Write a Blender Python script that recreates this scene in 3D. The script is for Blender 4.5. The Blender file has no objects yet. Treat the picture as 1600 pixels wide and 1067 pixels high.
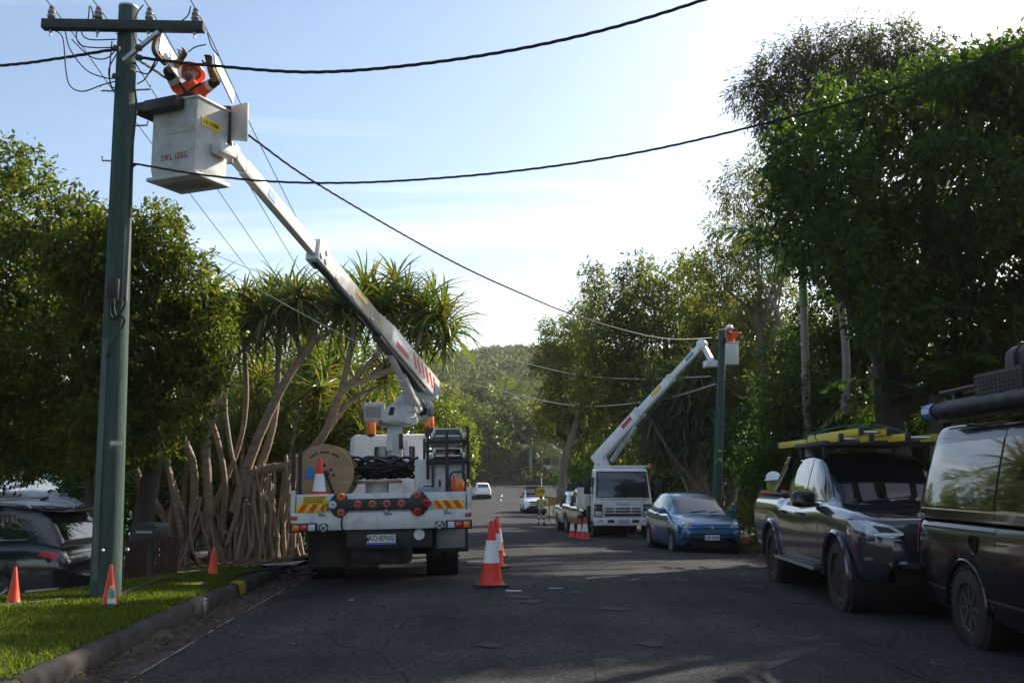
import bpy, bmesh, math, random
import numpy as np
from mathutils import Vector, Matrix, Euler
from mathutils.bvhtree import BVHTree
R = math.radians; PI = math.pi
random.seed(11); RNG = np.random.default_rng(11)
S = bpy.context.scene; COL = S.collection

# ------------------------------------------------------------------ camera, sky, sun, exposure
F = 1556.0; PITCH = math.atan(212 / F); CAMZ = 1.45
cam = bpy.data.objects.new('camera', bpy.data.cameras.new('camera')); COL.objects.link(cam)
cam.location = (0, 0, CAMZ); cam.rotation_euler = (PI / 2 + PITCH, 0, 0)
cam.data.sensor_width = 36; cam.data.lens = F / 1600 * 36
cam.data.clip_start = .1; cam.data.clip_end = 6000
S.camera = cam
SUN_AZ = R(47); SUN_EL = R(31)          # azimuth measured to the right of straight ahead
W = bpy.data.worlds.new('World'); S.world = W; W.use_nodes = True
nt = W.node_tree; nt.nodes.clear()
wo = nt.nodes.new('ShaderNodeOutputWorld'); bg = nt.nodes.new('ShaderNodeBackground')
sky = nt.nodes.new('ShaderNodeTexSky'); sky.sky_type = 'NISHITA'; sky.sun_disc = False
sky.sun_elevation = SUN_EL; sky.sun_rotation = SUN_AZ
sky.air_density = 1.0; sky.dust_density = 1.5; sky.ozone_density = 1.0; sky.altitude = 20
bg.inputs['Strength'].default_value = .118
tc = nt.nodes.new('ShaderNodeTexCoord'); sx = nt.nodes.new('ShaderNodeSeparateXYZ')
nt.links.new(tc.outputs['Generated'], sx.inputs[0])
zc = nt.nodes.new('ShaderNodeMath'); zc.operation = 'MAXIMUM'; zc.inputs[1].default_value = .06
nt.links.new(sx.outputs['Z'], zc.inputs[0])
cx = nt.nodes.new('ShaderNodeMath'); cx.operation = 'DIVIDE'; cy = nt.nodes.new('ShaderNodeMath'); cy.operation = 'DIVIDE'
nt.links.new(sx.outputs['X'], cx.inputs[0]); nt.links.new(zc.outputs[0], cx.inputs[1])
nt.links.new(sx.outputs['Y'], cy.inputs[0]); nt.links.new(zc.outputs[0], cy.inputs[1])
cc = nt.nodes.new('ShaderNodeCombineXYZ'); nt.links.new(cx.outputs[0], cc.inputs[0]); nt.links.new(cy.outputs[0], cc.inputs[1])
mp = nt.nodes.new('ShaderNodeMapping'); mp.inputs['Rotation'].default_value = (0, 0, R(24)); mp.inputs['Scale'].default_value = (.22, 1.3, 1)
nt.links.new(cc.outputs[0], mp.inputs[0])
cn = nt.nodes.new('ShaderNodeTexNoise'); cn.inputs['Scale'].default_value = .55; cn.inputs['Detail'].default_value = 7
cn.inputs['Roughness'].default_value = .58; cn.inputs['Distortion'].default_value = .5
nt.links.new(mp.outputs[0], cn.inputs['Vector'])
cr = nt.nodes.new('ShaderNodeMapRange'); cr.inputs['From Min'].default_value = .50; cr.inputs['From Max'].default_value = .80
cr.inputs['To Max'].default_value = .55
nt.links.new(cn.outputs['Fac'], cr.inputs['Value'])
mx = nt.nodes.new('ShaderNodeMix'); mx.data_type = 'RGBA'
nt.links.new(cr.outputs[0], mx.inputs['Factor']); nt.links.new(sky.outputs[0], mx.inputs[6]); mx.inputs[7].default_value = (8.6, 8.7, 8.8, 1)
nt.links.new(mx.outputs[2], bg.inputs['Color']); nt.links.new(bg.outputs[0], wo.inputs['Surface'])
sl = bpy.data.lights.new('sun', 'SUN'); sl.energy = 5.0; sl.angle = R(.53); sl.color = (1, .90, .74)
so = bpy.data.objects.new('sun', sl); COL.objects.link(so)
SUND = Vector((math.sin(SUN_AZ) * math.cos(SUN_EL), math.cos(SUN_AZ) * math.cos(SUN_EL), math.sin(SUN_EL)))
so.rotation_euler = SUND.to_track_quat('Z', 'Y').to_euler(); so.location = (30, 30, 40)
vs = S.view_settings; vs.view_transform = 'Standard'; vs.look = 'None'; vs.gamma = 1; vs.use_curve_mapping = False
vs.exposure = 0.85
S.cycles.max_bounces = 8; S.cycles.transparent_max_bounces = 8; S.cycles.diffuse_bounces = 3; S.cycles.glossy_bounces = 3
S.cycles.transmission_bounces = 6; S.cycles.volume_bounces = 0
try: S.cycles.use_denoising = True
except Exception: pass

# ------------------------------------------------------------------ helpers
def P(px, py, Y):
    """world point seen at pixel (px, py) of the photograph at the distance Y ahead"""
    c, s = math.cos(PITCH), math.sin(PITCH)
    dx, dy = px - 800, 533.5 - py
    k = Y / (F * c - dy * s)
    return Vector((dx * k, Y, CAMZ + (F * s + dy * c) * k))
def ppm(p):
    return F / (p[1] * math.cos(PITCH) + (p[2] - CAMZ) * math.sin(PITCH))
def lerp(a, b, t): return a + (b - a) * t
def interp(x, xs, ys): return float(np.interp(x, xs, ys))

class MB:
    """collects shapes; build() links them as ONE mesh object"""
    def __init__(s): s.v = []; s.f = []; s.m = []
    def add(s, vs, fs, mi=0, M=None):
        o = len(s.v)
        s.v.extend([tuple(M @ Vector(v)) if M is not None else tuple(v) for v in vs])
        s.f.extend([tuple(i + o for i in f) for f in fs]); s.m.extend([mi] * len(fs)); return s
    def box(s, c, size, rot=None, mi=0, taper=None):
        x, y, z = size[0] / 2, size[1] / 2, size[2] / 2
        t = taper or (1, 1)
        vs = [(-x, -y, -z), (x, -y, -z), (x, y, -z), (-x, y, -z), (-x * t[0], -y * t[1], z), (x * t[0], -y * t[1], z), (x * t[0], y * t[1], z), (-x * t[0], y * t[1], z)]
        M = Matrix.Translation(c)
        if rot is not None: M = M @ (rot if isinstance(rot, Matrix) else Euler(rot).to_matrix().to_4x4())
        return s.add(vs, [(0, 3, 2, 1), (4, 5, 6, 7), (0, 1, 5, 4), (1, 2, 6, 5), (2, 3, 7, 6), (3, 0, 4, 7)], mi, M)
    def bar(s, a, b, w, h=None, mi=0, up=(0, 0, 1), w2=None, h2=None):
        """rectangular beam from a to b"""
        a, b = Vector(a), Vector(b); h = h or w; w2 = w2 or w; h2 = h2 or h
        d = (b - a).normalized(); u = Vector(up)
        if abs(d.dot(u)) > .98: u = Vector((1, 0, 0))
        r = d.cross(u).normalized(); u = r.cross(d).normalized()
        vs = [a + r * (-w / 2) + u * (-h / 2), a + r * (w / 2) + u * (-h / 2), a + r * (w / 2) + u * (h / 2), a + r * (-w / 2) + u * (h / 2),
              b + r * (-w2 / 2) + u * (-h2 / 2), b + r * (w2 / 2) + u * (-h2 / 2), b + r * (w2 / 2) + u * (h2 / 2), b + r * (-w2 / 2) + u * (h2 / 2)]
        return s.add(vs, [(0, 1, 2, 3), (7, 6, 5, 4), (0, 4, 5, 1), (1, 5, 6, 2), (2, 6, 7, 3), (3, 7, 4, 0)], mi)
    def tube(s, pts, rad, n=8, caps=True, mi=0):
        pts = [Vector(p) for p in pts]; k = len(pts)
        if not hasattr(rad, '__len__'): rad = [rad] * k
        vs = []; prev = None
        for i, p in enumerate(pts):
            d = (pts[min(i + 1, k - 1)] - pts[max(i - 1, 0)])
            d = d.normalized() if d.length > 1e-9 else Vector((0, 0, 1))
            if prev is None:
                u = Vector((0, 0, 1)) if abs(d.z) < .9 else Vector((1, 0, 0))
                r = d.cross(u).normalized()
            else:
                r = (prev - d * prev.dot(d))
                r = r.normalized() if r.length > 1e-6 else d.orthogonal().normalized()
            prev = r; u = r.cross(d)
            for j in range(n):
                a = 2 * PI * j / n
                vs.append(p + (r * math.cos(a) + u * math.sin(a)) * rad[i])
        fs = [(i * n + j, (i + 1) * n + j, (i + 1) * n + (j + 1) % n, i * n + (j + 1) % n) for i in range(k - 1) for j in range(n)]
        if caps: fs += [tuple(range(n)), tuple((k - 1) * n + j for j in reversed(range(n)))]
        return s.add(vs, fs, mi)
    def lathe(s, prof, n=20, M=None, mi=0, closed=False):
        vs = [(r * math.cos(2 * PI * j / n), r * math.sin(2 * PI * j / n), z) for r, z in prof for j in range(n)]
        k = len(prof)
        fs = [(i * n + j, i * n + (j + 1) % n, (i + 1) * n + (j + 1) % n, (i + 1) * n + j) for i in range(k - 1) for j in range(n)]
        if closed: fs += [((k - 1) * n + j, (k - 1) * n + (j + 1) % n, (j + 1) % n, j) for j in range(n)]
        else:
            fs += [tuple(reversed(range(n))), tuple((k - 1) * n + j for j in range(n))]
        return s.add(vs, fs, mi, M)
    def prism(s, poly, d0, d1, M=None, mi=0):
        """polygon in the XY plane extruded from z=d0 to z=d1"""
        n = len(poly)
        a = sum(poly[i][0] * poly[(i + 1) % n][1] - poly[(i + 1) % n][0] * poly[i][1] for i in range(n))
        if a < 0: poly = poly[::-1]
        vs = [(x, y, d0) for x, y in poly] + [(x, y, d1) for x, y in poly]
        fs = [tuple(reversed(range(n))), tuple(range(n, 2 * n))] + [(i, (i + 1) % n, n + (i + 1) % n, n + i) for i in range(n)]
        return s.add(vs, fs, mi, M)
    def sphere(s, c, r, nu=14, nv=8, mi=0, M=None, v0=0., v1=1.):
        if not hasattr(r, '__len__'): r = (r, r, r)
        vs = []
        for i in range(nv + 1):
            t = PI * lerp(v0, v1, i / nv)
            for j in range(nu):
                a = 2 * PI * j / nu
                vs.append((c[0] + r[0] * math.sin(t) * math.cos(a), c[1] + r[1] * math.sin(t) * math.sin(a), c[2] + r[2] * math.cos(t)))
        fs = [(i * nu + j, (i + 1) * nu + j, (i + 1) * nu + (j + 1) % nu, i * nu + (j + 1) % nu) for i in range(nv) for j in range(nu)]
        return s.add(vs, fs, mi, M)
    def grid(s, fn, us, vs_, mi=0):
        n = len(vs_)
        vs = [fn(u, v) for u in us for v in vs_]
        fs = [(i * n + j, (i + 1) * n + j, (i + 1) * n + j + 1, i * n + j + 1) for i in range(len(us) - 1) for j in range(n - 1)]
        return s.add(vs, fs, mi)
    def bm(s, bevel=0, seg=2, weld=True):
        b = bmesh.new(); vv = [b.verts.new(v) for v in s.v]
        for f, m in zip(s.f, s.m):
            try:
                q = b.faces.new([vv[i] for i in f]); q.material_index = m
            except ValueError: pass
        if weld: bmesh.ops.remove_doubles(b, verts=b.verts, dist=1e-5)
        if bevel > 0:
            es = [e for e in b.edges if len(e.link_faces) == 2 and e.calc_face_angle(0) > R(28)]
            bmesh.ops.bevel(b, geom=es, offset=bevel, segments=seg, affect='EDGES', profile=.5, clamp_overlap=True)
        return b
    def mesh(s, name, bevel=0, smooth=True, angle=38, seg=2, recalc=True):
        b = s.bm(bevel, seg)
        if recalc: bmesh.ops.recalc_face_normals(b, faces=b.faces)
        me = bpy.data.meshes.new(name); b.to_mesh(me); b.free()
        if smooth: smoothen(me, angle)
        return me
    def build(s, name, mat, parent=None, bevel=0, smooth=True, angle=38, seg=2, recalc=True):
        return link(name, s.mesh(name, bevel, smooth, angle, seg, recalc), mat, parent)
def smoothen(me, angle=38):
    me.polygons.foreach_set('use_smooth', [True] * len(me.polygons))
    try: me.set_sharp_from_angle(angle=R(angle))
    except Exception: pass
def link(name, me, mat=None, parent=None):
    o = bpy.data.objects.new(name, me); COL.objects.link(o)
    if mat is not None:
        for m in (mat if isinstance(mat, (list, tuple)) else [mat]):
            me.materials.append(MAT[m] if isinstance(m, str) else m)
    if parent is not None: o.parent = parent
    return o
def tag(o, label=None, cat=None, group=None, kind=None):
    if label: o['label'] = label
    if cat: o['category'] = cat
    if group: o['group'] = group
    if kind: o['kind'] = kind
    return o
def thing(name, label, cat, loc=(0, 0, 0), rotz=0, group=None):
    o = bpy.data.objects.new(name, None); COL.objects.link(o)
    o.empty_display_size = .2; o.location = loc; o.rotation_euler = (0, 0, rotz)
    return tag(o, label, cat, group)
def struct(o): o['kind'] = 'structure'; return o
def copy_tree(o, parent=None, **kw):
    c = o.copy(); COL.objects.link(c)
    if parent is not None: c.parent = parent
    for ch in list(o.children): copy_tree(ch, c)
    for k, v in kw.items():
        if k == 'loc': c.location = v
        elif k == 'rotz': c.rotation_euler = (0, 0, v)
        elif k == 'rot': c.rotation_euler = v
        elif k == 'scale': c.scale = v
        else: c[k] = v
    return c
def np_mesh(name, V, Q, smooth=False):
    """mesh from numpy verts (n,3) and equal-sized faces (m,k)"""
    me = bpy.data.meshes.new(name); V = np.asarray(V, np.float32); Q = np.asarray(Q, np.int32)
    m, k = Q.shape
    me.vertices.add(len(V)); me.vertices.foreach_set('co', V.ravel())
    me.loops.add(m * k); me.loops.foreach_set('vertex_index', Q.ravel())
    me.polygons.add(m); me.polygons.foreach_set('loop_start', np.arange(0, m * k, k, dtype=np.int32))
    me.update(calc_edges=True)
    if smooth: me.polygons.foreach_set('use_smooth', [True] * m)
    return me
def text(body, name, mat, parent, size, M, spacing=1.0, thick=.002, xs=1.0, align='CENTER', shear=0, bold=0):
    cu = bpy.data.curves.new(name, 'FONT'); cu.body = body; cu.size = size; cu.align_x = align; cu.align_y = 'CENTER'
    cu.space_character = spacing; cu.extrude = thick; cu.resolution_u = 2; cu.shear = shear; cu.offset = bold
    t = bpy.data.objects.new('tmp', cu); COL.objects.link(t)
    dg = bpy.context.evaluated_depsgraph_get(); me = bpy.data.meshes.new_from_object(t.evaluated_get(dg))
    bpy.data.objects.remove(t); bpy.data.curves.remove(cu)
    me.transform(M @ Matrix.Diagonal((xs, 1, 1, 1))); me.materials.clear()
    return link(name, me, mat, parent)
def frame(o, x, y):
    """matrix with origin o, first axis x, second axis y"""
    x = Vector(x).normalized(); z = x.cross(Vector(y)).normalized(); y = z.cross(x)
    M = Matrix((x, y, z)).transposed().to_4x4(); M.translation = o; return M
def spline(pts, n=10):
    pts = [Vector(p) for p in pts]; out = []
    ext = [pts[0] * 2 - pts[1]] + pts + [pts[-1] * 2 - pts[-2]]
    for i in range(1, len(ext) - 2):
        a, b, c, d = ext[i - 1:i + 3]
        for k in range(n):
            t = k / n
            out.append(.5 * ((2 * b) + (c - a) * t + (2 * a - 5 * b + 4 * c - d) * t * t + (3 * b - a - 3 * c + d) * t ** 3))
    return out + [pts[-1]]

# ------------------------------------------------------------------ materials
MAT = {}
def N(nt, t, **kw):
    n = nt.nodes.new(t)
    for k, v in kw.items():
        if k in n.inputs: n.inputs[k].default_value = v
        else: setattr(n, k, v)
    return n
def mat(name, col, rough=.5, metal=0., var=.12, scale=3., bump=0., bscale=80., spec=.5, coat=0., dirt=None, emis=0., trans=0., rvar=.1, stretch=None):
    m = bpy.data.materials.new(name); m.use_nodes = True; nt = m.node_tree; L = nt.links
    b = nt.nodes['Principled BSDF']; b.inputs['Roughness'].default_value = rough; b.inputs['Metallic'].default_value = metal
    b.inputs['Specular IOR Level'].default_value = spec; b.inputs['Coat Weight'].default_value = coat; b.inputs['Coat Roughness'].default_value = .04
    if trans: b.inputs['Transmission Weight'].default_value = trans
    tc = N(nt, 'ShaderNodeTexCoord'); vec = tc.outputs['Object']
    if stretch:
        mp = N(nt, 'ShaderNodeMapping'); mp.inputs['Scale'].default_value = stretch; L.new(vec, mp.inputs[0]); vec = mp.outputs[0]
    n1 = N(nt, 'ShaderNodeTexNoise', Scale=scale, Detail=6., Roughness=.6); L.new(vec, n1.inputs['Vector'])
    r = N(nt, 'ShaderNodeMapRange'); r.inputs['From Min'].default_value = .3; r.inputs['From Max'].default_value = .7
    L.new(n1.outputs['Fac'], r.inputs['Value'])
    mx = N(nt, 'ShaderNodeMix', data_type='RGBA'); L.new(r.outputs[0], mx.inputs['Factor'])
    mx.inputs[6].default_value = tuple(c * (1 - var) for c in col) + (1,); mx.inputs[7].default_value = tuple(min(1, c * (1 + var)) for c in col) + (1,)
    out = mx.outputs[2]
    if dirt:
        dc, amt, ds = dirt
        n2 = N(nt, 'ShaderNodeTexNoise', Scale=ds, Detail=8., Roughness=.7); L.new(vec, n2.inputs['Vector'])
        r2 = N(nt, 'ShaderNodeMapRange'); r2.inputs['From Min'].default_value = .5; r2.inputs['From Max'].default_value = .75; r2.inputs['To Max'].default_value = amt
        L.new(n2.outputs['Fac'], r2.inputs['Value'])
        m2 = N(nt, 'ShaderNodeMix', data_type='RGBA'); L.new(r2.outputs[0], m2.inputs['Factor']); L.new(out, m2.inputs[6]); m2.inputs[7].default_value = tuple(dc) + (1,)
        out = m2.outputs[2]
    L.new(out, b.inputs['Base Color'])
    if rvar:
        rr = N(nt, 'ShaderNodeMapRange'); rr.inputs['To Min'].default_value = max(0, rough - rvar); rr.inputs['To Max'].default_value = min(1, rough + rvar)
        L.new(n1.outputs['Fac'], rr.inputs['Value']); L.new(rr.outputs[0], b.inputs['Roughness'])
    if bump:
        n3 = N(nt, 'ShaderNodeTexNoise', Scale=bscale, Detail=4.); L.new(vec, n3.inputs['Vector'])
        bp = N(nt, 'ShaderNodeBump'); bp.inputs['Strength'].default_value = bump; bp.inputs['Distance'].default_value = .02
        L.new(n3.outputs['Fac'], bp.inputs['Height']); L.new(bp.outputs[0], b.inputs['Normal'])
    if emis:
        b.inputs['Emission Color'].default_value = tuple(col) + (1,); b.inputs['Emission Strength'].default_value = emis
    MAT[name] = m; return m
def leafmat(name, cols, trans=.45, rough=.42, spec=.3, tcol=1.9):
    """thin leaf: each leaf its own shade, light passes through it"""
    m = bpy.data.materials.new(name); m.use_nodes = True; nt = m.node_tree; L = nt.links
    b = nt.nodes['Principled BSDF']; o = nt.nodes['Material Output']
    g = N(nt, 'ShaderNodeNewGeometry'); rp = N(nt, 'ShaderNodeValToRGB'); e = rp.color_ramp.elements
    for i, c in enumerate(cols):
        p = i / (len(cols) - 1)
        if i < 1: el = e[0]
        elif i == len(cols) - 1: el = e[len(e) - 1]
        else: el = e.new(p)
        el.position = p; el.color = tuple(c) + (1,)
    L.new(g.outputs['Random Per Island'], rp.inputs[0])
    L.new(rp.outputs[0], b.inputs['Base Color']); b.inputs['Roughness'].default_value = rough; b.inputs['Specular IOR Level'].default_value = spec
    t = N(nt, 'ShaderNodeBsdfTranslucent'); mu = N(nt, 'ShaderNodeMix', data_type='RGBA', blend_type='MULTIPLY'); mu.inputs['Factor'].default_value = 1
    L.new(rp.outputs[0], mu.inputs[6]); mu.inputs[7].default_value = (tcol * 1.15, tcol, tcol * .35, 1); L.new(mu.outputs[2], t.inputs['Color'])
    ms = N(nt, 'ShaderNodeMixShader'); ms.inputs[0].default_value = trans
    L.new(b.outputs[0], ms.inputs[1]); L.new(t.outputs[0], ms.inputs[2]); L.new(ms.outputs[0], o.inputs['Surface'])
    MAT[name] = m; return m
mat('white_paint', (.62, .63, .63), .36, var=.08, scale=2, dirt=((.20, .175, .14), .75, 4.5), coat=.15)
mat('white_clean', (.74, .75, .76), .25, var=.04, dirt=((.4, .38, .34), .25, 2.), coat=.3)
mat('white_fibreglass', (.56, .57, .56), .5, var=.08, dirt=((.24, .20, .15), .7, 5.), bump=.1, bscale=30)
mat('alloy', (.55, .56, .57), .35, .85, var=.1, scale=6)
mat('steel', (.30, .31, .32), .45, .7, var=.2, scale=8)
mat('galvanised', (.42, .44, .46), .5, .6, var=.15, scale=20)
mat('black_plastic', (.018, .018, .02), .5, var=.2, scale=8, bump=.1, bscale=200)
mat('black_rubber', (.016, .016, .016), .8, var=.35, scale=5, bump=.15, bscale=60, dirt=((.07, .06, .05), .6, 5.))
mat('dark_metal', (.03, .032, .036), .45, .3, var=.25, scale=6, dirt=((.09, .07, .05), .4, 6.))
mat('flap_rubber', (.022, .022, .02), .75, var=.3, scale=3, dirt=((.12, .115, .095), .75, 2.5))
mat('glass', (.008, .010, .012), .03, var=0, spec=.9, rvar=0, coat=.5)
mat('glass_cab', (.018, .024, .032), .04, var=0, spec=.9, rvar=0)
mat('chrome', (.75, .76, .78), .12, 1., var=.05, rvar=.03)
mat('lamp_red', (.45, .02, .015), .2, var=.15, scale=60, coat=.4)
mat('lamp_orange', (.75, .17, .02), .2, var=.15, scale=60, coat=.4)
mat('lamp_pink', (.42, .12, .09), .35, var=.2, scale=60)
mat('lamp_clear', (.55, .57, .6), .15, var=.15, scale=40, coat=.5)
mat('headlight', (.52, .56, .62), .2, .1, var=.3, scale=22, coat=.4)
mat('glass_tint', (.006, .007, .008), .06, var=0, spec=.22, rvar=0)
mat('conduit_grey', (.10, .125, .12), .6, .2, var=.2)
mat('cone_orange', (.78, .055, .012), .5, var=.12, scale=6, dirt=((.25, .06, .03), .5, 8.))
mat('cone_red', (.72, .030, .014), .5, var=.12, scale=6, dirt=((.22, .03, .02), .5, 8.))
mat('reflective_white', (.78, .79, .80), .35, var=.06, scale=14, dirt=((.45, .44, .42), .4, 8.))
mat('sign_yellow', (.80, .55, .02), .45, var=.1, scale=10, dirt=((.35, .22, .03), .4, 12.))
mat('hi_vis_yellow', (.62, .62, .05), .7, var=.15, scale=12)
mat('hi_vis_orange', (.70, .075, .012), .75, var=.25, scale=14, bump=.3, bscale=40)
mat('navy_cloth', (.010, .014, .028), .85, var=.3, scale=14, bump=.3, bscale=40)
mat('dark_green_cloth', (.012, .02, .016), .85, var=.3, scale=14)
mat('vest_yellow', (.36, .36, .04), .8, var=.2, scale=14)
mat('reflective_grey', (.62, .60, .55), .5, var=.1)
mat('skin', (.36, .19, .13), .55, var=.1, scale=12)
mat('glove', (.09, .06, .025), .8, var=.3, scale=20)
mat('glove_yellow', (.26, .17, .03), .8, var=.3, scale=20)
mat('helmet_orange', (.85, .30, .17), .35, var=.05)
mat('helmet_white', (.80, .82, .84), .3, var=.04)
mat('beard', (.12, .10, .09), .8, var=.3, scale=40)
mat('scarf_green', (.06, .55, .05), .7, var=.15, scale=14)
mat('ladder_yellow', (.74, .56, .03), .4, var=.1, scale=4, dirt=((.3, .22, .05), .4, 6.))
mat('rope_green', (.02, .12, .07), .7)
mat('plate_white', (.78, .80, .80), .3, var=.03); mat('plate_blue', (.05, .13, .62), .35); mat('ink', (.012, .012, .014), .6, var=0)
mat('ink_red', (.42, .04, .03), .6, var=.2, scale=50)
mat('decal_red', (.60, .035, .03), .45, var=.1, scale=20); mat('decal_blue', (.05, .22, .52), .45)
mat('pole_green', (.060, .096, .086), .85, spec=.15, var=.28, scale=3, bump=.5, bscale=14, dirt=((.055, .055, .04), .7, 2.5), stretch=(7, 7, .5))
mat('pole_arm', (.035, .045, .04), .8, var=.35, scale=5, bump=.4, bscale=20, stretch=(.6, 6, 6))
mat('porcelain', (.20, .185, .17), .3, var=.15, coat=.3)
mat('cable_black', (.010, .010, .011), .7, var=.2, scale=9)
mat('wire_grey', (.16, .165, .17), .45, .5, var=.2)
mat('wire_pale', (.55, .53, .48), .5, .2, var=.15)
mat('concrete', (.29, .27, .245), .85, var=.18, scale=2, bump=.3, bscale=60, dirt=((.09, .085, .075), .7, 3.))
mat('gutter_lip', (.20, .195, .18), .85, var=.35, scale=5, dirt=((.05, .05, .045), .8, 4.))
mat('concrete_pale', (.44, .41, .36), .85, var=.12, scale=2, bump=.25, bscale=60, dirt=((.22, .19, .15), .5, 2.5))
mat('kerb_yellow', (.30, .205, .025), .8, var=.3, scale=9, spec=.15, dirt=((.08, .06, .03), .7, 9.))
mat('kerb_concrete', (.058, .053, .047), .95, spec=.1, var=.45, scale=3, bump=.5, bscale=40, dirt=((.035, .034, .03), .85, 2.2))
mat('plywood', (.36, .24, .13), .7, var=.22, scale=4, bump=.15, bscale=30, stretch=(1, 9, 9), dirt=((.16, .10, .06), .5, 3.))
mat('timber_dark', (.055, .026, .014), .75, var=.35, scale=5, bump=.3, bscale=20, stretch=(8, 8, .8))
mat('timber_board', (.33, .17, .055), .7, var=.2, scale=4)
mat('roof_metal', (.50, .53, .57), .45, .3, var=.12, scale=1.5, dirt=((.25, .25, .25), .35, 2.))
mat('wall_teal', (.16, .31, .34), .7, var=.1); mat('wall_brown', (.10, .065, .05), .8, var=.2); mat('wall_pale', (.45, .43, .40), .75, var=.1)
mat('bottle_green', (.03, .32, .22), .15, var=.1, coat=.5)
mat('tarp_black', (.014, .014, .017), .6, var=.3, scale=5, bump=.5, bscale=9)
mat('blue_paint', (.020, .125, .30), .22, .35, var=.08, scale=2, coat=1., dirt=((.06, .14, .24), .3, 2.), rvar=.05)
mat('charcoal_paint', (.040, .049, .070), .2, .55, var=.08, scale=2, coat=1., rvar=.04)
mat('black_paint', (.008, .007, .008), .16, .1, var=.1, scale=2, coat=.45, spec=.35, rvar=.04)
mat('navy_paint', (.012, .017, .026), .16, .3, var=.1, scale=2, coat=1., rvar=.04)
mat('silver_paint', (.58, .61, .65), .25, .4, var=.05, coat=.8, rvar=.05)
mat('grey_panel', (.30, .31, .32), .5, .3, var=.2, scale=4, dirt=((.14, .13, .12), .5, 4.))
mat('rim_dark', (.035, .037, .042), .35, .6, var=.15); mat('rim_alloy', (.42, .42, .42), .3, .9, var=.1); mat('rim_steel', (.10, .10, .105), .5, .5, var=.2)
mat('bark_grey', (.17, .135, .105), .9, var=.3, scale=4, bump=.6, bscale=18, stretch=(1, 1, .35))
mat('bark_dark', (.055, .045, .036), .9, var=.35, scale=4, bump=.6, bscale=18, stretch=(1, 1, .3))
mat('bark_pandanus', (.26, .19, .135), .85, var=.28, scale=5, bump=.7, bscale=16, stretch=(.7, .7, 2.6), dirt=((.07, .05, .036), .6, 6.))
mat('root_pandanus', (.28, .205, .14), .85, var=.3, scale=4, bump=.5, bscale=24, stretch=(3, 3, .5))
mat('bark_palm', (.26, .245, .215), .85, var=.2, scale=3, bump=.5, bscale=9, stretch=(.4, .4, 4))
mat('palm_shaft', (.13, .20, .07), .5, var=.2)
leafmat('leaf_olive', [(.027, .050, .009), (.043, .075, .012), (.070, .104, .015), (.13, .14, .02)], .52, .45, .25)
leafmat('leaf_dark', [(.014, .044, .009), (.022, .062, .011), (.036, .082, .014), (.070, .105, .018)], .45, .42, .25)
leafmat('leaf_gum', [(.048, .078, .020), (.075, .110, .028), (.105, .135, .034), (.15, .155, .045)], .5, .45, .3)
leafmat('leaf_fine', [(.036, .058, .022), (.052, .078, .028), (.078, .098, .036)], .4, .5, .25)
leafmat('leaf_glossy', [(.045, .080, .014), (.075, .120, .020), (.115, .160, .030), (.16, .19, .05)], .5, .3, .45)
leafmat('leaf_pandanus', [(.040, .080, .022), (.060, .110, .028), (.095, .130, .030), (.15, .13, .035)], .45, .36, .5)
leafmat('leaf_pandanus_blue', [(.034, .062, .036), (.050, .085, .050), (.070, .105, .060), (.10, .11, .05)], .38, .38, .5)
leafmat('leaf_palm', [(.040, .075, .016), (.060, .105, .022), (.090, .125, .028)], .45, .35, .5)
leafmat('leaf_dead', [(.07, .045, .025), (.12, .08, .045), (.20, .14, .08)], .3, .8, .2, 1.2)
leafmat('leaf_far', [(.036, .052, .024), (.052, .072, .031), (.075, .094, .040), (.10, .115, .052)], .42, .6, .2, 1.6)
leafmat('leaf_grass', [(.040, .085, .010), (.060, .120, .012), (.095, .150, .018), (.16, .17, .04)], .5, .6, .2, 1.7)

# ------------------------------------------------------------------ the ground and the road
YS = [-30, 0, 15, 20, 25.5, 34, 45, 55, 70, 90, 108, 125, 142, 160]
ZS = [.1, 0, -.03, -.15, -.38, -.58, -.95, -1.22, -1.28, -1.08, -.75, -.2, .3, .6]
def zc(y): return interp(y, YS, ZS)
def XL(y): return interp(y, [-30, 7, 10.6, 13.8, 25, 40, 60, 108, 120, 130], [-2.3, -2.83, -3.0, -3.1, -3.3, -3.6, -4.0, -5.6, -7.5, -13])
def XR(y): return interp(y, [-30, 12, 20, 25, 34, 45, 52, 60, 80, 105, 118, 130], [6.6, 6.1, 5.35, 5.3, 5.2, 4.2, 2.9, 2.4, 2.9, 4.2, 6.5, 12])
def zroad(x, y):
    xc = (XL(y) + XR(y)) / 2; w = max(1, (XR(y) - XL(y)) / 2)
    return zc(y) + .05 - .09 * min(1.6, abs(x - xc) / w) ** 2
def lawn_edge(y): return interp(y, [-10, 4, 7, 10.5, 11.8, 13.9, 15.6], [-13, -9.5, -7.2, -5.75, -5.2, -4.5, -4.1])
def kerb_back(y): return XL(y) - .62
def zlawn(x, y):
    t = min(1, max(0, (kerb_back(y) - x) / 1.3))
    return zroad(XL(y), y) + .15 + .07 * t + .015 * math.sin(x * 2.1 + y * 1.3) * t
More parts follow.
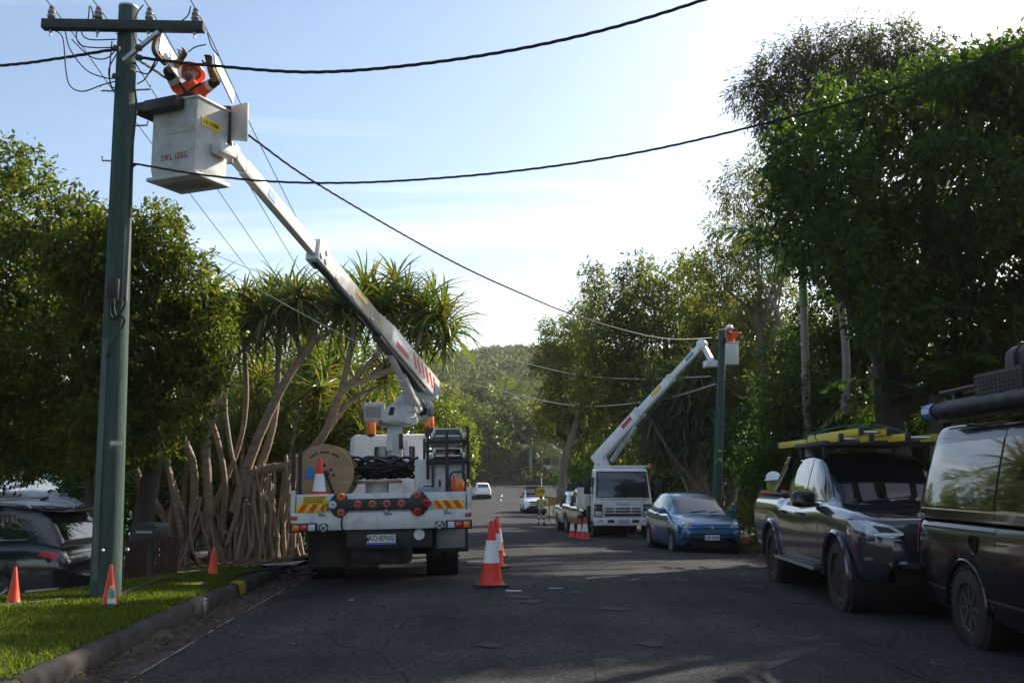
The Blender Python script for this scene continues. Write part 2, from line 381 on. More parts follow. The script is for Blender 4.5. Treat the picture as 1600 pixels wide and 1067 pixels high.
def zg(x, y):
    """the land outside the road"""
    l, r = XL(y) - .62, XR(y) + .62
    z = zc(y)
    if x > r:
        t = x - r; z += .13 + .05 * min(t, 3) + .10 * max(0, min(t - 3, 14)) * (1 if y < 60 else .7) + .02 * max(0, t - 17)
    elif x < l:
        t = l - x
        if y < 16:
            e = lawn_edge(y); u = max(0, e - x); z += (.15 if u <= 0 else .12 - .62 * min(1, u / .9)) - .05 - .03 * max(0, u - 2)
        elif y < 40: z += .02 - .085 * min(t, 9) - .05 * max(0, min(t - 9, 30))
        else: z += .05 + .02 * min(t, 20)
    else: z -= .3
    if y > 140: z = max(z, .3 + min(1.8, (y - 142) * .28)) if y > 142 else z
    return z + (.03 * math.sin(x * .9 + 1.3 * y) if abs(x) > 10 else 0)
ROADY = sorted(set(list(np.arange(-14, 36, .5)) + list(np.arange(36, 131, 2.0)) + [130.0]))
def noisy(name, col1, col2, scale, rough=.9, bump=.5, bscale=30, mid=None):
    m = bpy.data.materials.new(name); m.use_nodes = True; nt = m.node_tree; L = nt.links; b = nt.nodes['Principled BSDF']
    b.inputs['Roughness'].default_value = rough; tc = N(nt, 'ShaderNodeTexCoord')
    n = N(nt, 'ShaderNodeTexNoise', Scale=scale, Detail=10., Roughness=.68); L.new(tc.outputs['Object'], n.inputs['Vector'])
    rp = N(nt, 'ShaderNodeValToRGB'); e = rp.color_ramp.elements; e[0].position = .34; e[1].position = .68
    e[0].color = tuple(col1) + (1,); e[1].color = tuple(col2) + (1,)
    if mid: q = e.new(.5); q.color = tuple(mid) + (1,)
    L.new(n.outputs['Fac'], rp.inputs[0]); L.new(rp.outputs[0], b.inputs['Base Color'])
    n3 = N(nt, 'ShaderNodeTexNoise', Scale=bscale, Detail=6.); L.new(tc.outputs['Object'], n3.inputs['Vector'])
    bp = N(nt, 'ShaderNodeBump'); bp.inputs['Strength'].default_value = bump; bp.inputs['Distance'].default_value = .05
    L.new(n3.outputs['Fac'], bp.inputs['Height']); L.new(bp.outputs[0], b.inputs['Normal']); MAT[name] = m; return m
noisy('soil', (.035, .025, .016), (.11, .075, .045), 2.2, mid=(.06, .042, .026))
noisy('forest_floor', (.022, .026, .010), (.075, .07, .028), 1.1)
noisy('hill_ground', (.030, .040, .016), (.07, .075, .03), .05)
noisy('turf', (.030, .060, .010), (.075, .110, .018), 5, mid=(.05, .085, .012), bscale=120)
def asphalt():
    m = bpy.data.materials.new('asphalt'); m.use_nodes = True; nt = m.node_tree; L = nt.links; b = nt.nodes['Principled BSDF']
    tc = N(nt, 'ShaderNodeTexCoord'); v = tc.outputs['Object']
    big = N(nt, 'ShaderNodeTexNoise', Scale=.55, Detail=7., Roughness=.62); L.new(v, big.inputs['Vector'])
    mp = N(nt, 'ShaderNodeMapping'); mp.inputs['Scale'].default_value = (1.1, .09, 1); L.new(v, mp.inputs[0])
    lane = N(nt, 'ShaderNodeTexNoise', Scale=1.4, Detail=4.); L.new(mp.outputs[0], lane.inputs['Vector'])
    fine = N(nt, 'ShaderNodeTexNoise', Scale=30., Detail=5., Roughness=.75); L.new(v, fine.inputs['Vector'])
    vo = N(nt, 'ShaderNodeTexVoronoi', Scale=46.); L.new(v, vo.inputs['Vector'])
    def rng(src, a, b_, lo, hi):
        r = N(nt, 'ShaderNodeMapRange'); r.inputs['From Min'].default_value = a; r.inputs['From Max'].default_value = b_
        r.inputs['To Min'].default_value = lo; r.inputs['To Max'].default_value = hi; L.new(src, r.inputs['Value']); return r.outputs[0]
    def mul(a, c):
        q = N(nt, 'ShaderNodeMath', operation='MULTIPLY'); L.new(a, q.inputs[0]); L.new(c, q.inputs[1]); return q.outputs[0]
    k = mul(mul(rng(big.outputs['Fac'], .3, .7, .62, 1.45), rng(lane.outputs['Fac'], .3, .7, .8, 1.22)), mul(rng(fine.outputs['Fac'], .3, .7, .4, 1.75), rng(vo.outputs['Color'], 0, 1, .45, 1.7)))
    # long sealed cracks
    mp2 = N(nt, 'ShaderNodeMapping'); mp2.inputs['Scale'].default_value = (.5, .22, 1); L.new(v, mp2.inputs[0])
    cv = N(nt, 'ShaderNodeTexVoronoi', Scale=.8, feature='DISTANCE_TO_EDGE'); wn = N(nt, 'ShaderNodeTexNoise', Scale=2.5, Detail=5.)
    L.new(mp2.outputs[0], wn.inputs['Vector'])
    ad = N(nt, 'ShaderNodeMix', data_type='RGBA'); ad.inputs['Factor'].default_value = .18; L.new(mp2.outputs[0], ad.inputs[6]); L.new(wn.outputs['Color'], ad.inputs[7]); L.new(ad.outputs[2], cv.inputs['Vector'])
    k = mul(k, rng(cv.outputs['Distance'], 0, .006, .55, 1))
    col = N(nt, 'ShaderNodeMix', data_type='RGBA', blend_type='MULTIPLY'); col.inputs['Factor'].default_value = 1
    col.inputs[6].default_value = (.032, .0318, .0335, 1); L.new(k, col.inputs[7]); L.new(col.outputs[2], b.inputs['Base Color'])
    b.inputs['Roughness'].default_value = .92; b.inputs['Specular IOR Level'].default_value = .12
    bp = N(nt, 'ShaderNodeBump'); bp.inputs['Strength'].default_value = .55; bp.inputs['Distance'].default_value = .012
    L.new(mul(fine.outputs['Fac'], rng(vo.outputs['Distance'], 0, .6, .5, 1)), bp.inputs['Height']); L.new(bp.outputs[0], b.inputs['Normal']); MAT['asphalt'] = m
asphalt()
US = np.linspace(0, 1, 15)
m = MB(); m.grid(lambda y, u: (lerp(XL(y), XR(y), u), y, zroad(lerp(XL(y), XR(y), u), y)), ROADY, US)
struct(m.build('road', 'asphalt', recalc=True))
m = MB(); m.grid(lambda x, y: (x, y, zc(y) + .05 - .0005 * abs(x)), np.linspace(-90, 90, 46), np.linspace(130.02, 143, 5))
struct(m.build('cross_street', 'asphalt'))
m = MB()
for x0, x1, y0, y1 in ((-.06, .05, 100, 103), (-.08, .06, 110, 114)):
    m.grid(lambda x, y: (x - 1.1, y, zroad(x - 1.1, y) + .006), [x0, x1], np.linspace(y0, y1, 4))
struct(m.build('centre_line', 'reflective_white'))
# land sheet
gx = sorted(set(list(np.arange(-24, 24.1, .6)) + [-320, -200, -140, -100, -70, -55, -42, -33, -28, 28, 33, 42, 55, 70, 100, 140, 200, 320]))
gy = sorted(set(list(np.arange(-8, 40, .6)) + list(np.arange(40, 160, 3.)) + [-60, -30, -15]))
m = MB(); m.grid(lambda x, y: (x, y, zg(x, y)), gx, gy); struct(m.build('ground', 'forest_floor'))
def hz(x, y):
    t = (y - 152) / 300
    r = max(0, min(1, t)); h = 40 * (r * r * (3 - 2 * r)) * (1 + .10 * math.sin(x * .019 + .6) + .06 * math.sin(x * .043 + 2)) * interp(x, [-320, -140, -60, 60, 320], [.5, .85, 1, 1.02, .9])
    return zg(x, 159) + h - (max(0, y - 452) * .05)
m = MB(); m.grid(lambda x, y: (x, y, hz(x, y)), np.linspace(-320, 320, 60), np.linspace(159.4, 560, 40)); struct(m.build('hill', 'hill_ground'))
# kerb and gutter: cross section (offset outwards from the road edge, height)
def extrude_edge(name, sec, edge, sgn, y0, y1, mt, hs=None, step=.5):
    m = MB(); ys = np.arange(y0, y1 + 1e-6, step)
    def pt(y, k):
        o, h = sec[k]; x = edge(y) + sgn * o; f = hs(y) if hs else 1
        j = .006 if k not in (0, len(sec) - 1) else 0; hsh = math.sin(y * 37.7 + k * 12.9) * .6 + math.sin(y * 91.3 + k * 7.1) * .4
        return (x + j * hsh, y, zroad(edge(y), y) + h * f + j * .8 * math.sin(y * 53.1 + k * 3.3))
    n = len(sec); vs = [pt(y, k) for y in ys for k in range(n)]
    fs = [(i * n + k, (i + 1) * n + k, (i + 1) * n + k + 1, i * n + k + 1) for i in range(len(ys) - 1) for k in range(n - 1)]
    m.add(vs, fs); m.add([pt(ys[0], k) for k in range(n)] + [pt(ys[-1], k) for k in range(n)], [tuple(range(n)), tuple(range(2 * n - 1, n - 1, -1))])
    return struct(m.build(name, mt, angle=50))
KS = [(.455, -.2), (.455, -.01), (.47, .11), (.49, .135), (.52, .15), (.60, .152), (.625, .14), (.63, -.2)]
GS = [(.0, -.2), (.0, .006), (.22, -.012), (.458, -.02), (.458, -.2)]
def dip(y): return interp(y, [15.2, 15.9, 19.2, 20.0], [1, .12, .12, 1])
extrude_edge('gutter', GS, XL, -1, -10, 119, 'kerb_concrete')
extrude_edge('gutter', GS, XR, 1, -10, 119, 'kerb_concrete')
# kerb stones cast in lengths, a joint every 2.4 m near the camera
y = -9.8; k = 0
while y < 30:
    extrude_edge('kerb', KS, XL, -1, y, y + 2.385, 'kerb_concrete', dip, step=.265); extrude_edge('kerb', KS, XR, 1, y, y + 2.385, 'kerb_concrete', step=.53); y += 2.4
extrude_edge('kerb', KS, XL, -1, y, 118, 'kerb_concrete', step=1); extrude_edge('kerb', KS, XR, 1, y, 118, 'kerb_concrete', step=1)
# pale worn lip of the gutter
m = MB()
for a, b_ in ((-8, 6.4), (6.5, 9.6), (9.9, 11.1), (11.6, 13.9), (14.3, 16.0)):
    ys = np.arange(a, b_, .17)
    m.grid(lambda y, u: (XL(y) + .012 + u * (.020 + .010 * math.sin(y * 7.1) + .010 * math.sin(y * 17)) , y, zroad(XL(y), y) + .010), ys, [-.5, .5])
struct(m.build('gutter_edge_line', 'gutter_lip'))
# lawn beside the pole
m = MB(); ly = np.arange(-6, 15.5, .3)
m.grid(lambda y, u: (lerp(kerb_back(y) - .006, lawn_edge(y), u), y, zlawn(lerp(kerb_back(y), lawn_edge(y), u), y) - (.0 if u < .96 else .06)), ly, list(np.linspace(0, .9, 12)) + [.96, 1.0])
struct(m.build('lawn', 'turf'))
def blades(name, pts, h, w, mt, lean=.35):
    n = len(pts); pts = np.asarray(pts); a = RNG.uniform(0, 2 * PI, n); hh = h * RNG.uniform(.5, 1.25, n)
    d = np.stack([np.cos(a), np.sin(a), np.zeros(n)], 1); s = np.stack([-np.sin(a), np.cos(a), np.zeros(n)], 1)
    tip = pts + d * (hh * lean * RNG.uniform(0, 1.6, n))[:, None]; tip[:, 2] += hh
    midp = pts + d * (hh * lean * .25)[:, None]; midp[:, 2] += hh * .55
    V = np.concatenate([pts - s * w / 2, pts + s * w / 2, midp + s * w * .4, tip, midp - s * w * .4], 0)
    i = np.arange(n); Q = np.stack([i, i + n, i + 2 * n, i + 3 * n, i + 4 * n], 1)
    o = link(name, np_mesh(name, V, Q), mt); tag(o, kind='stuff'); return o
def scatter(n, fx0, fx1, y0, y1, fz, pw=1.):
    y = y0 + (y1 - y0) * RNG.uniform(0, 1, n) ** pw; u = RNG.uniform(0, 1, n)
    return [(lerp(fx0(b), fx1(b), c), b, fz(lerp(fx0(b), fx1(b), c), b)) for b, c in zip(y, u)]
tag(blades('grass', scatter(64000, lambda y: kerb_back(y) + .01, lambda y: max(lawn_edge(y), -6.6), 5.2, 15.3, lambda x, y: zlawn(x, y) - .008, 1.25), .05, .009, 'leaf_grass'),
    'short mown grass on the verge beside the green pole', 'grass')
tag(blades('dry_grass', scatter(2600, lambda y: kerb_back(y) + .05, lambda y: max(lawn_edge(y), -6.6), 5.2, 15.3, lambda x, y: zlawn(x, y) - .004, 1.25), .045, .008, 'leaf_dead'), 'dry blades scattered through the mown verge', 'grass')
tag(blades('weeds', scatter(160, lambda y: kerb_back(y) + .05 + .02 * math.sin(9 * y), lambda y: kerb_back(y) - .05, 5.2, 15.0, lambda x, y: zlawn(x, y) - .02), .06, .011, 'leaf_grass', .9), 'ragged grass tufts hanging over the kerb edge', 'grass')
# right verge
def vr(y): return XR(y) + .635
m = MB(); m.grid(lambda y, u: (vr(y) + u * (2.6 + .5 * math.sin(y)), y, zroad(XR(y), y) + .14 + .04 * u), np.arange(10, 112, 1.), np.linspace(0, 1, 5)); struct(m.build('verge', 'turf'))
tag(blades('grass', scatter(26000, vr, lambda y: vr(y) + 2.4, 17, 32, lambda x, y: zroad(XR(y), y) + .14) + scatter(14000, vr, lambda y: vr(y) + 2.4, 40, 95, lambda x, y: zroad(XR(y), y) + .14), .085, .018, 'leaf_grass'),
    'sunlit grass on the verge behind the parked cars', 'grass')
tag(blades('grass', [(x, y, zg(x, y) + .0) for x, y in zip(RNG.uniform(-34, 34, 9000), RNG.uniform(143.2, 150, 9000))], .22, .09, 'leaf_grass'), 'grass bank along the far cross street', 'grass')
# concrete driveway apron on the left, and the drive the parked SUV stands on
m = MB(); m.grid(lambda y, u: (lerp(XL(y) - .65, -9.5, u), y, max(zroad(XL(y), y) + .03 - .12 * u * 3, zg(lerp(XL(y) - .65, -9.5, u), y) + .02)), np.arange(15.9, 19.3, .4), np.linspace(0, 1, 14))
struct(m.build('driveway_apron', 'concrete_pale'))
m = MB(); m.grid(lambda x, y: (x, y, max(zg(x, y), -.55) + .05), np.linspace(-16, -6.2, 12), np.linspace(9.0, 15.8, 10)); struct(m.build('driveway', 'concrete'))
m = MB(); m.grid(lambda x, y: (x, y, zg(x, y) + .035 + .03 * math.sin(3 * x + y) * math.sin(2 * y)), np.linspace(-9.5, -3.95, 22), np.linspace(19.3, 34, 20)); struct(m.build('garden_bed', 'soil'))
m = MB(); m.grid(lambda x, y: (x, y, zg(x, y) + .03), [6.3, 7.0, 7.8, 8.6], np.linspace(21.2, 22.6, 4)); 
m = MB(); m.grid(lambda y, u: (vr(y) - .01 + u * 4.5, y, zroad(XR(y), y) + .155 + .05 * u), [23.2, 23.8, 24.5], [0, .5, 1]); struct(m.build('footpath', 'concrete_pale'))
# leaf litter in the gutter and on the road
pts = []
for _ in range(700):
    y = random.uniform(5.5, 16); x = XL(y) - abs(random.gauss(.30, .16)) + (.5 * random.random() ** 3); pts.append((x, y, zroad(XL(y), y) + .0 if x < XL(y) else zroad(x, y) + .004))
for _ in range(160):
    y = random.uniform(6, 20); x = random.uniform(-2.6, 6.0); pts.append((x, y, zroad(x, y) + .006))
V = []; Q = []
for p in pts:
    a = random.uniform(0, 2 * PI); l = random.uniform(.012, .045); w = l * random.uniform(.25, .5); c, s_ = math.cos(a), math.sin(a); b0 = len(V); t = random.uniform(0, .03)
    V += [(p[0] - c * l, p[1] - s_ * l, p[2] + .004), (p[0] + s_ * w, p[1] - c * w, p[2] + .006 + t), (p[0] + c * l, p[1] + s_ * l, p[2] + .006 + t * 1.3), (p[0] - s_ * w, p[1] + c * w, p[2] + .01)]; Q.append((b0, b0 + 1, b0 + 2, b0 + 3))
tag(link('leaf_litter', np_mesh('leaf_litter', V, Q), 'leaf_dead'), 'dry fallen leaves lying along the gutter and road', 'leaves', kind='stuff')
V = []; Q = []
for _ in range(2200):
    y = random.uniform(16.5, 30); x = random.uniform(-9, -4.0); z = zg(x, y) + .06; a = random.uniform(0, 2 * PI); l = random.uniform(.05, .16); w = l * .3; c, s_ = math.cos(a), math.sin(a); b0 = len(V)
    V += [(x - c * l, y - s_ * l, z), (x + s_ * w, y - c * w, z + .02), (x + c * l, y + s_ * l, z + random.uniform(0, .05)), (x - s_ * w, y + c * w, z + .01)]; Q.append((b0, b0 + 1, b0 + 2, b0 + 3))
tag(link('leaf_litter', np_mesh('leaf_litter', V, Q), 'leaf_dead'), 'brown mulch and fallen leaves under the pandanus trees', 'leaves', kind='stuff')

# ------------------------------------------------------------------ houses on the low side
h = thing('house', 'low house with a ribbed metal roof behind the dark parked SUV', 'house', (-14, 27, zg(-14, 27)))
def hl(p): return Vector(p) - Vector(h.location)
ra, rb, rc_, rd = P(-60, 800, 21.5), P(135, 792, 24), P(-200, 742, 30), P(60, 745, 31)
m = MB(); m.add([hl(p) for p in (ra, rb, rd, rc_)] + [hl(p) - Vector((0, 0, .12)) for p in (ra, rb, rd, rc_)], [(0, 1, 2, 3), (7, 6, 5, 4), (0, 4, 5, 1), (1, 5, 6, 2), (2, 6, 7, 3), (3, 7, 4, 0)]); roof = m.build('roof', 'roof_metal', h)
m = MB()
for i in range(46):
    t = i / 45; a, b_ = hl(ra.lerp(rb, t)), hl(rc_.lerp(rd, t)); m.bar(a + Vector((0, 0, .018)), b_ + Vector((0, 0, .018)), .035, .03)
o = m.build('roof_ribs', 'roof_metal', roof); o['kind'] = 'stuff'
m = MB(); c0, c1 = hl(ra.lerp(rb, .05)), hl(ra.lerp(rb, .95)); c2, c3 = hl(rc_.lerp(rd, .05)), hl(rc_.lerp(rd, .95)); lo = -.2
wl = [c0 + Vector((0, .5, -.2)), c1 + Vector((-.3, .5, -.2)), c3 + Vector((-.3, -.3, -.2)), c2 + Vector((0, -.3, -.2))]
m.add([Vector((p.x, p.y, lo)) for p in wl] + wl, [(0, 1, 5, 4), (1, 2, 6, 5), (2, 3, 7, 6), (3, 0, 4, 7)]); m.build('wall', 'wall_pale', h)
for t in (.3, .7):
    m = MB(); q = wl[0].lerp(wl[1], t); m.box((q.x, q.y - .04, q.z - .75), (1.2, .08, .9)); w_ = m.build('window', 'white_clean', h, bevel=.01); m = MB(); m.box((q.x, q.y - .085, q.z - .75), (1.08, .03, .78)); m.build('pane', 'glass', w_)
# loose pale sheet lying on that roof
m = MB(); m.add([P(-60, 790, 22.4) + Vector((0, 0, .16)), P(42, 765, 25.5) + Vector((0, 0, .16)), P(38, 757, 27) + Vector((0, 0, .16)), P(-60, 760, 26) + Vector((0, 0, .16)), P(-60, 790, 22.4) + Vector((0, 0, .10)), P(42, 765, 25.5) + Vector((0, 0, .10)), P(38, 757, 27) + Vector((0, 0, .10)), P(-60, 760, 26) + Vector((0, 0, .10))], [(0, 1, 2, 3), (7, 6, 5, 4), (0, 4, 5, 1), (1, 5, 6, 2), (2, 6, 7, 3), (3, 7, 4, 0)])
tag(m.build('roof_panel', 'white_clean'), 'smooth pale panel lying on the ribbed metal roof', 'roof panel')
h2 = thing('house', 'blue-grey weatherboard house glimpsed between trees above the metal roof', 'house', (-15.5, 36, zg(-15.5, 36)))
m = MB(); m.box((0, 0, 2.1), (5, 4, 4.2)); wall = m.build('wall', 'wall_teal', h2)
for i in range(16):
    mm = MB(); mm.box((0, -2.012, .4 + i * .24), (5.02, .03, .21), rot=(R(-4), 0, 0)); mm.build('weatherboard', 'wall_teal', wall)
m = MB(); m.prism([(-2.3, 0), (2.3, 0), (0, 1.2)], -2.8, 2.8, M=Matrix.Translation((0, 0, 4.2)) @ Matrix.Rotation(PI / 2, 4, 'X') @ Matrix.Rotation(PI / 2, 4, 'Y')); m.build('roof', 'roof_metal', h2)
m = MB(); m.box((.8, -2.05, 2.3), (1.1, .08, 1.2)); w_ = m.build('window', 'white_clean', h2); m = MB(); m.box((.8, -2.1, 2.3), (.96, .03, 1.06)); m.build('pane', 'glass', w_)
h3 = thing('house', 'brown house half hidden by bushes above the far cross street', 'house', P(880, 738, 152).to_tuple())
m = MB(); m.box((0, 0, 1.6), (9, 6, 5.2)); m.build('wall', 'wall_brown', h3)
m = MB(); m.prism([(-3.6, 0), (3.6, 0), (0, 1.6)], -5.2, 5.2, M=Matrix.Translation((0, 0, 4.2)) @ Matrix.Rotation(PI / 2, 4, 'X') @ Matrix.Rotation(PI / 2, 4, 'Y')); m.build('roof', 'dark_metal', h3)
for x in (-2.6, 0, 2.6):
    m = MB(); m.box((x, -3.04, 1.6), (1.4, .1, 1.4)); w_ = m.build('window', 'wall_pale', h3); m = MB(); m.box((x, -3.1, 1.6), (1.2, .04, 1.2)); m.build('pane', 'glass', w_)
# timber slat fence beside the mailbox
a, b_ = P(180, 858, 16.6), P(276, 858, 16.9); a.z = b_.z = 0
f = thing('timber_fence', 'low dark timber slat fence beside the pandanus roots', 'fence', (a.x, a.y, zg(a.x, a.y)))
n = 17
for i in range(n):
    p = (b_ - a) * (i / (n - 1)); gz = zg(a.x + p.x, a.y + p.y) - f.location.z
    m = MB(); m.box((p.x, p.y, gz + .36 - .1 + random.uniform(-.008, .008)), (.052, .022, .86)); m.build('slat', 'timber_dark', f, bevel=.004)
m = MB(); m.bar((0, .03, .2), (b_.x - a.x, b_.y - a.y + .03, .2), .035, .07); m.build('rail', 'timber_dark', f)
m = MB(); m.bar((0, .03, .5), (b_.x - a.x, b_.y - a.y + .03, .5), .035, .07); m.build('rail', 'timber_dark', f)
# letterbox
p = P(236, 833, 14.7); g = zg(p.x, p.y)
lb = thing('letterbox', 'black metal letterbox on a post in front of the timber fence', 'letterbox', (p.x, p.y, g), R(-6))
m = MB(); m.box((0, 0, p.z - g), (.34, .42, .20)); m.build('box', 'black_plastic', lb, bevel=.012)
m = MB(); m.prism([(-.185, 0), (.185, 0), (.12, .05), (-.12, .05)], -.22, .22, M=Matrix.Translation((0, 0, p.z - g + .102)) @ Matrix.Rotation(PI / 2, 4, 'X')); m.build('lid', 'dark_metal', lb)
m = MB(); m.box((0, 0, (p.z - g - .1) / 2), (.05, .05, p.z - g - .1)); m.build('post', 'dark_metal', lb)
m = MB(); m.box((0, -.215, p.z - g + .03), (.24, .012, .03)); m.build('slot', 'steel', lb)

# worn places in the road: sealed cracks, oil drips
mat('crack_seal', (.010, .010, .011), .7, var=.3, scale=6, spec=.2); mat('oil_stain', (.010, .0098, .0095), .7, var=.3, scale=9, spec=.25)
rs_ = random.Random(5)
for pts in (((.55, 5), (.62, 8), (.48, 11.5), (.6, 15), (.5, 21), (.3, 30)), ((3.1, 5.5), (2.9, 8), (3.0, 11), (2.7, 16))):
    q = spline([Vector((x, y, 0)) for x, y in pts], 14); m = MB(); L_ = []
    for i, p in enumerate(q):
        d_ = (q[min(i + 1, len(q) - 1)] - q[max(0, i - 1)]).normalized(); sd = Vector((-d_.y, d_.x, 0)); jx = sd * rs_.uniform(-.03, .03); w_ = rs_.uniform(.004, .011)
        for s_ in (-1, 1): v = p + jx + sd * s_ * w_; L_.append((v.x, v.y, zroad(v.x, v.y) + .004))
    m.add(L_, [(2 * i, 2 * i + 1, 2 * i + 3, 2 * i + 2) for i in range(len(q) - 1)]); struct(m.build('crack_seal', 'crack_seal'))
for _ in range(16):
    x, y, r = rs_.uniform(-2.3, 3.4), rs_.uniform(6, 26), rs_.uniform(.03, .16); ph = rs_.uniform(0, 6)
    m = MB(); m.add([(x, y, zroad(x, y) + .007)] + [(x + r * math.cos(a) * (1 + .3 * math.sin(3 * a + ph)), y + r * 1.2 * math.sin(a) * (1 + .3 * math.sin(2 * a + ph)), zroad(x, y) + .007) for a in np.linspace(0, 2 * PI, 15)[:-1]], [(0, 1 + i, 1 + (i + 1) % 14) for i in range(14)]); struct(m.build('oil_stain', 'oil_stain'))

# ------------------------------------------------------------------ vegetation
def unit(a): return a / np.maximum(1e-9, np.linalg.norm(a, axis=1, keepdims=True))
def leaf_quads(C, D, L, Wd, fold=.25, up=.6):
    """leaf blades: base C, direction D, arrays of lengths and widths"""
    n = len(C); rnd = RNG.normal(0, 1, (n, 3)); rnd[:, 2] += up * 2
    s = unit(np.cross(D, rnd)); nn = unit(np.cross(s, D)); L = L[:, None]; Wd = Wd[:, None]
    a = C; t = C + D * L - nn * L * .10; mid = C + D * L * .45
    V = np.concatenate([a, mid + s * Wd / 2 + nn * Wd * fold, t, mid - s * Wd / 2 + nn * Wd * fold], 0)
    i = np.arange(n); return V, np.stack([i, i + n, i + 2 * n, i + 3 * n], 1)
def crown_mesh(name, blobs, nspr, k, L, Wd, spread=.5, droop=.25, shell=.55, up=.6, flat=1.):
    """blobs: (centre, radius); sprigs of k leaves sit through the outer part of every blob"""
    w = np.array([b[1] ** 2 for b in blobs]); w = w / w.sum(); cnt = RNG.multinomial(nspr, w); C = []; O = []
    for (c, r), n in zip(blobs, cnt):
        d = unit(RNG.normal(0, 1, (n, 3))); rr = r * (shell + (1.06 - shell) * RNG.uniform(0, 1, n) ** .6) * (1 + .22 * np.sin(d[:, 0] * 5 + c[0]) * np.sin(d[:, 2] * 6 + c[2]))
        p = d * rr[:, None]; p[:, 2] *= flat; C.append(p + np.array(c)); O.append(d)
    C = np.concatenate(C); O = np.concatenate(O); n = len(C)
    tw = unit(O * .8 + RNG.normal(0, .55, (n, 3)) - np.array([0, 0, droop * .6]))
    ctr = np.repeat(C, k, 0) + np.repeat(tw, k, 0) * (RNG.uniform(-.2, 1, (n * k, 1)) * L * 2.2) + RNG.normal(0, L * .35, (n * k, 3))
    D = unit(np.repeat(tw, k, 0) * .7 + RNG.normal(0, spread, (n * k, 3)) - np.array([0, 0, droop]))
    s = RNG.uniform(.45, 1.35, n * k)
    V, Q = leaf_quads(ctr, D, L * s, Wd * s, up=up); return np_mesh(name, V, Q)
def wob(a, b, k=5, amp=.12):
    a, b = Vector(a), Vector(b); l = (b - a).length; out = []
    o = Vector((random.gauss(0, 1), random.gauss(0, 1), random.gauss(0, .5))) * l * amp; o2 = Vector((random.gauss(0, 1), random.gauss(0, 1), random.gauss(0, .5))) * l * amp * .5
    for i in range(k + 1):
        t = i / k; out.append(a.lerp(b, t) + o * math.sin(PI * t) + o2 * math.sin(2 * PI * t))
    return out
def tree(name, label, base, fork, blobs, r0, nspr, k, L, Wd, leaf, bark, limbs=9, cat='tree', group=None, **kw):
    t = thing(name, label, cat, tuple(base), group=group); B = Vector(base)
    m = MB(); tr = wob(Vector((0, 0, -.2)), Vector(fork) - B, 7, .04); m.tube(tr, [lerp(r0 * 1.25, r0 * .62, i / 7) for i in range(8)], 12); m.sphere(tr[-1], r0 * .62, 12, 8)
    bl = sorted(blobs, key=lambda b: -b[1])[:limbs]
    for c, r in bl:
        st = tr[random.randint(4, 7)]; en = Vector(c) - B; pp = wob(st, en, 6, .09); m.tube(pp, [lerp(r0 * .55, r0 * .10, i / 6) for i in range(7)], 6)
        for _ in range(3):
            q = pp[random.randint(2, 5)]; e = en + Vector((random.uniform(-1, 1), random.uniform(-1, 1), random.uniform(-.4, 1))) * r * .9; m.tube(wob(q, e, 4, .1), [r0 * .22, r0 * .17, r0 * .12, r0 * .08, r0 * .03], 5)
    m.build('trunk', bark, t)
    me = crown_mesh('crown', [(tuple(Vector(c) - B), r) for c, r in blobs], nspr, k, L, Wd, **kw); link('crown', me, leaf, t)
    return t
def pxblobs(lst, d, dj=.5):
    out = []
    for b in lst:
        px, py, r = b[:3]; dd = d + (b[3] if len(b) > 3 else random.uniform(-dj, dj)); p = P(px, py, dd); out.append((tuple(p), r / ppm(p)))
    return out
def gbase(px, d): x = P(px, 745, d).x; return (x, d, zg(x, d) - .05)
# --- broadleaf trees on the left
tree('broadleaf_tree', 'dense olive-green tree at the left edge above the dark SUV', gbase(-70, 18.5), P(-20, 600, 18.5),
     pxblobs([(45, 262, 30), (20, 330, 58), (78, 372, 52), (5, 430, 70), (75, 470, 66), (20, 550, 75), (95, 555, 66), (25, 640, 72), (105, 640, 62), (50, 690, 44), (-70, 340, 90), (-80, 500, 110), (-70, 650, 90), (120, 690, 42), (10, 250, 24), (110, 330, 22), (105, 300, 12)], 17.6, .9), .2, 5600, 9, .115, .052, 'leaf_olive', 'bark_dark')
tree('broadleaf_tree', 'bushy sunlit tree directly behind the green pole', gbase(225, 18), P(230, 600, 17.6),
     pxblobs([(190, 372, 42), (250, 372, 40), (150, 430, 56), (230, 440, 62), (292, 440, 44), (170, 520, 64), (258, 525, 68), (325, 515, 40), (190, 600, 62), (272, 600, 56), (318, 580, 36), (155, 672, 48), (232, 668, 44), (255, 335, 16), (150, 360, 26), (345, 470, 18), (300, 650, 26), (120, 400, 46), (125, 480, 56), (135, 345, 24)], 16.6, .8), .18, 5400, 9, .105, .048, 'leaf_olive', 'bark_dark')
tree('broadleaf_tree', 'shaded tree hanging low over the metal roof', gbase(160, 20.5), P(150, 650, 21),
     pxblobs([(60, 660, 70), (130, 660, 60), (10, 690, 60), (170, 640, 60), (110, 705, 34), (40, 715, 26), (-60, 700, 70), (230, 660, 50)], 21, .8), .15, 1900, 9, .12, .05, 'leaf_dark', 'bark_dark')
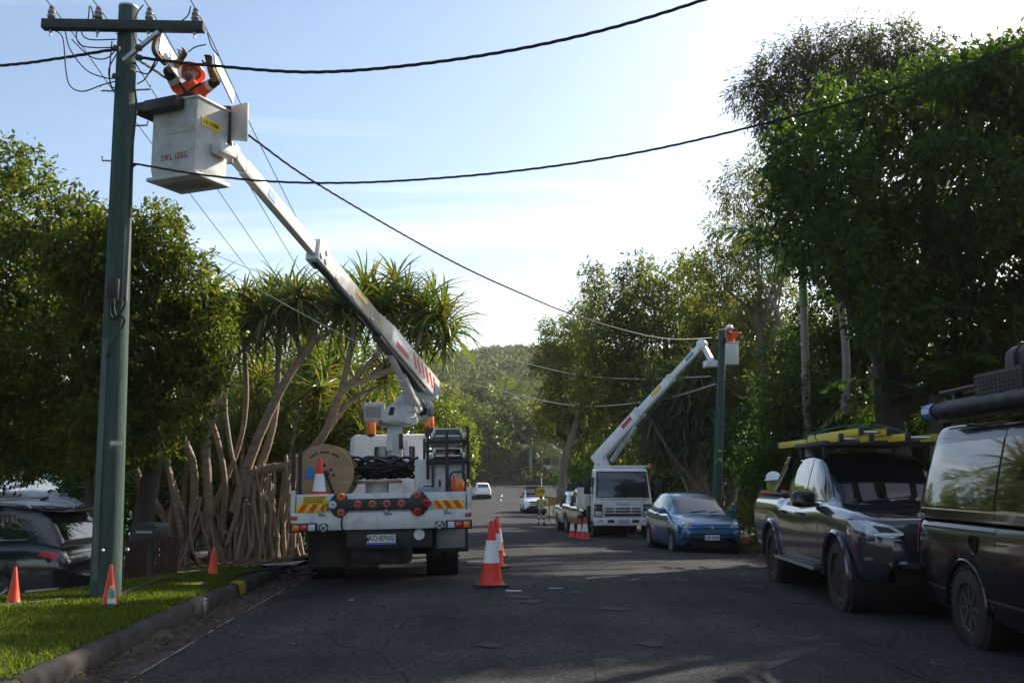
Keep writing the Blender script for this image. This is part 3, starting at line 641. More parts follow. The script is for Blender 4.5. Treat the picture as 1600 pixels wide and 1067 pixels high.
# --- big trees on the right
tree('fig_tree', 'huge dark glossy-leaved tree towering over the van and the pickup', gbase(1395, 20.5), P(1380, 560, 20.5),
     pxblobs([(1270, 250, 62), (1340, 200, 60), (1420, 180, 70), (1500, 170, 70), (1570, 170, 70), (1255, 325, 50), (1320, 320, 72), (1410, 300, 84), (1510, 290, 88), (1600, 280, 90), (1300, 395, 50), (1350, 400, 72), (1440, 410, 80), (1540, 410, 90), (1390, 480, 56), (1490, 500, 70), (1590, 520, 80), (1235, 250, 26),
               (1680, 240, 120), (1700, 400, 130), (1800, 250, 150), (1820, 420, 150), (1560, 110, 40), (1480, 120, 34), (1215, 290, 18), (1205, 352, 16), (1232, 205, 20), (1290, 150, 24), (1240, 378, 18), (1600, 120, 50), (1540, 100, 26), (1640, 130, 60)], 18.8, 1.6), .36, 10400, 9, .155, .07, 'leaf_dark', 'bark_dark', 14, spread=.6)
tree('she_oak_tree', 'tall feathery tree rising above the dark tree against the bright sky', gbase(1330, 29), P(1330, 350, 29),
     pxblobs([(1180, 145, 34), (1225, 110, 40), (1275, 75, 34), (1330, 85, 44), (1390, 75, 40), (1440, 90, 40), (1240, 170, 50), (1310, 150, 52), (1380, 150, 52), (1460, 140, 44), (1205, 190, 26), (1530, 130, 44), (1580, 110, 50)], 28, 1.2), .2, 4600, 9, .17, .034, 'leaf_fine', 'bark_grey', 12, shell=.2, droop=.35, spread=.4)
tree('gum_tree', 'grey-green gum tree left of the huge dark tree, above the far bucket', gbase(1190, 38), P(1180, 470, 38),
     pxblobs([(1160, 300, 44), (1200, 270, 40), (1215, 340, 50), (1145, 370, 44), (1190, 410, 56), (1130, 420, 34), (1150, 470, 50), (1215, 480, 50), (1090, 440, 30), (1170, 530, 44), (1240, 540, 50)], 38, 1.2), .2, 3000, 9, .17, .05, 'leaf_gum', 'bark_grey', 10, shell=.3, droop=.4)
for i, (bx, lab, bl, d, n) in enumerate((
    (1010, 'spreading gum tree directly behind the raised boom of the far truck', [(1000, 430, 30), (950, 480, 40), (1010, 480, 48), (1070, 450, 44), (960, 540, 54), (1030, 540, 60), (1090, 520, 48), (940, 600, 52), (1010, 610, 60), (1080, 590, 50), (1060, 660, 50), (985, 670, 50), (930, 430, 14), (922, 455, 10), (1085, 415, 24), (1120, 560, 40)], 46, 4300),
    (900, 'rounded gum tree at the edge of the open sky, left of the far boom', [(880, 530, 34), (920, 505, 34), (870, 570, 34), (915, 570, 46), (895, 620, 46), (950, 640, 46), (868, 650, 34), (920, 680, 44), (858, 545, 16)], 58, 3200),
    (1130, 'shaded gum tree behind the far pole and bucket', [(1110, 500, 40), (1160, 520, 46), (1130, 570, 50), (1190, 590, 50), (1100, 630, 46), (1220, 640, 50)], 42, 2400))):
    tree('gum_tree', lab, gbase(bx, d), P(bx, 600, d), pxblobs(bl, d, 2), .22, n, 9, .24, .085, 'leaf_gum', 'bark_grey', 12, shell=.3, droop=.35)
# understory on the right: separate shrubs
for px, py, r, d, lab in ((1420, 660, 90, 24, 'dark shrub behind the windscreen of the grey pickup'), (1300, 640, 80, 26, 'dark shrub below the two palms'), (1220, 720, 70, 27, 'dark shrub behind the worker in the white helmet'),
                          (1540, 600, 110, 22, 'dark shrub behind the roof load of the van'), (1262, 570, 56, 36, 'leafy shrub between the far pole and the palms'), (1060, 740, 50, 41, 'dark shrub behind the cab of the far truck'), (1350, 540, 70, 27, 'leafy shrub between the two palm trunks and the fern')):
    bl = pxblobs([(px + random.uniform(-1, 1) * r, py + random.uniform(-.8, .8) * r, r * random.uniform(.4, .7)) for _ in range(9)], d, 1.2)
    tree('shrub', lab, gbase(px, d), P(px, py + 20, d), bl, .07, 1500, 9, .15, .06, 'leaf_dark', 'bark_dark', 6, cat='shrub')
# low shrubs with light leaves by the verge
for px, py, r, d, lab in ((1160, 805, 22, 27, 'low shrub with pale leaves beside the small cone'), (1195, 800, 18, 26, 'small pale shrub behind the tail of the pickup')):
    bl = pxblobs([(px + random.uniform(-1, 1) * r, py + random.uniform(-.7, .7) * r, r * .5) for _ in range(6)], d, .4)
    tree('shrub', lab, gbase(px, d), P(px, py + 5, d), bl, .02, 160, 8, .13, .05, 'leaf_glossy', 'bark_dark', 4, cat='shrub')
# roadside shrubs and trees along the left beyond the truck
for px, d, lab, bl, n in ((680, 46, 'glossy sunlit shrub just past the white truck', [(680, 650, 30), (700, 668, 32), (716, 690, 28), (712, 720, 28), (690, 710, 36), (665, 690, 34), (670, 735, 30), (728, 705, 14), (640, 650, 34), (640, 700, 34)], 2300),
                          (745, 146, 'light green bush on the far corner behind the glossy shrub', [(735, 660, 30), (768, 690, 26), (790, 720, 20), (765, 730, 22), (745, 728, 22), (720, 690, 30), (730, 720, 28)], 2400),
                          (640, 40, 'green bush behind the turret of the white truck', [(600, 640, 34), (640, 620, 30), (575, 670, 36), (640, 680, 36), (550, 700, 36)], 1300)):
    tree('shrub', lab, gbase(px - 25, d), P(px - 15, 720, d), pxblobs(bl, d, 1), .06, n, 8, .17 if d < 100 else .42, .07 if d < 100 else .2, 'leaf_glossy', 'bark_dark', 7, cat='shrub')
# trees and hedge beyond the cross street
far = [(690, 665, 50, 150, 'tree'), (735, 645, 40, 175, 'tree'), (800, 650, 38, 185, 'tree'), (850, 665, 40, 160, 'tree'), (770, 680, 36, 150, 'tree'), (830, 690, 34, 152, 'tree'), (720, 700, 34, 150, 'tree'), (905, 690, 40, 155, 'tree'), (960, 700, 46, 158, 'tree'), (660, 640, 42, 190, 'tree'), (865, 645, 36, 200, 'tree'), (790, 632, 26, 215, 'tree'),
       (775, 735, 26, 146, 'bush'), (810, 740, 22, 146, 'bush'), (745, 742, 22, 146, 'bush'), (905, 745, 22, 147, 'bush'), (870, 755, 12, 145, 'bush'), (940, 735, 26, 148, 'bush'), (838, 750, 12, 145, 'bush')]
fw = ['pale', 'dense', 'rounded', 'spreading', 'loose', 'small', 'low', 'tall', 'broad', 'hazy', 'slender', 'olive', 'dark', 'squat', 'dim', 'shaded', 'tiny', 'leafy', 'lone']
for i, (px, py, r, d, kd) in enumerate(far):
    bl = pxblobs([(px + random.uniform(-.8, .8) * r, py + random.uniform(-.7, .6) * r, r * random.uniform(.38, .6)) for _ in range(8)], d, 2.5)
    place = 'at the left of the gap' if px < 760 else 'in the middle of the gap' if px < 850 else 'at the right of the gap'
    tree(kd, '%s green %s beyond the cross street, %s %d' % (fw[i], kd, place, i) if 0 else '%s %s on the far bank %s between the trucks' % (fw[i], kd, place), gbase(px, d), P(px, py + r * .5, d), bl, .2 if kd == 'tree' else .06, 900 if kd == 'tree' else 520, 7, .62 if kd == 'tree' else .42, .34 if kd == 'tree' else .24, 'leaf_far' if i % 3 else 'leaf_gum', 'bark_grey', 6, cat=kd, group='trees and bushes on the far bank')
# wooded hillside: one far-off mass
C = []; Rr = []
for _ in range(5200):
    y = random.uniform(160, 520) if random.random() < .75 else random.uniform(380, 480); x = random.uniform(-.30, .20) * y * 1.05
    C.append((x, y, hz(x, y) + random.uniform(3, 7.5))); Rr.append(random.uniform(2.6, 5.2))
C = np.array(C); Rr = np.array(Rr); k = 46
d = unit(RNG.normal(0, 1, (len(C) * k, 3))); d[:, 2] = np.abs(d[:, 2]) * .9 - .12
pp = np.repeat(C, k, 0) + d * np.repeat(Rr, k)[:, None] * RNG.uniform(.7, 1.05, (len(C) * k, 1)); s = RNG.uniform(.7, 1.3, len(pp))
V, Q = leaf_quads(pp, unit(d + RNG.normal(0, .6, d.shape)), 1.5 * s, 1.0 * s)
tag(link('forest', np_mesh('forest', V, Q), 'leaf_far'), 'far wooded hillside closing the end of the street', 'forest', kind='stuff')
C = None
# --- strap leaves
def strap(m, base, az, el, L, w, bend, seg=6, twist=0.):
    """arching strap leaf with a V section; el = start elevation, bend = total drop"""
    p = Vector(base); vs = []; a = el; hd = Vector((math.cos(az), math.sin(az), 0)); sd = Vector((-math.sin(az), math.cos(az), 0))
    for i in range(seg + 1):
        t = i / seg; ww = w * (1 - t ** 2.2) * (.75 + .25 * min(1, t * 5)) + .003
        up = Vector((-math.cos(az) * math.sin(a), -math.sin(az) * math.sin(a), math.cos(a)))
        vs += [p - sd * ww / 2 + up * ww * .25, p.copy(), p + sd * ww / 2 + up * ww * .25]
        p = p + (hd * math.cos(a) + Vector((0, 0, math.sin(a)))) * (L / seg); a -= bend / seg * (.35 + 1.3 * t)
    fs = []
    for i in range(seg):
        b = i * 3; fs += [(b, b + 3, b + 4, b + 1), (b + 1, b + 4, b + 5, b + 2)]
    m.add(vs, fs)
def rosette_mesh(n, L, w, lo, hi, bmin, bmax, stem=.25, dead=0):
    m = MB()
    for i in range(n):
        t = i / n; el = lerp(lo, hi, t ** .8) + random.uniform(-.15, .15); strap(m, (0, 0, stem * t), i * 2.4 + random.uniform(-.2, .2), el, L * random.uniform(.75, 1.15) * (1 - .25 * t), w * random.uniform(.8, 1.15), lerp(bmax, bmin, t) * random.uniform(.7, 1.2))
    return m.mesh('leaf_rosette', smooth=False, recalc=False)
ROS = [rosette_mesh(56, 1.0, .058, -.65, 1.0, .8, 2.3) for _ in range(3)]
ROSB = [rosette_mesh(50, 1.25, .06, -.5, 1.3, .9, 2.1) for _ in range(2)]
for me in ROS: me.materials.append(MAT['leaf_pandanus'])
for me in ROSB: me.materials.append(MAT['leaf_pandanus_blue'])
def rosette(t, p, s=1., meshes=ROS, tilt=.35, dr=None):
    o = link('leaf_rosette', random.choice(meshes), None, t); o.location = p; o.scale = (s,) * 3
    o.rotation_euler = (random.uniform(-tilt, tilt), random.uniform(-tilt, tilt), random.uniform(0, 6.28)); return o
def pandanus(name, label, base, limbs, roots, rootr, tips=(), rs=1.15, meshes=ROS, rw=.030, dark=False):
    """limbs: list of (point list, r0, r1); every limb end carries a rosette"""
    t = thing(name, label, 'pandanus', base); B = Vector(base)
    for pts, r0, r1, leafy in limbs:
        pts = spline([Vector(p) - B for p in pts], 6); k = len(pts)
        m = MB(); m.tube(pts, [.68 * lerp(r0, r1, i / (k - 1)) * (1 + .05 * math.sin(i * 2.3)) for i in range(k)], 10); m.build('trunk', 'bark_pandanus', t, angle=60)
        if leafy: rosette(t, pts[-1], rs * random.uniform(.85, 1.1), meshes)
    for p in tips: rosette(t, Vector(p) - B, rs * random.uniform(.8, 1.1), meshes, .6)
    for top, foot, spreadw in roots:
        for i in range(int(spreadw[1])):
            a = Vector(top) - B + Vector((random.uniform(-.12, .12), random.uniform(-.12, .12), random.uniform(-.35, .25)))
            e = Vector(foot) - B + Vector((random.uniform(-1, 1) * spreadw[0], random.uniform(-.7, .7) * spreadw[0], 0)); e.z = zg(e.x + B.x, e.y + B.y) - B.z - .03
            r = rootr * random.uniform(.6, 1.2); m = MB(); m.tube(wob(a, e, 4, .035), [r * .9, r, r, r * 1.05, r * 1.2], 7); m.build('prop_root', 'root_pandanus', t, angle=60)
    return t
D1 = 21.3
def Q_(px, py, dd=0): return P(px, py, D1 + dd)
b0 = gbase(318, D1)
pandanus('pandanus_tree', 'pandanus with a thick upright trunk and dense prop roots behind the fence', b0,
         [([Q_(322, 850), Q_(326, 790), Q_(322, 690), Q_(333, 650), Q_(366, 527)], .17, .10, 1), ([Q_(304, 800), Q_(300, 720), Q_(268, 640, .3), Q_(255, 560, .3)], .14, .09, 1),
          ([Q_(300, 850), Q_(275, 770), Q_(250, 690)], .10, .09, 0), ([Q_(250, 690), Q_(236, 600, .4), Q_(240, 520, .6)], .09, .08, 1), ([Q_(333, 660), Q_(322, 560, .5), Q_(330, 475, .6)], .09, .07, 1), ([Q_(366, 560), Q_(392, 532), Q_(410, 500, -.3)], .07, .06, 1), ([Q_(345, 845, .2), Q_(352, 760, .2), Q_(338, 680, .3), Q_(310, 600, .4), Q_(300, 520, .4)], .10, .07, 1), ([Q_(285, 840, -.2), Q_(268, 760, -.2), Q_(262, 700, 0), Q_(282, 620, 0), Q_(290, 540, .2)], .09, .07, 1), ([Q_(330, 800, .4), Q_(372, 700, .5), Q_(385, 620, .5), Q_(380, 520, .5)], .09, .07, 1), ([Q_(355, 850, -.2), Q_(375, 775, -.2), Q_(360, 700, -.1), Q_(352, 620, .1), Q_(368, 560, .2), Q_(376, 505, .2)], .08, .06, 1)],
         [(Q_(318, 778), Q_(318, 880), (.55, 15)), (Q_(275, 780), Q_(262, 880), (.4, 8)), (Q_(300, 790), Q_(290, 885), (.45, 9))], .034)
b1 = gbase(225, D1 + .3)
pandanus('pandanus_tree', 'pandanus with pale leaning trunks crossing just right of the pole', b1,
         [([Q_(272, 838), Q_(246, 790), Q_(216, 742), Q_(196, 672), Q_(190, 600, .4)], .11, .085, 1), ([Q_(234, 822, .3), Q_(222, 768, .3), Q_(205, 700, .3), Q_(198, 640, .5)], .12, .09, 1)],
         [(Q_(262, 812), Q_(275, 882), (.4, 8)), (Q_(232, 800), Q_(225, 880), (.35, 6))], .030)
b2 = gbase(400, D1)
pandanus('pandanus_tree', 'large pandanus with a sweeping branched trunk leaning over the white truck', b2,
         [([Q_(366, 800), Q_(385, 735), Q_(413, 662), Q_(451, 587), Q_(488, 531), Q_(490, 490)], .17, .10, 1), ([Q_(380, 805, .3), Q_(400, 745, .3), Q_(420, 690, .3), Q_(432, 625, .3), Q_(437, 500, .3)], .15, .09, 1),
          ([Q_(385, 775), Q_(400, 738), Q_(460, 723), Q_(505, 680), Q_(535, 611), Q_(575, 592), Q_(625, 572)], .17, .085, 0), ([Q_(625, 572), Q_(650, 545), Q_(662, 500)], .085, .07, 1), ([Q_(520, 655), Q_(536, 600), Q_(549, 540), Q_(552, 495)], .11, .075, 1), ([Q_(535, 615), Q_(565, 580), Q_(595, 545), Q_(610, 490)], .09, .07, 1),
          ([Q_(500, 690, .2), Q_(545, 630, .3), Q_(600, 600, .4)], .10, .07, 1), ([Q_(470, 552), Q_(460, 520, .4), Q_(448, 480, .4)], .08, .06, 1), ([Q_(484, 536), Q_(512, 522), Q_(528, 495)], .07, .06, 1), ([Q_(575, 592), Q_(620, 540, .5), Q_(600, 480, .5)], .075, .06, 1)],
         [(Q_(385, 770), Q_(378, 862), (.45, 12)), (Q_(420, 735), Q_(420, 862), (.45, 13)), (Q_(455, 722), Q_(455, 855), (.35, 10)), (Q_(400, 745), Q_(405, 865), (.4, 8))], .036,
         tips=[Q_(640, 470, .3), Q_(685, 500, -.2), Q_(690, 540, .2), Q_(655, 515, .8), Q_(620, 455, .8), Q_(590, 470, .9), Q_(520, 470, .6), Q_(560, 480, .2), Q_(470, 475, -.3), Q_(405, 490, .5), Q_(380, 480, .2), Q_(700, 520, .5), Q_(430, 470, .6), Q_(455, 495, .8), Q_(500, 480, 1.0), Q_(540, 500, .9), Q_(580, 500, .6), Q_(615, 500, 1.1), Q_(645, 490, 1.0), Q_(670, 475, .6), Q_(350, 500, .6), Q_(395, 515, .9), Q_(480, 510, .9), Q_(665, 540, .7), Q_(560, 460, .8)])
# strappy undergrowth behind, each plant on its own
k = 0
SP = sorted([(300, 640, 21), (345, 600, 21.5), (400, 600, 21), (440, 650, 21), (480, 620, 21), (520, 590, 21.5), (380, 690, 20.5), (430, 720, 20.5), (500, 700, 20.8), (540, 670, 21), (570, 640, 21), (470, 680, 22), (350, 700, 22), (280, 700, 21), (560, 690, 20.5), (410, 560, 23), (470, 560, 23), (530, 540, 23), (600, 620, 22), (590, 690, 22), (330, 740, 22), (450, 780, 21.5), (520, 750, 21.5), (230, 740, 21), (170, 780, 20)])
ORD = 'first second third fourth fifth sixth seventh eighth ninth tenth eleventh twelfth thirteenth fourteenth fifteenth sixteenth seventeenth eighteenth nineteenth twentieth twenty-first twenty-second twenty-third twenty-fourth twenty-fifth'.split()
wd = ['behind the thick upright pandanus trunk', 'behind the sweeping pandanus branch', 'behind the cable drum', 'between the crossing pale trunks', 'below the pandanus heads', 'above the prop roots']
for px, py, d in SP:
    d += 3.0; b = gbase(px, d); t = thing('strappy_plant', '%s strap-leaved plant in the thicket, %s counting from the pole' % ('tall' if py < 660 else 'low', ORD[k]), 'plant', b, group='strap-leaved plants in the pandanus thicket')
    top = P(px, py, d) - Vector(b); m = MB(); m.tube(wob((0, 0, -.1), top, 5, .06), [.07, .06, .055, .05, .05, .045], 7); m.build('stem', 'bark_pandanus', t)
    for j in range(3): rosette(t, top + Vector((random.uniform(-.35, .35), random.uniform(-.3, .3), -.55 * j)), random.uniform(.75, 1.05), ROS, .5)
    k += 1
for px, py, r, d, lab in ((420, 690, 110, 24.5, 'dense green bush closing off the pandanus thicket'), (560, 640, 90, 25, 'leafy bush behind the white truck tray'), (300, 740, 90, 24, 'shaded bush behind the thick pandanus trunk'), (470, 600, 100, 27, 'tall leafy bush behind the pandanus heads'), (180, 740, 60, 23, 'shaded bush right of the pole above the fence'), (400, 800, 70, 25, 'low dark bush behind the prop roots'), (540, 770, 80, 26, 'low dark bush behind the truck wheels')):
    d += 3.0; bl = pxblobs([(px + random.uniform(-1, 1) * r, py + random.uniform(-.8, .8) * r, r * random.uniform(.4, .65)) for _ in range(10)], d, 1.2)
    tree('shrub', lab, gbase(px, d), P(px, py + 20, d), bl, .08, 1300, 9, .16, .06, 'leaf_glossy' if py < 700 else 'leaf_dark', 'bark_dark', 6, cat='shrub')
# blue-green drooping pandanus behind the far pole
b3 = gbase(1090, 38)
lim = []
for px, py in ((1040, 640), (1075, 600), (1110, 590), (1150, 600), (1180, 640), (1030, 690), (1070, 670), (1110, 650), (1150, 660), (1190, 690), (1095, 700), (1140, 705), (1050, 720), (1020, 660), (1165, 700), (1085, 640), (1130, 625)):
    dd = random.uniform(-1.2, 1.2); lim.append(([P(1095 + random.uniform(-15, 30), 790, 38), P(lerp(1095, px, .55), lerp(770, py, .5), 38 + dd * .5), P(px, py, 38 + dd)], .13, .08, 1))
pandanus('pandanus_tree', 'blue-green pandanus with drooping leaves behind the far pole', b3, lim, [(P(1090, 770, 38), P(1090, 800, 38), (.7, 10))], .04, tips=[P(random.uniform(1010, 1200), random.uniform(590, 740), 38 + random.uniform(-1.6, 1)) for _ in range(26)], rs=1.5, meshes=ROSB)
# --- palms
def frond_mesh(L, n, ll, w, bend, fine=False):
    m = MB(); pts = []; p = Vector((0, 0, 0)); a = .9
    for i in range(13):
        pts.append(p.copy()); p = p + Vector((math.cos(a), 0, math.sin(a))) * L / 12; a -= bend / 12 * (.5 + i / 12)
    m.tube(pts, [.022 * (1 - .8 * i / 12) + .003 for i in range(13)], 5)
    for i in range(n):
        t = .12 + .88 * i / n; f = t * 12; j = min(11, int(f)); q = pts[j].lerp(pts[j + 1], f - j); dr = (pts[j + 1] - pts[j]).normalized()
        l = ll * (math.sin(PI * min(1, t * .93 + .07)) ** .6) * random.uniform(.85, 1.1)
        for s in (-1, 1):
            d = (dr * .55 + Vector((0, s, 0)) * .8 + Vector((0, 0, random.uniform(-.35, .15)))).normalized(); up = dr.cross(d).normalized() * s; sd = d.cross(up)
            e = q + d * l - Vector((0, 0, l * (.28 if not fine else .12))); mm = q + d * l * .5
            m.add([q - dr * w * .4, mm - dr * w * .5, e, mm + dr * w * .5], [(0, 1, 2, 3)])
    return m.mesh('frond', smooth=False, recalc=False)
PALM = [frond_mesh(2.5, 34, .72, .05, 1.7), frond_mesh(2.5, 34, .70, .05, 2.3)]
FERN = [frond_mesh(2.5, 42, .46, .065, 1.5, True), frond_mesh(2.5, 42, .46, .065, 1.15, True)]
for me in PALM + FERN: me.materials.append(MAT['leaf_palm'])
for me in FERN: me.materials[0] = MAT['leaf_dark']
def palm(label, base, top, r, nf, s=1., meshes=PALM, bark='bark_palm', shaft=True, name='palm_tree', tilt=.0, cat='palm'):
    t = thing(name, label, cat, base); B = Vector(base); e = Vector(top) - B
    m = MB(); pts = wob((0, 0, -.1), e, 24, .012); m.tube(pts, [r * (1.12 - .25 * i / 24) * (1.05 if i % 2 else .98) for i in range(25)], 10); m.build('trunk', bark, t, angle=60)
    if shaft:
        m = MB(); m.tube([e, e + Vector((0, 0, .5)), e + Vector((0, 0, 1.0))], [r * 1.15, r * 1.0, r * .55], 10); m.build('crown_shaft', 'palm_shaft', t); e = e + Vector((0, 0, .9))
    for i in range(nf):
        o = link('frond', meshes[i % len(meshes)], None, t); o.location = e; sc = s * random.uniform(.85, 1.1); o.scale = (sc,) * 3
        o.rotation_euler = (random.uniform(-.15, .15), random.uniform(-.35, .75) + tilt, i * 2.4 + random.uniform(-.2, .2))
    return t
palm('slender palm nearest the far pole, its fronds against the gum tree', gbase(1272, 25), P(1256, 478, 25), .105, 15, 1.1)
palm('slender palm whose trunk stands in front of the dark shrubs above the ladders', gbase(1314, 24.5), P(1313, 470, 24.5), .10, 12, .9)
palm('dark tree fern spreading between the pickup and the van', gbase(1455, 19.3), P(1462, 618, 19.3), .13, 15, .95, FERN, 'bark_dark', False, 'tree_fern', .15, 'tree fern')
palm('small palm standing on the bank at the end of the street', gbase(828, 146), P(829, 712, 146), .25, 12, 2.0)
palm('pale feathery palm above the glossy shrub at the bend', gbase(782, 154), P(784, 642, 154), .2, 12, 3.0)
palm('stooped palm with yellow-green fronds near the far wooden pole', gbase(890, 140), P(884, 725, 140), .2, 11, 1.9)
palm('palm whose frond tips hang into the top of the picture', gbase(1800, 15), P(1575, -165, 13.6), .10, 15, 1.0)

# verge shrubs along the right beyond the far truck, and unseen trees added around the camera to shade the road
for px, py, r, d, lab in ((960, 740, 44, 62, 'dark shrub behind the cab of the far truck, left of its turret'), (920, 735, 34, 74, 'dark shrub on the verge right of the flagger'), (1010, 730, 50, 52, 'shaded shrub right of the far turret'), (1130, 740, 60, 44, 'shaded shrub filling the gap under the blue-green pandanus'), (1180, 700, 60, 36, 'dark shrub right of the far pole'), (1265, 760, 60, 31, 'low dark shrub behind the pickup tray'), (1360, 720, 80, 30, 'low dark shrub behind the pickup cab'), (1480, 700, 110, 28, 'low dark shrub between the pickup and the van'), (1590, 700, 130, 27, 'low dark shrub behind the van')):
    bl = pxblobs([(px + random.uniform(-1, 1) * r, py + random.uniform(-.7, .7) * r, r * random.uniform(.4, .65)) for _ in range(10)], d, 1.5)
    tree('shrub', lab, gbase(px, d), P(px, py + 10, d), bl, .07, 1400, 8, .2 if d > 40 else .16, .08, 'leaf_dark', 'bark_dark', 6, cat='shrub')
for i, (x, y, lab) in enumerate(((9.5, -2, 'street tree behind the photographer near the van'), (-9, -3, 'street tree behind the photographer near the lawn'), (12, 8, 'street tree beside the van, outside the view'), (-13, 6, 'street tree beside the drive, outside the view'))):
    bl = [((x + random.uniform(-3, 3), y + random.uniform(-3.2, 3.2), random.uniform(3, 7)), random.uniform(1.3, 2.0)) for _ in range(12)]
    tree('unseen_shade_tree', lab, (x, y, zg(x, y) - .1), (x, y, 3.2), bl, .22, 1500, 8, .3, .15, 'leaf_dark', 'bark_dark', 6)

# ------------------------------------------------------------------ cars: lofted shells, glass and trim laid on the shell
def sm(a, k=2):
    a = np.array(a, float)
    for _ in range(k):
        b = a.copy(); b[1:-1] = (a[:-2] + 2 * a[1:-1] + a[2:]) / 4; a = b
    return a
def stations(x0, x1, n=84):
    t = np.linspace(0, 1, n); t = .55 * t + .45 * (1 - np.cos(PI * t)) / 2; return x0 + (x1 - x0) * t
HALF = [(.90, -.02), (.955, .02), (.975, .12), (.988, .30), (1.0, .52), (.998, .70), (.975, .85), (.945, .925), (.89, .975), (.78, .996), (.55, 1.008), (.28, 1.014), (0, 1.016)]
def shell(ctrl, arches=(), half=HALF, n=90, smooth_k=3):
    c = sorted(ctrl); X = [q[0] for q in c]; xs = stations(X[0], X[-1], n)
    w, zb, zt = [sm(np.interp(xs, X, [q[i] for q in c]), smooth_k) for i in (1, 2, 3)]
    secs = []
    for i, x in enumerate(xs):
        pts = []
        for yf, zf in half:
            y = w[i] * yf; z = zb[i] + (zt[i] - zb[i]) * zf
            if yf > .6:
                for ax, r, az in arches:
                    if abs(x - ax) < r:
                        za = az + math.sqrt(r * r - (x - ax) ** 2)
                        if z < za: z = min(za, zt[i] - .02)
            pts.append((x, y, z))
        secs.append([(x, -y, z) for x, y, z in pts] + [(x, y, z) for x, y, z in reversed(pts[:-1])])
    return secs
def green(ctrl, n=60):
    c = sorted(ctrl); X = [q[0] for q in c]; xs = stations(X[0], X[-1], n)
    wb, zb, zt, wr = [sm(np.interp(xs, X, [q[i] for q in c]), 2) for i in (1, 2, 3, 4)]
    secs = []
    for i, x in enumerate(xs):
        h = zt[i] - zb[i]; e = min(.09, h * .4)
        half = [(wb[i], zb[i] - .03), (wb[i], zb[i]), (lerp(wb[i], wr[i], .5) + .012, zb[i] + (h - e) * .5), (wr[i] + .004, zt[i] - e), (wr[i] - .02, zt[i] - e * .45), (wr[i] - .07, zt[i] - e * .12), (wr[i] * .7, zt[i] + .006), (wr[i] * .35, zt[i] + .012), (0, zt[i] + .014)]
        secs.append([(x, -y, z) for y, z in half] + [(x, y, z) for y, z in reversed(half[:-1])])
    return secs
def secs_mb(secs):
    m = MB(); k = len(secs[0]); vs = [p for s in secs for p in s]
    fs = [(i * k + j, i * k + j + 1, (i + 1) * k + j + 1, (i + 1) * k + j) for i in range(len(secs) - 1) for j in range(k - 1)]
    fs += [tuple(range(k)), tuple((len(secs) - 1) * k + j for j in reversed(range(k)))]
    return m.add(vs, fs)
class Skin:
    """the shell surfaces that trim is projected on"""
    def __init__(s, mbs):
        v = []; f = []
        for m in mbs:
            o = len(v); v += [Vector(p) for p in m.v]; f += [tuple(i + o for i in q) for q in m.f]
        s.t = BVHTree.FromPolygons(v, f)
    def hit(s, axis, sg, a, b):
        if axis == 'x': o, d = Vector((sg * 9, a, b)), Vector((-sg, 0, 0))
        elif axis == 'y': o, d = Vector((a, sg * 9, b)), Vector((0, -sg, 0))
        else: o, d = Vector((a, b, 9)), Vector((0, 0, -1))
        h = s.t.ray_cast(o, d)
        return (h[0], (h[1] if h[1].dot(d) < 0 else -h[1])) if h[0] is not None else None
    def patch(s, name, mt, parent, axis, sg, poly, off=.006, step=.06, bevel=None):
        bm = bmesh.new(); vs = [bm.verts.new((a, b, 0)) for a, b in poly]; bm.faces.new(vs)
        for ax in (0, 1):
            lo = min(p[ax] for p in poly); hi = max(p[ax] for p in poly); n = max(1, int((hi - lo) / step))
            for i in range(1, n):
                nrm = Vector((1, 0, 0)) if ax == 0 else Vector((0, 1, 0)); bmesh.ops.bisect_plane(bm, geom=bm.verts[:] + bm.edges[:] + bm.faces[:], plane_co=nrm * lerp(lo, hi, i / n), plane_no=nrm)
        dead = []; last = None
        for v in bm.verts:
            h = s.hit(axis, sg, v.co.x, v.co.y)
            if h is None: dead.append(v)
            else: v.co = h[0] + h[1] * off
        if dead: bmesh.ops.delete(bm, geom=dead, context='VERTS')
        bmesh.ops.triangulate(bm, faces=bm.faces[:])
        for f_ in bm.faces:
            if f_.normal.dot(Vector((sg, 0, 0) if axis == 'x' else (0, sg, 0) if axis == 'y' else (0, 0, 1))) < 0: f_.normal_flip()
        me = bpy.data.meshes.new(name); bm.to_mesh(me); bm.free(); smoothen(me, 50); return link(name, me, mt, parent)
def mirror(poly): return [(-a, b) for a, b in poly]
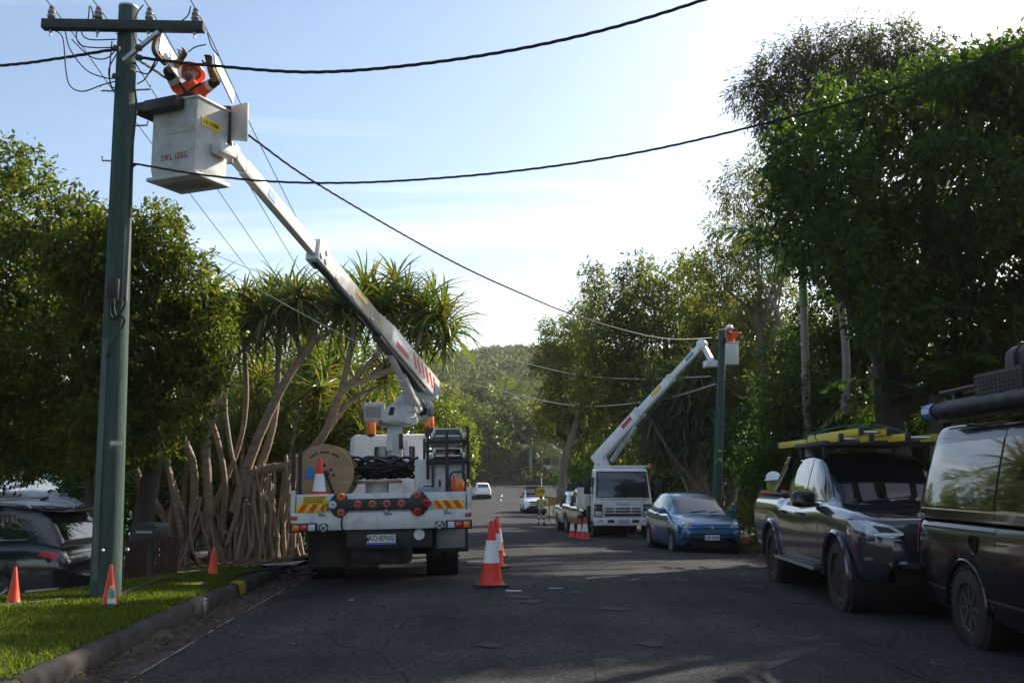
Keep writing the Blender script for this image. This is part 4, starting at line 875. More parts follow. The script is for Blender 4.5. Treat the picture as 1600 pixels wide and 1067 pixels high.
def wheel_mesh(r, w, style, rim_r):
    t = MB(); a = w / 2
    t.lathe([(rim_r, -a * .8), (rim_r + .015, -a), (r * .93, -a), (r * .985, -a * .86), (r, -a * .6), (r, a * .6), (r * .985, a * .86), (r * .93, a), (rim_r + .015, a), (rim_r, a * .8)], 36, closed=True)
    for i in range(36):
        an = 2 * PI * i / 36
        for sz in (-.42, 0, .42): t.box((r * 1.004 * math.cos(an + sz * .1), r * 1.004 * math.sin(an + sz * .1), sz * w), (.014, r * .10, w * .2), rot=(0, 0, an))
    q = MB(); q.lathe([(rim_r * 1.01, -a * .75), (rim_r * .97, -a * .7), (rim_r * .93, -a * .3), (rim_r * .93, a * .5), (rim_r * .97, a * .78), (rim_r * 1.01, a * .83)], 32, closed=True)
    q.lathe([(.01, a * .15), (rim_r * .93, a * .10), (rim_r * .93, a * .06), (.01, a * .1)], 24, mi=1)
    q.lathe([(.01, a * .74), (rim_r * .16, a * .72), (rim_r * .24, a * .6), (rim_r * .24, a * .1)], 16)
    for i in range(style):
        an = 2 * PI * i / style; c, s_ = math.cos(an), math.sin(an); c2, s2 = math.cos(an + .18), math.sin(an + .18); c3, s3 = math.cos(an - .18), math.sin(an - .18)
        for cc_, ss in (((c2, s2), (c3, s3)) if style < 8 else ((c, s_),)) if style < 8 else (((c, s_)),):
            pass
        ends = ((c2, s2), (c3, s3)) if style < 8 else ((c, s_),)
        for ex, ey in ends: q.bar((rim_r * .18 * c, rim_r * .18 * s_, a * .62), (rim_r * .97 * ex, rim_r * .97 * ey, a * .68), rim_r * .13, .035, up=(0, 0, 1))
    for i in range(5): an = 2 * PI * i / 5; q.lathe([(.012, 0), (.012, .02)], 6, M=Matrix.Translation((rim_r * .2 * math.cos(an), rim_r * .2 * math.sin(an), a * .68)))
    return t.mesh('wheel'), q.mesh('rim', angle=30)
def add_wheel(t, meshes, pos, side, rimmat, tyremat='black_rubber', steer=0, lat='y'):
    tm, rm = meshes
    if not tm.materials: tm.materials.append(MAT[tyremat]); rm.materials.append(MAT[rimmat]); rm.materials.append(MAT['ink'])
    o = link('wheel', tm, None, t); o.location = pos; o.rotation_euler = (R(-90) if side > 0 else R(90), 0, steer) if lat == 'y' else (0, R(90) * side, 0); r = link('rim', rm, None, o); return o
def arch_lip(m, ax, r, az, y, w=.03, a0=-.05, a1=PI + .05):
    pts = [(ax + r * math.cos(lerp(a0, a1, i / 20)), y, az + r * math.sin(lerp(a0, a1, i / 20))) for i in range(21)]; m.tube(pts, w, 6)
def car(name, label, cat, loc, rotz, body, arches, gh, paint, wheel, rim='rim_alloy', glass='glass', group=None, roll=0, pitch=0):
    """the shell, underbody, wheels; returns (thing, skin)"""
    t = thing(name, label, cat, loc, rotz, group); t.rotation_euler = (roll, pitch, rotz)
    b = secs_mb(shell(body, [(ax, r, az) for ax, r, az in arches])); g = secs_mb(green(gh)); sk = Skin([b, g])
    bo = b.build('body', paint, t, angle=50); go = g.build('cabin', paint, t, angle=50)
    X = [q[0] for q in body]; hw = max(q[1] for q in body); m = MB(); zb = min(q[2] for q in body)
    m.box(((max(X) + min(X)) / 2, 0, zb + .14), (max(X) - min(X) - .5, hw * 1.1, .28)); mid = [q for q in body if abs(q[0]) < 1.2]
    for ax, r, az in arches:
        m.lathe([(r * 1.0, -hw * .955), (r * 1.0, hw * .955)], 18, M=Matrix.Translation((ax, 0, az)) @ Matrix.Rotation(PI / 2, 4, 'X'))
    m2 = MB(); m2.v, m2.f, m2.m = m.v, m.f, m.m; m2.build('underbody', 'ink', t)
    wr, ww, st, rr = wheel; ms = wheel_mesh(wr, ww, st, rr)
    for ax, r, az in arches:
        for s in (-1, 1): add_wheel(t, ms, (ax, s * (hw - ww / 2 - .012), wr), s, rim)
    return t, sk, bo, go
def mirror_part(t, x, y, z, s, mt, sz=(.13, .24, .15)):
    m = MB(); m.box((x, y + s * sz[1] / 2, z), sz, taper=(.8, .92)); o = m.build('wing_mirror', mt, t, bevel=.04, seg=3)
    m = MB(); m.bar((x + .02, y - s * .05, z - sz[2] * .4), (x + .01, y + s * .06, z - sz[2] * .3), .06, .04); m.build('arm', 'black_plastic', o)
def plate(t, x, y, z, nx, txt, w=.36, h=.125, mt='plate_white', ink='ink', blue=False, size=.098, sp=1.0):
    """number plate facing local +x (nx=1) or -x (nx=-1)"""
    m = MB(); m.box((x, y, z), (.012, w, h)); o = m.build('number_plate', mt, t, bevel=.004)
    M = frame((x + nx * .008, y, z + (.012 if blue else 0)), (0, nx, 0), (0, 0, 1))
    text(txt, 'lettering', ink, o, size, M, xs=.82, spacing=sp, thick=.001, bold=.001)
    if blue:
        m = MB(); m.box((x + nx * .0065, y, z - h / 2 + .014), (.004, w - .01, .024)); m.build('plate_strip', 'plate_blue', o)
    return o

# --- blue hatchback, nose towards the camera
cx0, cy0 = P(1083, 800, 25.2).x + .12, 26.3
t, sk, bo, go = car('hatchback_car', 'small blue hatchback parked nose-on in front of the far white truck', 'car', (cx0, cy0, zroad(cx0, cy0)), R(-85),
    [(1.96, .56, .42, .58), (1.93, .66, .33, .66), (1.86, .73, .25, .73), (1.70, .79, .21, .80), (1.45, .825, .20, .88), (1.1, .84, .19, .955), (.8, .845, .19, 1.0), (.2, .848, .18, .99), (-.6, .848, .18, 1.01), (-1.2, .84, .19, 1.05), (-1.6, .81, .22, 1.06), (-1.86, .74, .30, 1.0), (-1.94, .66, .38, .9)],
    [(1.19, .345, .30), (-1.30, .345, .30)],
    [(1.18, .69, .90, .93, .66), (.95, .75, .95, 1.06, .66), (.35, .785, .97, 1.36, .60), (.0, .79, .98, 1.45, .585), (-.5, .79, .99, 1.475, .58), (-1.1, .77, 1.02, 1.44, .56), (-1.5, .73, 1.03, 1.36, .54), (-1.75, .68, 1.02, 1.17, .56), (-1.88, .62, .98, 1.02, .58)],
    'blue_paint', (.30, .19, 7, .20))
sk.patch('windscreen', 'glass', t, 'x', 1, [(-.62, .985), (.62, .985), (.655, 1.03), (.55, 1.385), (-.55, 1.385), (-.655, 1.03)], .005)
for s in (-1, 1):
    sk.patch('side_window', 'glass', t, 'y', s, [(.72, 1.03), (.06, 1.05), (.04, 1.40), (.18, 1.38)], .005)
    sk.patch('side_window', 'glass', t, 'y', s, [(-.02, 1.05), (-.78, 1.09), (-.82, 1.395), (-.03, 1.405)], .005)
    sk.patch('side_window', 'glass', t, 'y', s, [(-.86, 1.10), (-1.30, 1.16), (-1.1, 1.36), (-.88, 1.385)], .005)
    hl = [(.47, .665), (.66, .66), (.765, .72), (.80, .83), (.70, .845), (.58, .78)]
    o = sk.patch('headlight', 'headlight', t, 'x', 1, hl if s > 0 else mirror(hl), .006, .03)
    m = MB(); hh = sk.hit('x', 1, s * .66, .735); m.sphere(hh[0] + Vector((.0, 0, 0)), .055, 12, 8); m.build('bulb', 'chrome', o)
    m = MB(); hh = sk.hit('x', 1, s * .55, .70); m.sphere(hh[0], .035, 10, 6); m.build('indicator', 'lamp_orange', o)
    fg = [(.50, .33), (.70, .36), (.72, .46), (.52, .44)]
    sk.patch('fog_recess', 'black_plastic', t, 'x', 1, fg if s > 0 else mirror(fg), .004, .03)
    mirror_part(t, .72, s * .80, 1.03, s, 'blue_paint', (.10, .22, .14))
    for xx in (-.25, -1.0):
        hh = sk.hit('y', s, xx, .92); m = MB(); m.box(hh[0] + Vector((0, s * .018, 0)), (.19, .03, .03)); m.build('door_handle', 'blue_paint', t, bevel=.01)
    for xx in (.62, -.30, -1.02): sk.patch('door_seam', 'ink', t, 'y', s, [(xx - .004, .26), (xx + .004, .26), (xx + .004, 1.0), (xx - .004, 1.0)], .002, .1)
    sk.patch('sill_seam', 'ink', t, 'y', s, [(-.98, .27), (.62, .27), (.62, .278), (-.98, .278)], .002, .1)
sk.patch('lower_grille', 'black_plastic', t, 'x', 1, [(-.30, .29), (.30, .29), (.48, .36), (.57, .50), (.50, .525), (-.50, .525), (-.57, .50), (-.48, .36)], .006, .05)
g_ = sk.patch('upper_grille', 'black_plastic', t, 'x', 1, [(-.26, .66), (-.10, .635), (.10, .635), (.26, .66), (.10, .672), (-.10, .672)], .004, .04)
hh = sk.hit('x', 1, 0, .645)[0]; M = Matrix.Translation(hh + Vector((.012, 0, 0))) @ Matrix.Rotation(PI / 2, 4, 'Y')
m = MB(); pts = [(hh.x + .014, .062 * math.cos(a), hh.z + .05 * math.sin(a)) for a in np.linspace(0, 2 * PI, 25)]; m.tube(pts, .008, 6, caps=False)
m.tube([(hh.x + .014, -.052, hh.z + .015), (hh.x + .014, -.025, hh.z + .022), (hh.x + .014, 0, hh.z - .015), (hh.x + .014, .025, hh.z + .022), (hh.x + .014, .052, hh.z + .015)], .007, 6); m.build('badge', 'chrome', t)
hx = sk.hit('x', 1, 0, .44)[0].x; plate(t, hx + .02, .0, .43, 1, '528 NW8', .36, .12)
sk.patch('bonnet_seam', 'ink', t, 'z', 1, [(1.78, -.62), (1.79, -.62), (1.79, .62), (1.78, .62)], .002, .06)
for y0 in (-.30, .22):
    m = MB(); p0 = sk.hit('x', 1, y0, 1.0)[0] + Vector((.02, 0, 0)); p1 = sk.hit('x', 1, y0 + .42, 1.03)[0] + Vector((.015, 0, 0)); m.tube([p0, p0.lerp(p1, .5) + Vector((.006, 0, .004)), p1], .009, 6); m.build('wiper', 'black_plastic', t)

# --- grey pickup
px_, py_ = 4.56, 12.95
t, sk, bo, go = car('pickup_truck', 'dark grey dual-cab pickup with ladders on its roof', 'pickup truck', (px_, py_, zroad(px_, py_) - .01), R(-91.6),
    [(2.64, .62, .62, .86), (2.62, .70, .50, .97), (2.56, .79, .44, 1.03), (2.40, .86, .41, 1.08), (2.1, .905, .39, 1.13), (1.6, .925, .38, 1.17), (1.0, .93, .38, 1.20), (0, .93, .38, 1.14), (-.9, .93, .38, 1.16), (-1.0, .925, .40, 1.22), (-2.5, .92, .50, 1.22), (-2.60, .90, .55, 1.20), (-2.64, .87, .60, 1.12)],
    [(1.72, .47, .40), (-1.42, .47, .40)],
    [(1.28, .72, 1.12, 1.15, .70), (1.0, .76, 1.13, 1.32, .69), (.55, .79, 1.13, 1.60, .665), (.25, .80, 1.13, 1.735, .65), (-.2, .80, 1.13, 1.79, .64), (-.75, .80, 1.13, 1.775, .64), (-.98, .79, 1.14, 1.62, .66), (-1.08, .78, 1.14, 1.24, .72)],
    'charcoal_paint', (.39, .265, 6, .25), 'rim_dark')
sk.patch('windscreen', 'glass_tint', t, 'x', 1, [(-.67, 1.20), (.67, 1.20), (.70, 1.24), (.60, 1.69), (-.60, 1.69), (-.70, 1.24)], .005)
for s in (-1, 1):
    sk.patch('side_window', 'glass', t, 'y', s, [(.82, 1.20), (.10, 1.20), (.08, 1.70), (.28, 1.68), (.50, 1.55)], .005)
    sk.patch('side_window', 'glass', t, 'y', s, [(.0, 1.20), (-.80, 1.22), (-.84, 1.40), (-.74, 1.69), (-.02, 1.705)], .005)
    fr = sk.patch('window_trim', 'chrome', t, 'y', s, [(.86, 1.165), (-.86, 1.185), (-.86, 1.20), (.84, 1.18)], .004, .08)
    for ax in (1.72, -1.42): m = MB(); arch_lip(m, ax, .475, .40, s * .925, .035); m.build('wheel_flare', 'charcoal_paint', t)
    for ax in (1.0, .04, -.90): sk.patch('door_seam', 'ink', t, 'y', s, [(ax - .005, .50), (ax + .005, .50), (ax + .005, 1.16), (ax - .005, 1.16)], .002, .1)
    for xx in (.20, -.72):
        hh = sk.hit('y', s, xx, 1.03)[0]; m = MB(); m.box(hh + Vector((0, s * .025, 0)), (.22, .035, .035)); m.build('door_handle', 'charcoal_paint', t, bevel=.012)
    mirror_part(t, .78, s * .88, 1.22, s, 'black_paint', (.15, .27, .19))
    m = MB(); m.box((.12, s * .93, .42), (1.9, .16, .05)); m.box((.12, s * .93, .452), (1.7, .12, .012)); m.bar((.7, s * .6, .45), (.7, s * .9, .42), .05); m.bar((-.5, s * .6, .45), (-.5, s * .9, .42), .05); m.build('side_step', 'black_plastic', t, bevel=.01)
    m = MB(); m.box((.12, s * 1.012, .425), (1.92, .012, .03)); m.build('step_trim', 'alloy', t)
    hl = [(.46, .90), (.60, .86), (.78, .88), (.87, .93), (.885, 1.02), (.80, 1.03), (.62, .985)]
    o = sk.patch('headlight', 'headlight', t, 'x', 1, hl if s > 0 else mirror(hl), .008, .03)
    for q, mt in (([(.50, .885), (.76, .885), (.78, .905), (.50, .905)], 'reflective_white'), ([(.76, .89), (.84, .94), (.86, 1.0), (.83, 1.0), (.80, .945), (.74, .91)], 'headlight'), ([(.55, .915), (.72, .915), (.76, .98), (.64, .965)], 'black_plastic')):
        sk.patch('lens', mt, o, 'x', 1, q if s > 0 else mirror(q), .016, .03)
    fg = [(.60, .60), (.84, .64), (.85, .78), (.80, .80), (.60, .74)]
    fo = sk.patch('fog_recess', 'black_plastic', t, 'x', 1, fg if s > 0 else mirror(fg), .005, .04)
    for zz in (.655, .72):
        sk.patch('trim_bar', 'dark_metal', fo, 'x', 1, [(s * .62, zz), (s * .83, zz + .02), (s * .83, zz + .035), (s * .62, zz + .018)], .014, .05)
    sk.patch('skid_trim', 'alloy', t, 'x', 1, [(s * .42, .535), (s * .60, .555), (s * .66, .61), (s * .60, .615), (s * .50, .565), (s * .42, .56)], .010, .04)
    m = MB(); m.bar((2.63, s * .44, .60), (2.46, s * .84, .635), .10, .07); m.build('bumper_ledge', 'charcoal_paint', t, bevel=.02)
    m = MB(); m.bar((2.645, s * .52, .835), (2.50, s * .84, .85), .05, .045); m.build('lamp_ledge', 'charcoal_paint', t, bevel=.012)
    # sail of the sports bar behind the cab
    m = MB(); m.prism([(-.95, 1.75), (-1.05, 1.76), (-2.12, 1.25), (-1.85, 1.235), (-1.10, 1.58)], -.03, .03, M=Matrix.Translation((0, s * .70, 0)) @ Matrix.Rotation(PI / 2, 4, 'X')); m.build('sports_bar', 'charcoal_paint', t, bevel=.012)
sk.patch('grille', 'black_plastic', t, 'x', 1, [(-.46, .74), (.46, .74), (.50, .95), (.42, 1.0), (-.42, 1.0), (-.50, .95)], .010, .06)
m = MB(); m.box((2.60, 0, .585), (.10, 1.05, .07)); m.box((2.62, 0, .68), (.03, .84, .10)); m.build('bumper_insert', 'black_plastic', t, bevel=.015)
m = MB(); m.box((-1.86, 0, 1.235), (1.5, 1.62, .05)); m.build('tonneau_cover', 'black_plastic', t, bevel=.015)
sk.patch('bonnet_seam', 'ink', t, 'z', 1, [(2.48, -.70), (2.49, -.70), (2.49, .70), (2.48, .70)], .003, .08)
for y0, y1 in ((-.52, -.30), (.30, .52)):
    m = MB(); m.add([sk.hit('z', 1, 2.35, y0 * .9)[0] + Vector((0, 0, .004)), sk.hit('z', 1, 2.35, y1 * .8)[0] + Vector((0, 0, .03)), sk.hit('z', 1, 1.35, y1)[0] + Vector((0, 0, .034)), sk.hit('z', 1, 1.35, y0)[0] + Vector((0, 0, .004))], [(0, 1, 2, 3)]); m.build('bonnet_crease', 'charcoal_paint', t, smooth=False)
m = MB()
for y0 in (-.30, .25):
    p0 = sk.hit('x', 1, y0, 1.21)[0] + Vector((.02, 0, 0)); p1 = sk.hit('x', 1, y0 + .45, 1.26)[0] + Vector((.02, 0, 0)); m.tube([p0, p1], .01, 6)
m.build('wiper', 'black_plastic', t)
# flat roof tray
rk = MB(); rk.box((-.12, 0, 1.885), (1.45, 1.34, .035)); rk.box((-.12, -.66, 1.90), (1.5, .04, .06)); rk.box((-.12, .66, 1.90), (1.5, .04, .06)); rk.box((.62, 0, 1.895), (.04, 1.34, .06))
for x in (-.7, .4):
    for y in (-.62, .62): rk.bar((x, y, 1.72), (x, y, 1.88), .06, .05)
rk.build('roof_tray', 'black_plastic', t, bevel=.008)
PICK = t
# ladders lying on the tray
def ladder(label, y, z, x0, x1, w, tilt=0, rung=.28, off=0):
    o = thing('ladder', label, 'ladder', (px_, py_, zroad(px_, py_) - .01), R(-91.6), 'yellow ladders on the pickup roof')
    for s in (-1, 1):
        m = MB(); m.box(((x0 + x1) / 2, y + s * w / 2, z), (x1 - x0, .035, .085)); m.box(((x0 + x1) / 2, y + s * (w / 2 - .02), z + .036), (x1 - x0, .04, .008)); m.build('stile', 'ladder_yellow', o, bevel=.005)
        for xx in (x0 - .02, x1 + .02): m = MB(); m.box((xx, y + s * w / 2, z), (.06, .055, .105)); m.build('end_cap', 'black_plastic', o, bevel=.01)
    xx = x0 + .15
    while xx < x1 - .1:
        m = MB(); m.tube([(xx, y - w / 2, z), (xx, y + w / 2, z)], .016, 8); m.build('rung', 'alloy', o); xx += rung
    return o
ladder('lower yellow ladder nearest the road on the pickup roof', -.42, 1.945, -2.05, 1.0, .36)
ladder('yellow ladder lying on the far side of the pickup roof', .30, 1.945, -1.9, 1.25, .40)
ladder('upper yellow ladder section resting on top of the other two', -.10, 2.035, -1.65, .72, .34)
m = MB()
for xx in (-.35, .1): m.tube(spline([(xx, -.64, 1.93), (xx, -.62, 2.04), (xx + .02, -.2, 2.14), (xx + .03, .2, 2.13), (xx, .52, 2.03), (xx, .62, 1.93)], 4), .008, 6)
s_ = m.build('tie_strap', 'rope_green'); s_.location = PICK.location; s_.rotation_euler = PICK.rotation_euler
tag(s_, 'green straps holding the yellow ladders to the pickup roof', 'strap')

# --- black van, tail towards the pickup
vx, vy = 4.80, 7.66
t, sk, bo, go = car('passenger_van', 'black van with a loaded roof rack at the right edge', 'van', (vx, vy, zroad(vx, vy) - .01), R(-91.2),
    [(2.42, .70, .45, .80), (2.36, .80, .32, .95), (2.2, .86, .28, 1.08), (1.8, .88, .27, 1.15), (0, .885, .27, 1.14), (-1.6, .885, .28, 1.14), (-2.1, .88, .32, 1.14), (-2.26, .865, .34, 1.13), (-2.32, .84, .36, 1.12)],
    [(1.35, .40, .35), (-1.2, .40, .35)],
    [(2.25, .72, 1.08, 1.12, .70), (1.6, .82, 1.10, 1.75, .70), (1.35, .85, 1.11, 1.92, .70), (.8, .872, 1.12, 1.985, .70), (-1.9, .872, 1.12, 1.985, .69), (-2.14, .865, 1.12, 1.96, .68), (-2.24, .86, 1.12, 1.80, .69), (-2.30, .84, 1.12, 1.30, .76)],
    'black_paint', (.345, .21, 8, .20), 'rim_steel')
for s in (-1, 1):
    sk.patch('side_window', 'glass', t, 'y', s, [(-.62, 1.20), (-1.95, 1.20), (-2.10, 1.24), (-2.06, 1.74), (-1.96, 1.78), (-.62, 1.80)], .006, .1)
    sk.patch('side_window', 'glass', t, 'y', s, [(-.58, 1.20), (.58, 1.20), (.58, 1.80), (-.58, 1.80)], .006, .1)
    sk.patch('side_window', 'glass', t, 'y', s, [(.70, 1.20), (1.55, 1.18), (1.30, 1.78), (.70, 1.80)], .006, .1)
    for ax in (-.60, .62): sk.patch('door_seam', 'ink', t, 'y', s, [(ax - .005, .40), (ax + .005, .40), (ax + .005, 1.88), (ax - .005, 1.88)], .003, .1)
    sk.patch('slide_rail', 'ink', t, 'y', s, [(-2.1, 1.0), (-.6, 1.0), (-.6, 1.02), (-2.1, 1.02)], .004, .1)
    sk.patch('waist_trim', 'chrome', t, 'y', s, [(-2.15, 1.172), (.65, 1.172), (.65, 1.186), (-2.15, 1.186)], .006, .1)
    sk.patch('sill_trim', 'chrome', t, 'y', s, [(-2.25, .475), (-1.62, .455), (-1.62, .48), (-2.25, .50)], .010, .08)
    sk.patch('sill_trim', 'chrome', t, 'y', s, [(-.78, .45), (.9, .44), (.9, .465), (-.78, .475)], .010, .1)
    sk.patch('tail_light', 'lamp_red', t, 'y', s, [(-2.295, .76), (-2.22, .76), (-2.22, 1.08), (-2.285, 1.08)], .010, .05)
    hh = sk.hit('y', s, -.98, .90)[0]; m = MB(); m.lathe([(.001, 0), (.07, 0), (.075, .004), (.08, .01), (.08, 0.0)], 20, M=Matrix.Translation(hh + Vector((0, s * .004, 0))) @ Matrix.Rotation(PI / 2, 4, 'X')); m.build('fuel_cap', 'black_paint', t)
    for ax in (-1.2, 1.35): m = MB(); arch_lip(m, ax, .405, .35, s * .872, .02); m.build('arch_trim', 'black_paint', t)
    m = MB(); m.box((0, s * .70, 2.0), (4.0, .03, .02)); m.build('gutter_rail', 'black_plastic', t)
text('4WD', 'badge', 'chrome', t, .07, frame(sk.hit('y', -1, -2.13, 1.10)[0] + Vector((0, -.008, 0)), (1, 0, 0), (0, 0, 1)), xs=1.2)
rk = MB()
for x in (-1.55, -.6, .4, 1.2):
    rk.box((x, 0, 2.09), (.06, 1.5, .035))
    for s in (-1, 1): rk.bar((x, s * .68, 1.985), (x, s * .70, 2.09), .05)
rk.box((-.2, -.72, 2.16), (3.1, .04, .05)); rk.box((-.2, .72, 2.16), (3.1, .04, .05))
for x in (-1.5, -.85, -.2, .5): rk.bar((x, -.72, 2.09), (x - .05, -.72, 2.24), .04); 
rk.box((-1.15, -.66, 2.265), (1.3, .22, .025)); rk.bar((-1.6, -.68, 2.10), (-1.54, -.68, 2.26), .05); rk.bar((-1.18, -.68, 2.10), (-1.12, -.68, 2.26), .05)
rk.build('roof_rack', 'black_plastic', t, bevel=.006)
VAN = t
def onvan(o): o.location = VAN.location; o.rotation_euler = VAN.rotation_euler; return o
m = MB(); pts = [(-1.95 + i * .1, -.83, 2.085 + .006 * math.sin(i * 2.2)) for i in range(27)]; m.tube(pts, [.070 + .006 * math.sin(i * 1.9) for i in range(27)], 14)
aw = onvan(m.build('awning_bag', 'tarp_black')); tag(aw, 'long rolled black awning bag along the van roof edge', 'awning')
m = MB(); m.box((-1.955, -.83, 2.085), (.03, .13, .13)); m.build('end_cap', 'black_plastic', aw, bevel=.02)
m = MB(); m.tube([(-1.90, -.83, 2.085), (-1.70, -.83, 2.085)], .0775, 14, caps=False); lb_ = m.build('label', 'decal_blue', aw)
for k_ in range(4): m = MB(); m.box((-1.87 + k_ * .045, -.909, 2.085), (.03, .004, .045)); m.build('label_mark', 'reflective_white', lb_)
m = MB()
for i in range(11):
    for j in range(9): m.lathe([(.011, 0), (.006, .014)], 6, M=Matrix.Translation((-.92 + i * .075, -.80, 2.04 + j * .034)) @ Matrix.Rotation(PI / 2, 4, 'X'))
m.box((-.55, -.775, 2.18), (.85, .03, .34)); tb = onvan(m.build('traction_board', 'black_plastic')); tag(tb, 'black studded traction board strapped to the van roof rack', 'traction board')
m = MB(); m.box((-.35, 0, 2.36), (1.25, 1.1, .46)); bgx = m.build('roof_bag', 'tarp_black', None, bevel=.10, seg=4); onvan(bgx); tag(bgx, 'large black soft bag on top of the van roof rack', 'bag')
m = MB(); 
for x in (-.7, 0):
    m = MB(); m.tube([(x, -.56, 2.14), (x, -.565, 2.5), (x, -.5, 2.595), (x, .5, 2.595), (x, .565, 2.5), (x, .56, 2.14)], .014, 6); m.build('strap', 'black_plastic', bgx)


# --- dark SUV in the drive on the left
sx_, sy_ = -8.55, 15.3
t, sk, bo, go = car('suv', 'dark blue SUV with roof rails parked below the lawn', 'SUV', (sx_, sy_, -.60), R(175),
    [(2.34, .62, .48, .72), (2.28, .78, .38, .85), (2.1, .86, .33, .95), (1.6, .90, .30, 1.02), (.9, .915, .29, 1.09), (0, .92, .28, 1.07), (-1.0, .92, .29, 1.10), (-1.8, .905, .32, 1.12), (-2.15, .88, .36, 1.10), (-2.30, .82, .42, 1.0), (-2.36, .76, .48, .85)],
    [(1.40, .40, .36), (-1.38, .40, .36)],
    [(1.2, .76, 1.02, 1.05, .74), (.5, .82, 1.05, 1.45, .68), (.2, .83, 1.06, 1.58, .665), (-.5, .83, 1.07, 1.64, .655), (-1.3, .82, 1.09, 1.62, .64), (-1.85, .79, 1.10, 1.56, .62), (-1.98, .78, 1.10, 1.50, .63), (-2.22, .74, 1.08, 1.14, .68)],
    'navy_paint', (.365, .23, 10, .24), 'rim_alloy')
for s in (-1, 1):
    sk.patch('side_window', 'glass', t, 'y', s, [(.60, 1.13), (-.32, 1.14), (-.32, 1.52), (.12, 1.52)], .006, .08)
    sk.patch('side_window', 'glass', t, 'y', s, [(-.36, 1.14), (-1.15, 1.16), (-1.15, 1.52), (-.36, 1.525)], .006, .08)
    sk.patch('side_window', 'glass', t, 'y', s, [(-1.20, 1.16), (-1.68, 1.19), (-1.72, 1.26), (-1.52, 1.48), (-1.20, 1.515)], .006, .08)
    sk.patch('window_trim', 'chrome', t, 'y', s, [(.62, 1.108), (-1.74, 1.165), (-1.74, 1.18), (.62, 1.122)], .006, .1)
    sk.patch('tail_light', 'lamp_red', t, 'y', s, [(-1.98, .96), (-2.24, .90), (-2.26, .99), (-2.04, 1.03)], .010, .05)
    sk.patch('sill_trim', 'alloy', t, 'y', s, [(-.94, .40), (.94, .38), (.94, .40), (-.94, .42)], .006, .1)
    sk.patch('bumper_trim', 'alloy', t, 'y', s, [(-1.83, .46), (-2.28, .50), (-2.28, .525), (-1.83, .485)], .008, .06)
    for xx in (.46, -.34, -1.17): sk.patch('door_seam', 'ink', t, 'y', s, [(xx - .005, .42), (xx + .005, .42), (xx + .005, 1.1), (xx - .005, 1.1)], .002, .1)
    for xx in (-.18, -1.0): hh = sk.hit('y', s, xx, .98)[0]; m = MB(); m.box(hh + Vector((0, s * .02, 0)), (.2, .03, .03)); m.build('door_handle', 'navy_paint', t, bevel=.01)
    m = MB(); m.tube(spline([(.35, s * .63, 1.60), (.2, s * .63, 1.67), (-.6, s * .625, 1.70), (-1.5, s * .61, 1.675), (-1.68, s * .60, 1.61)], 5), .018, 8); m.build('roof_rail', 'alloy', t)
    mirror_part(t, .62, s * .86, 1.13, s, 'navy_paint')
for x in (-.15, -1.15):
    m = MB(); m.box((x, 0, 1.735), (.07, 1.42, .03)); m.build('cross_bar', 'alloy', t, bevel=.01)
    for s in (-1, 1): m = MB(); m.box((x, s * .64, 1.715), (.11, .09, .06)); m.build('bar_foot', 'black_plastic', t, bevel=.012)
sk.patch('rear_window', 'glass', t, 'x', -1, [(-.60, 1.16), (.60, 1.16), (.54, 1.48), (-.54, 1.48)], .006, .08)
m = MB(); m.box((-1.98, 0, 1.575), (.34, 1.22, .03), rot=(0, R(-4), 0)); m.build('spoiler', 'navy_paint', t, bevel=.012)
plate(t, -2.345, 0, .86, -1, 'CK 41 DP', .36, .12)

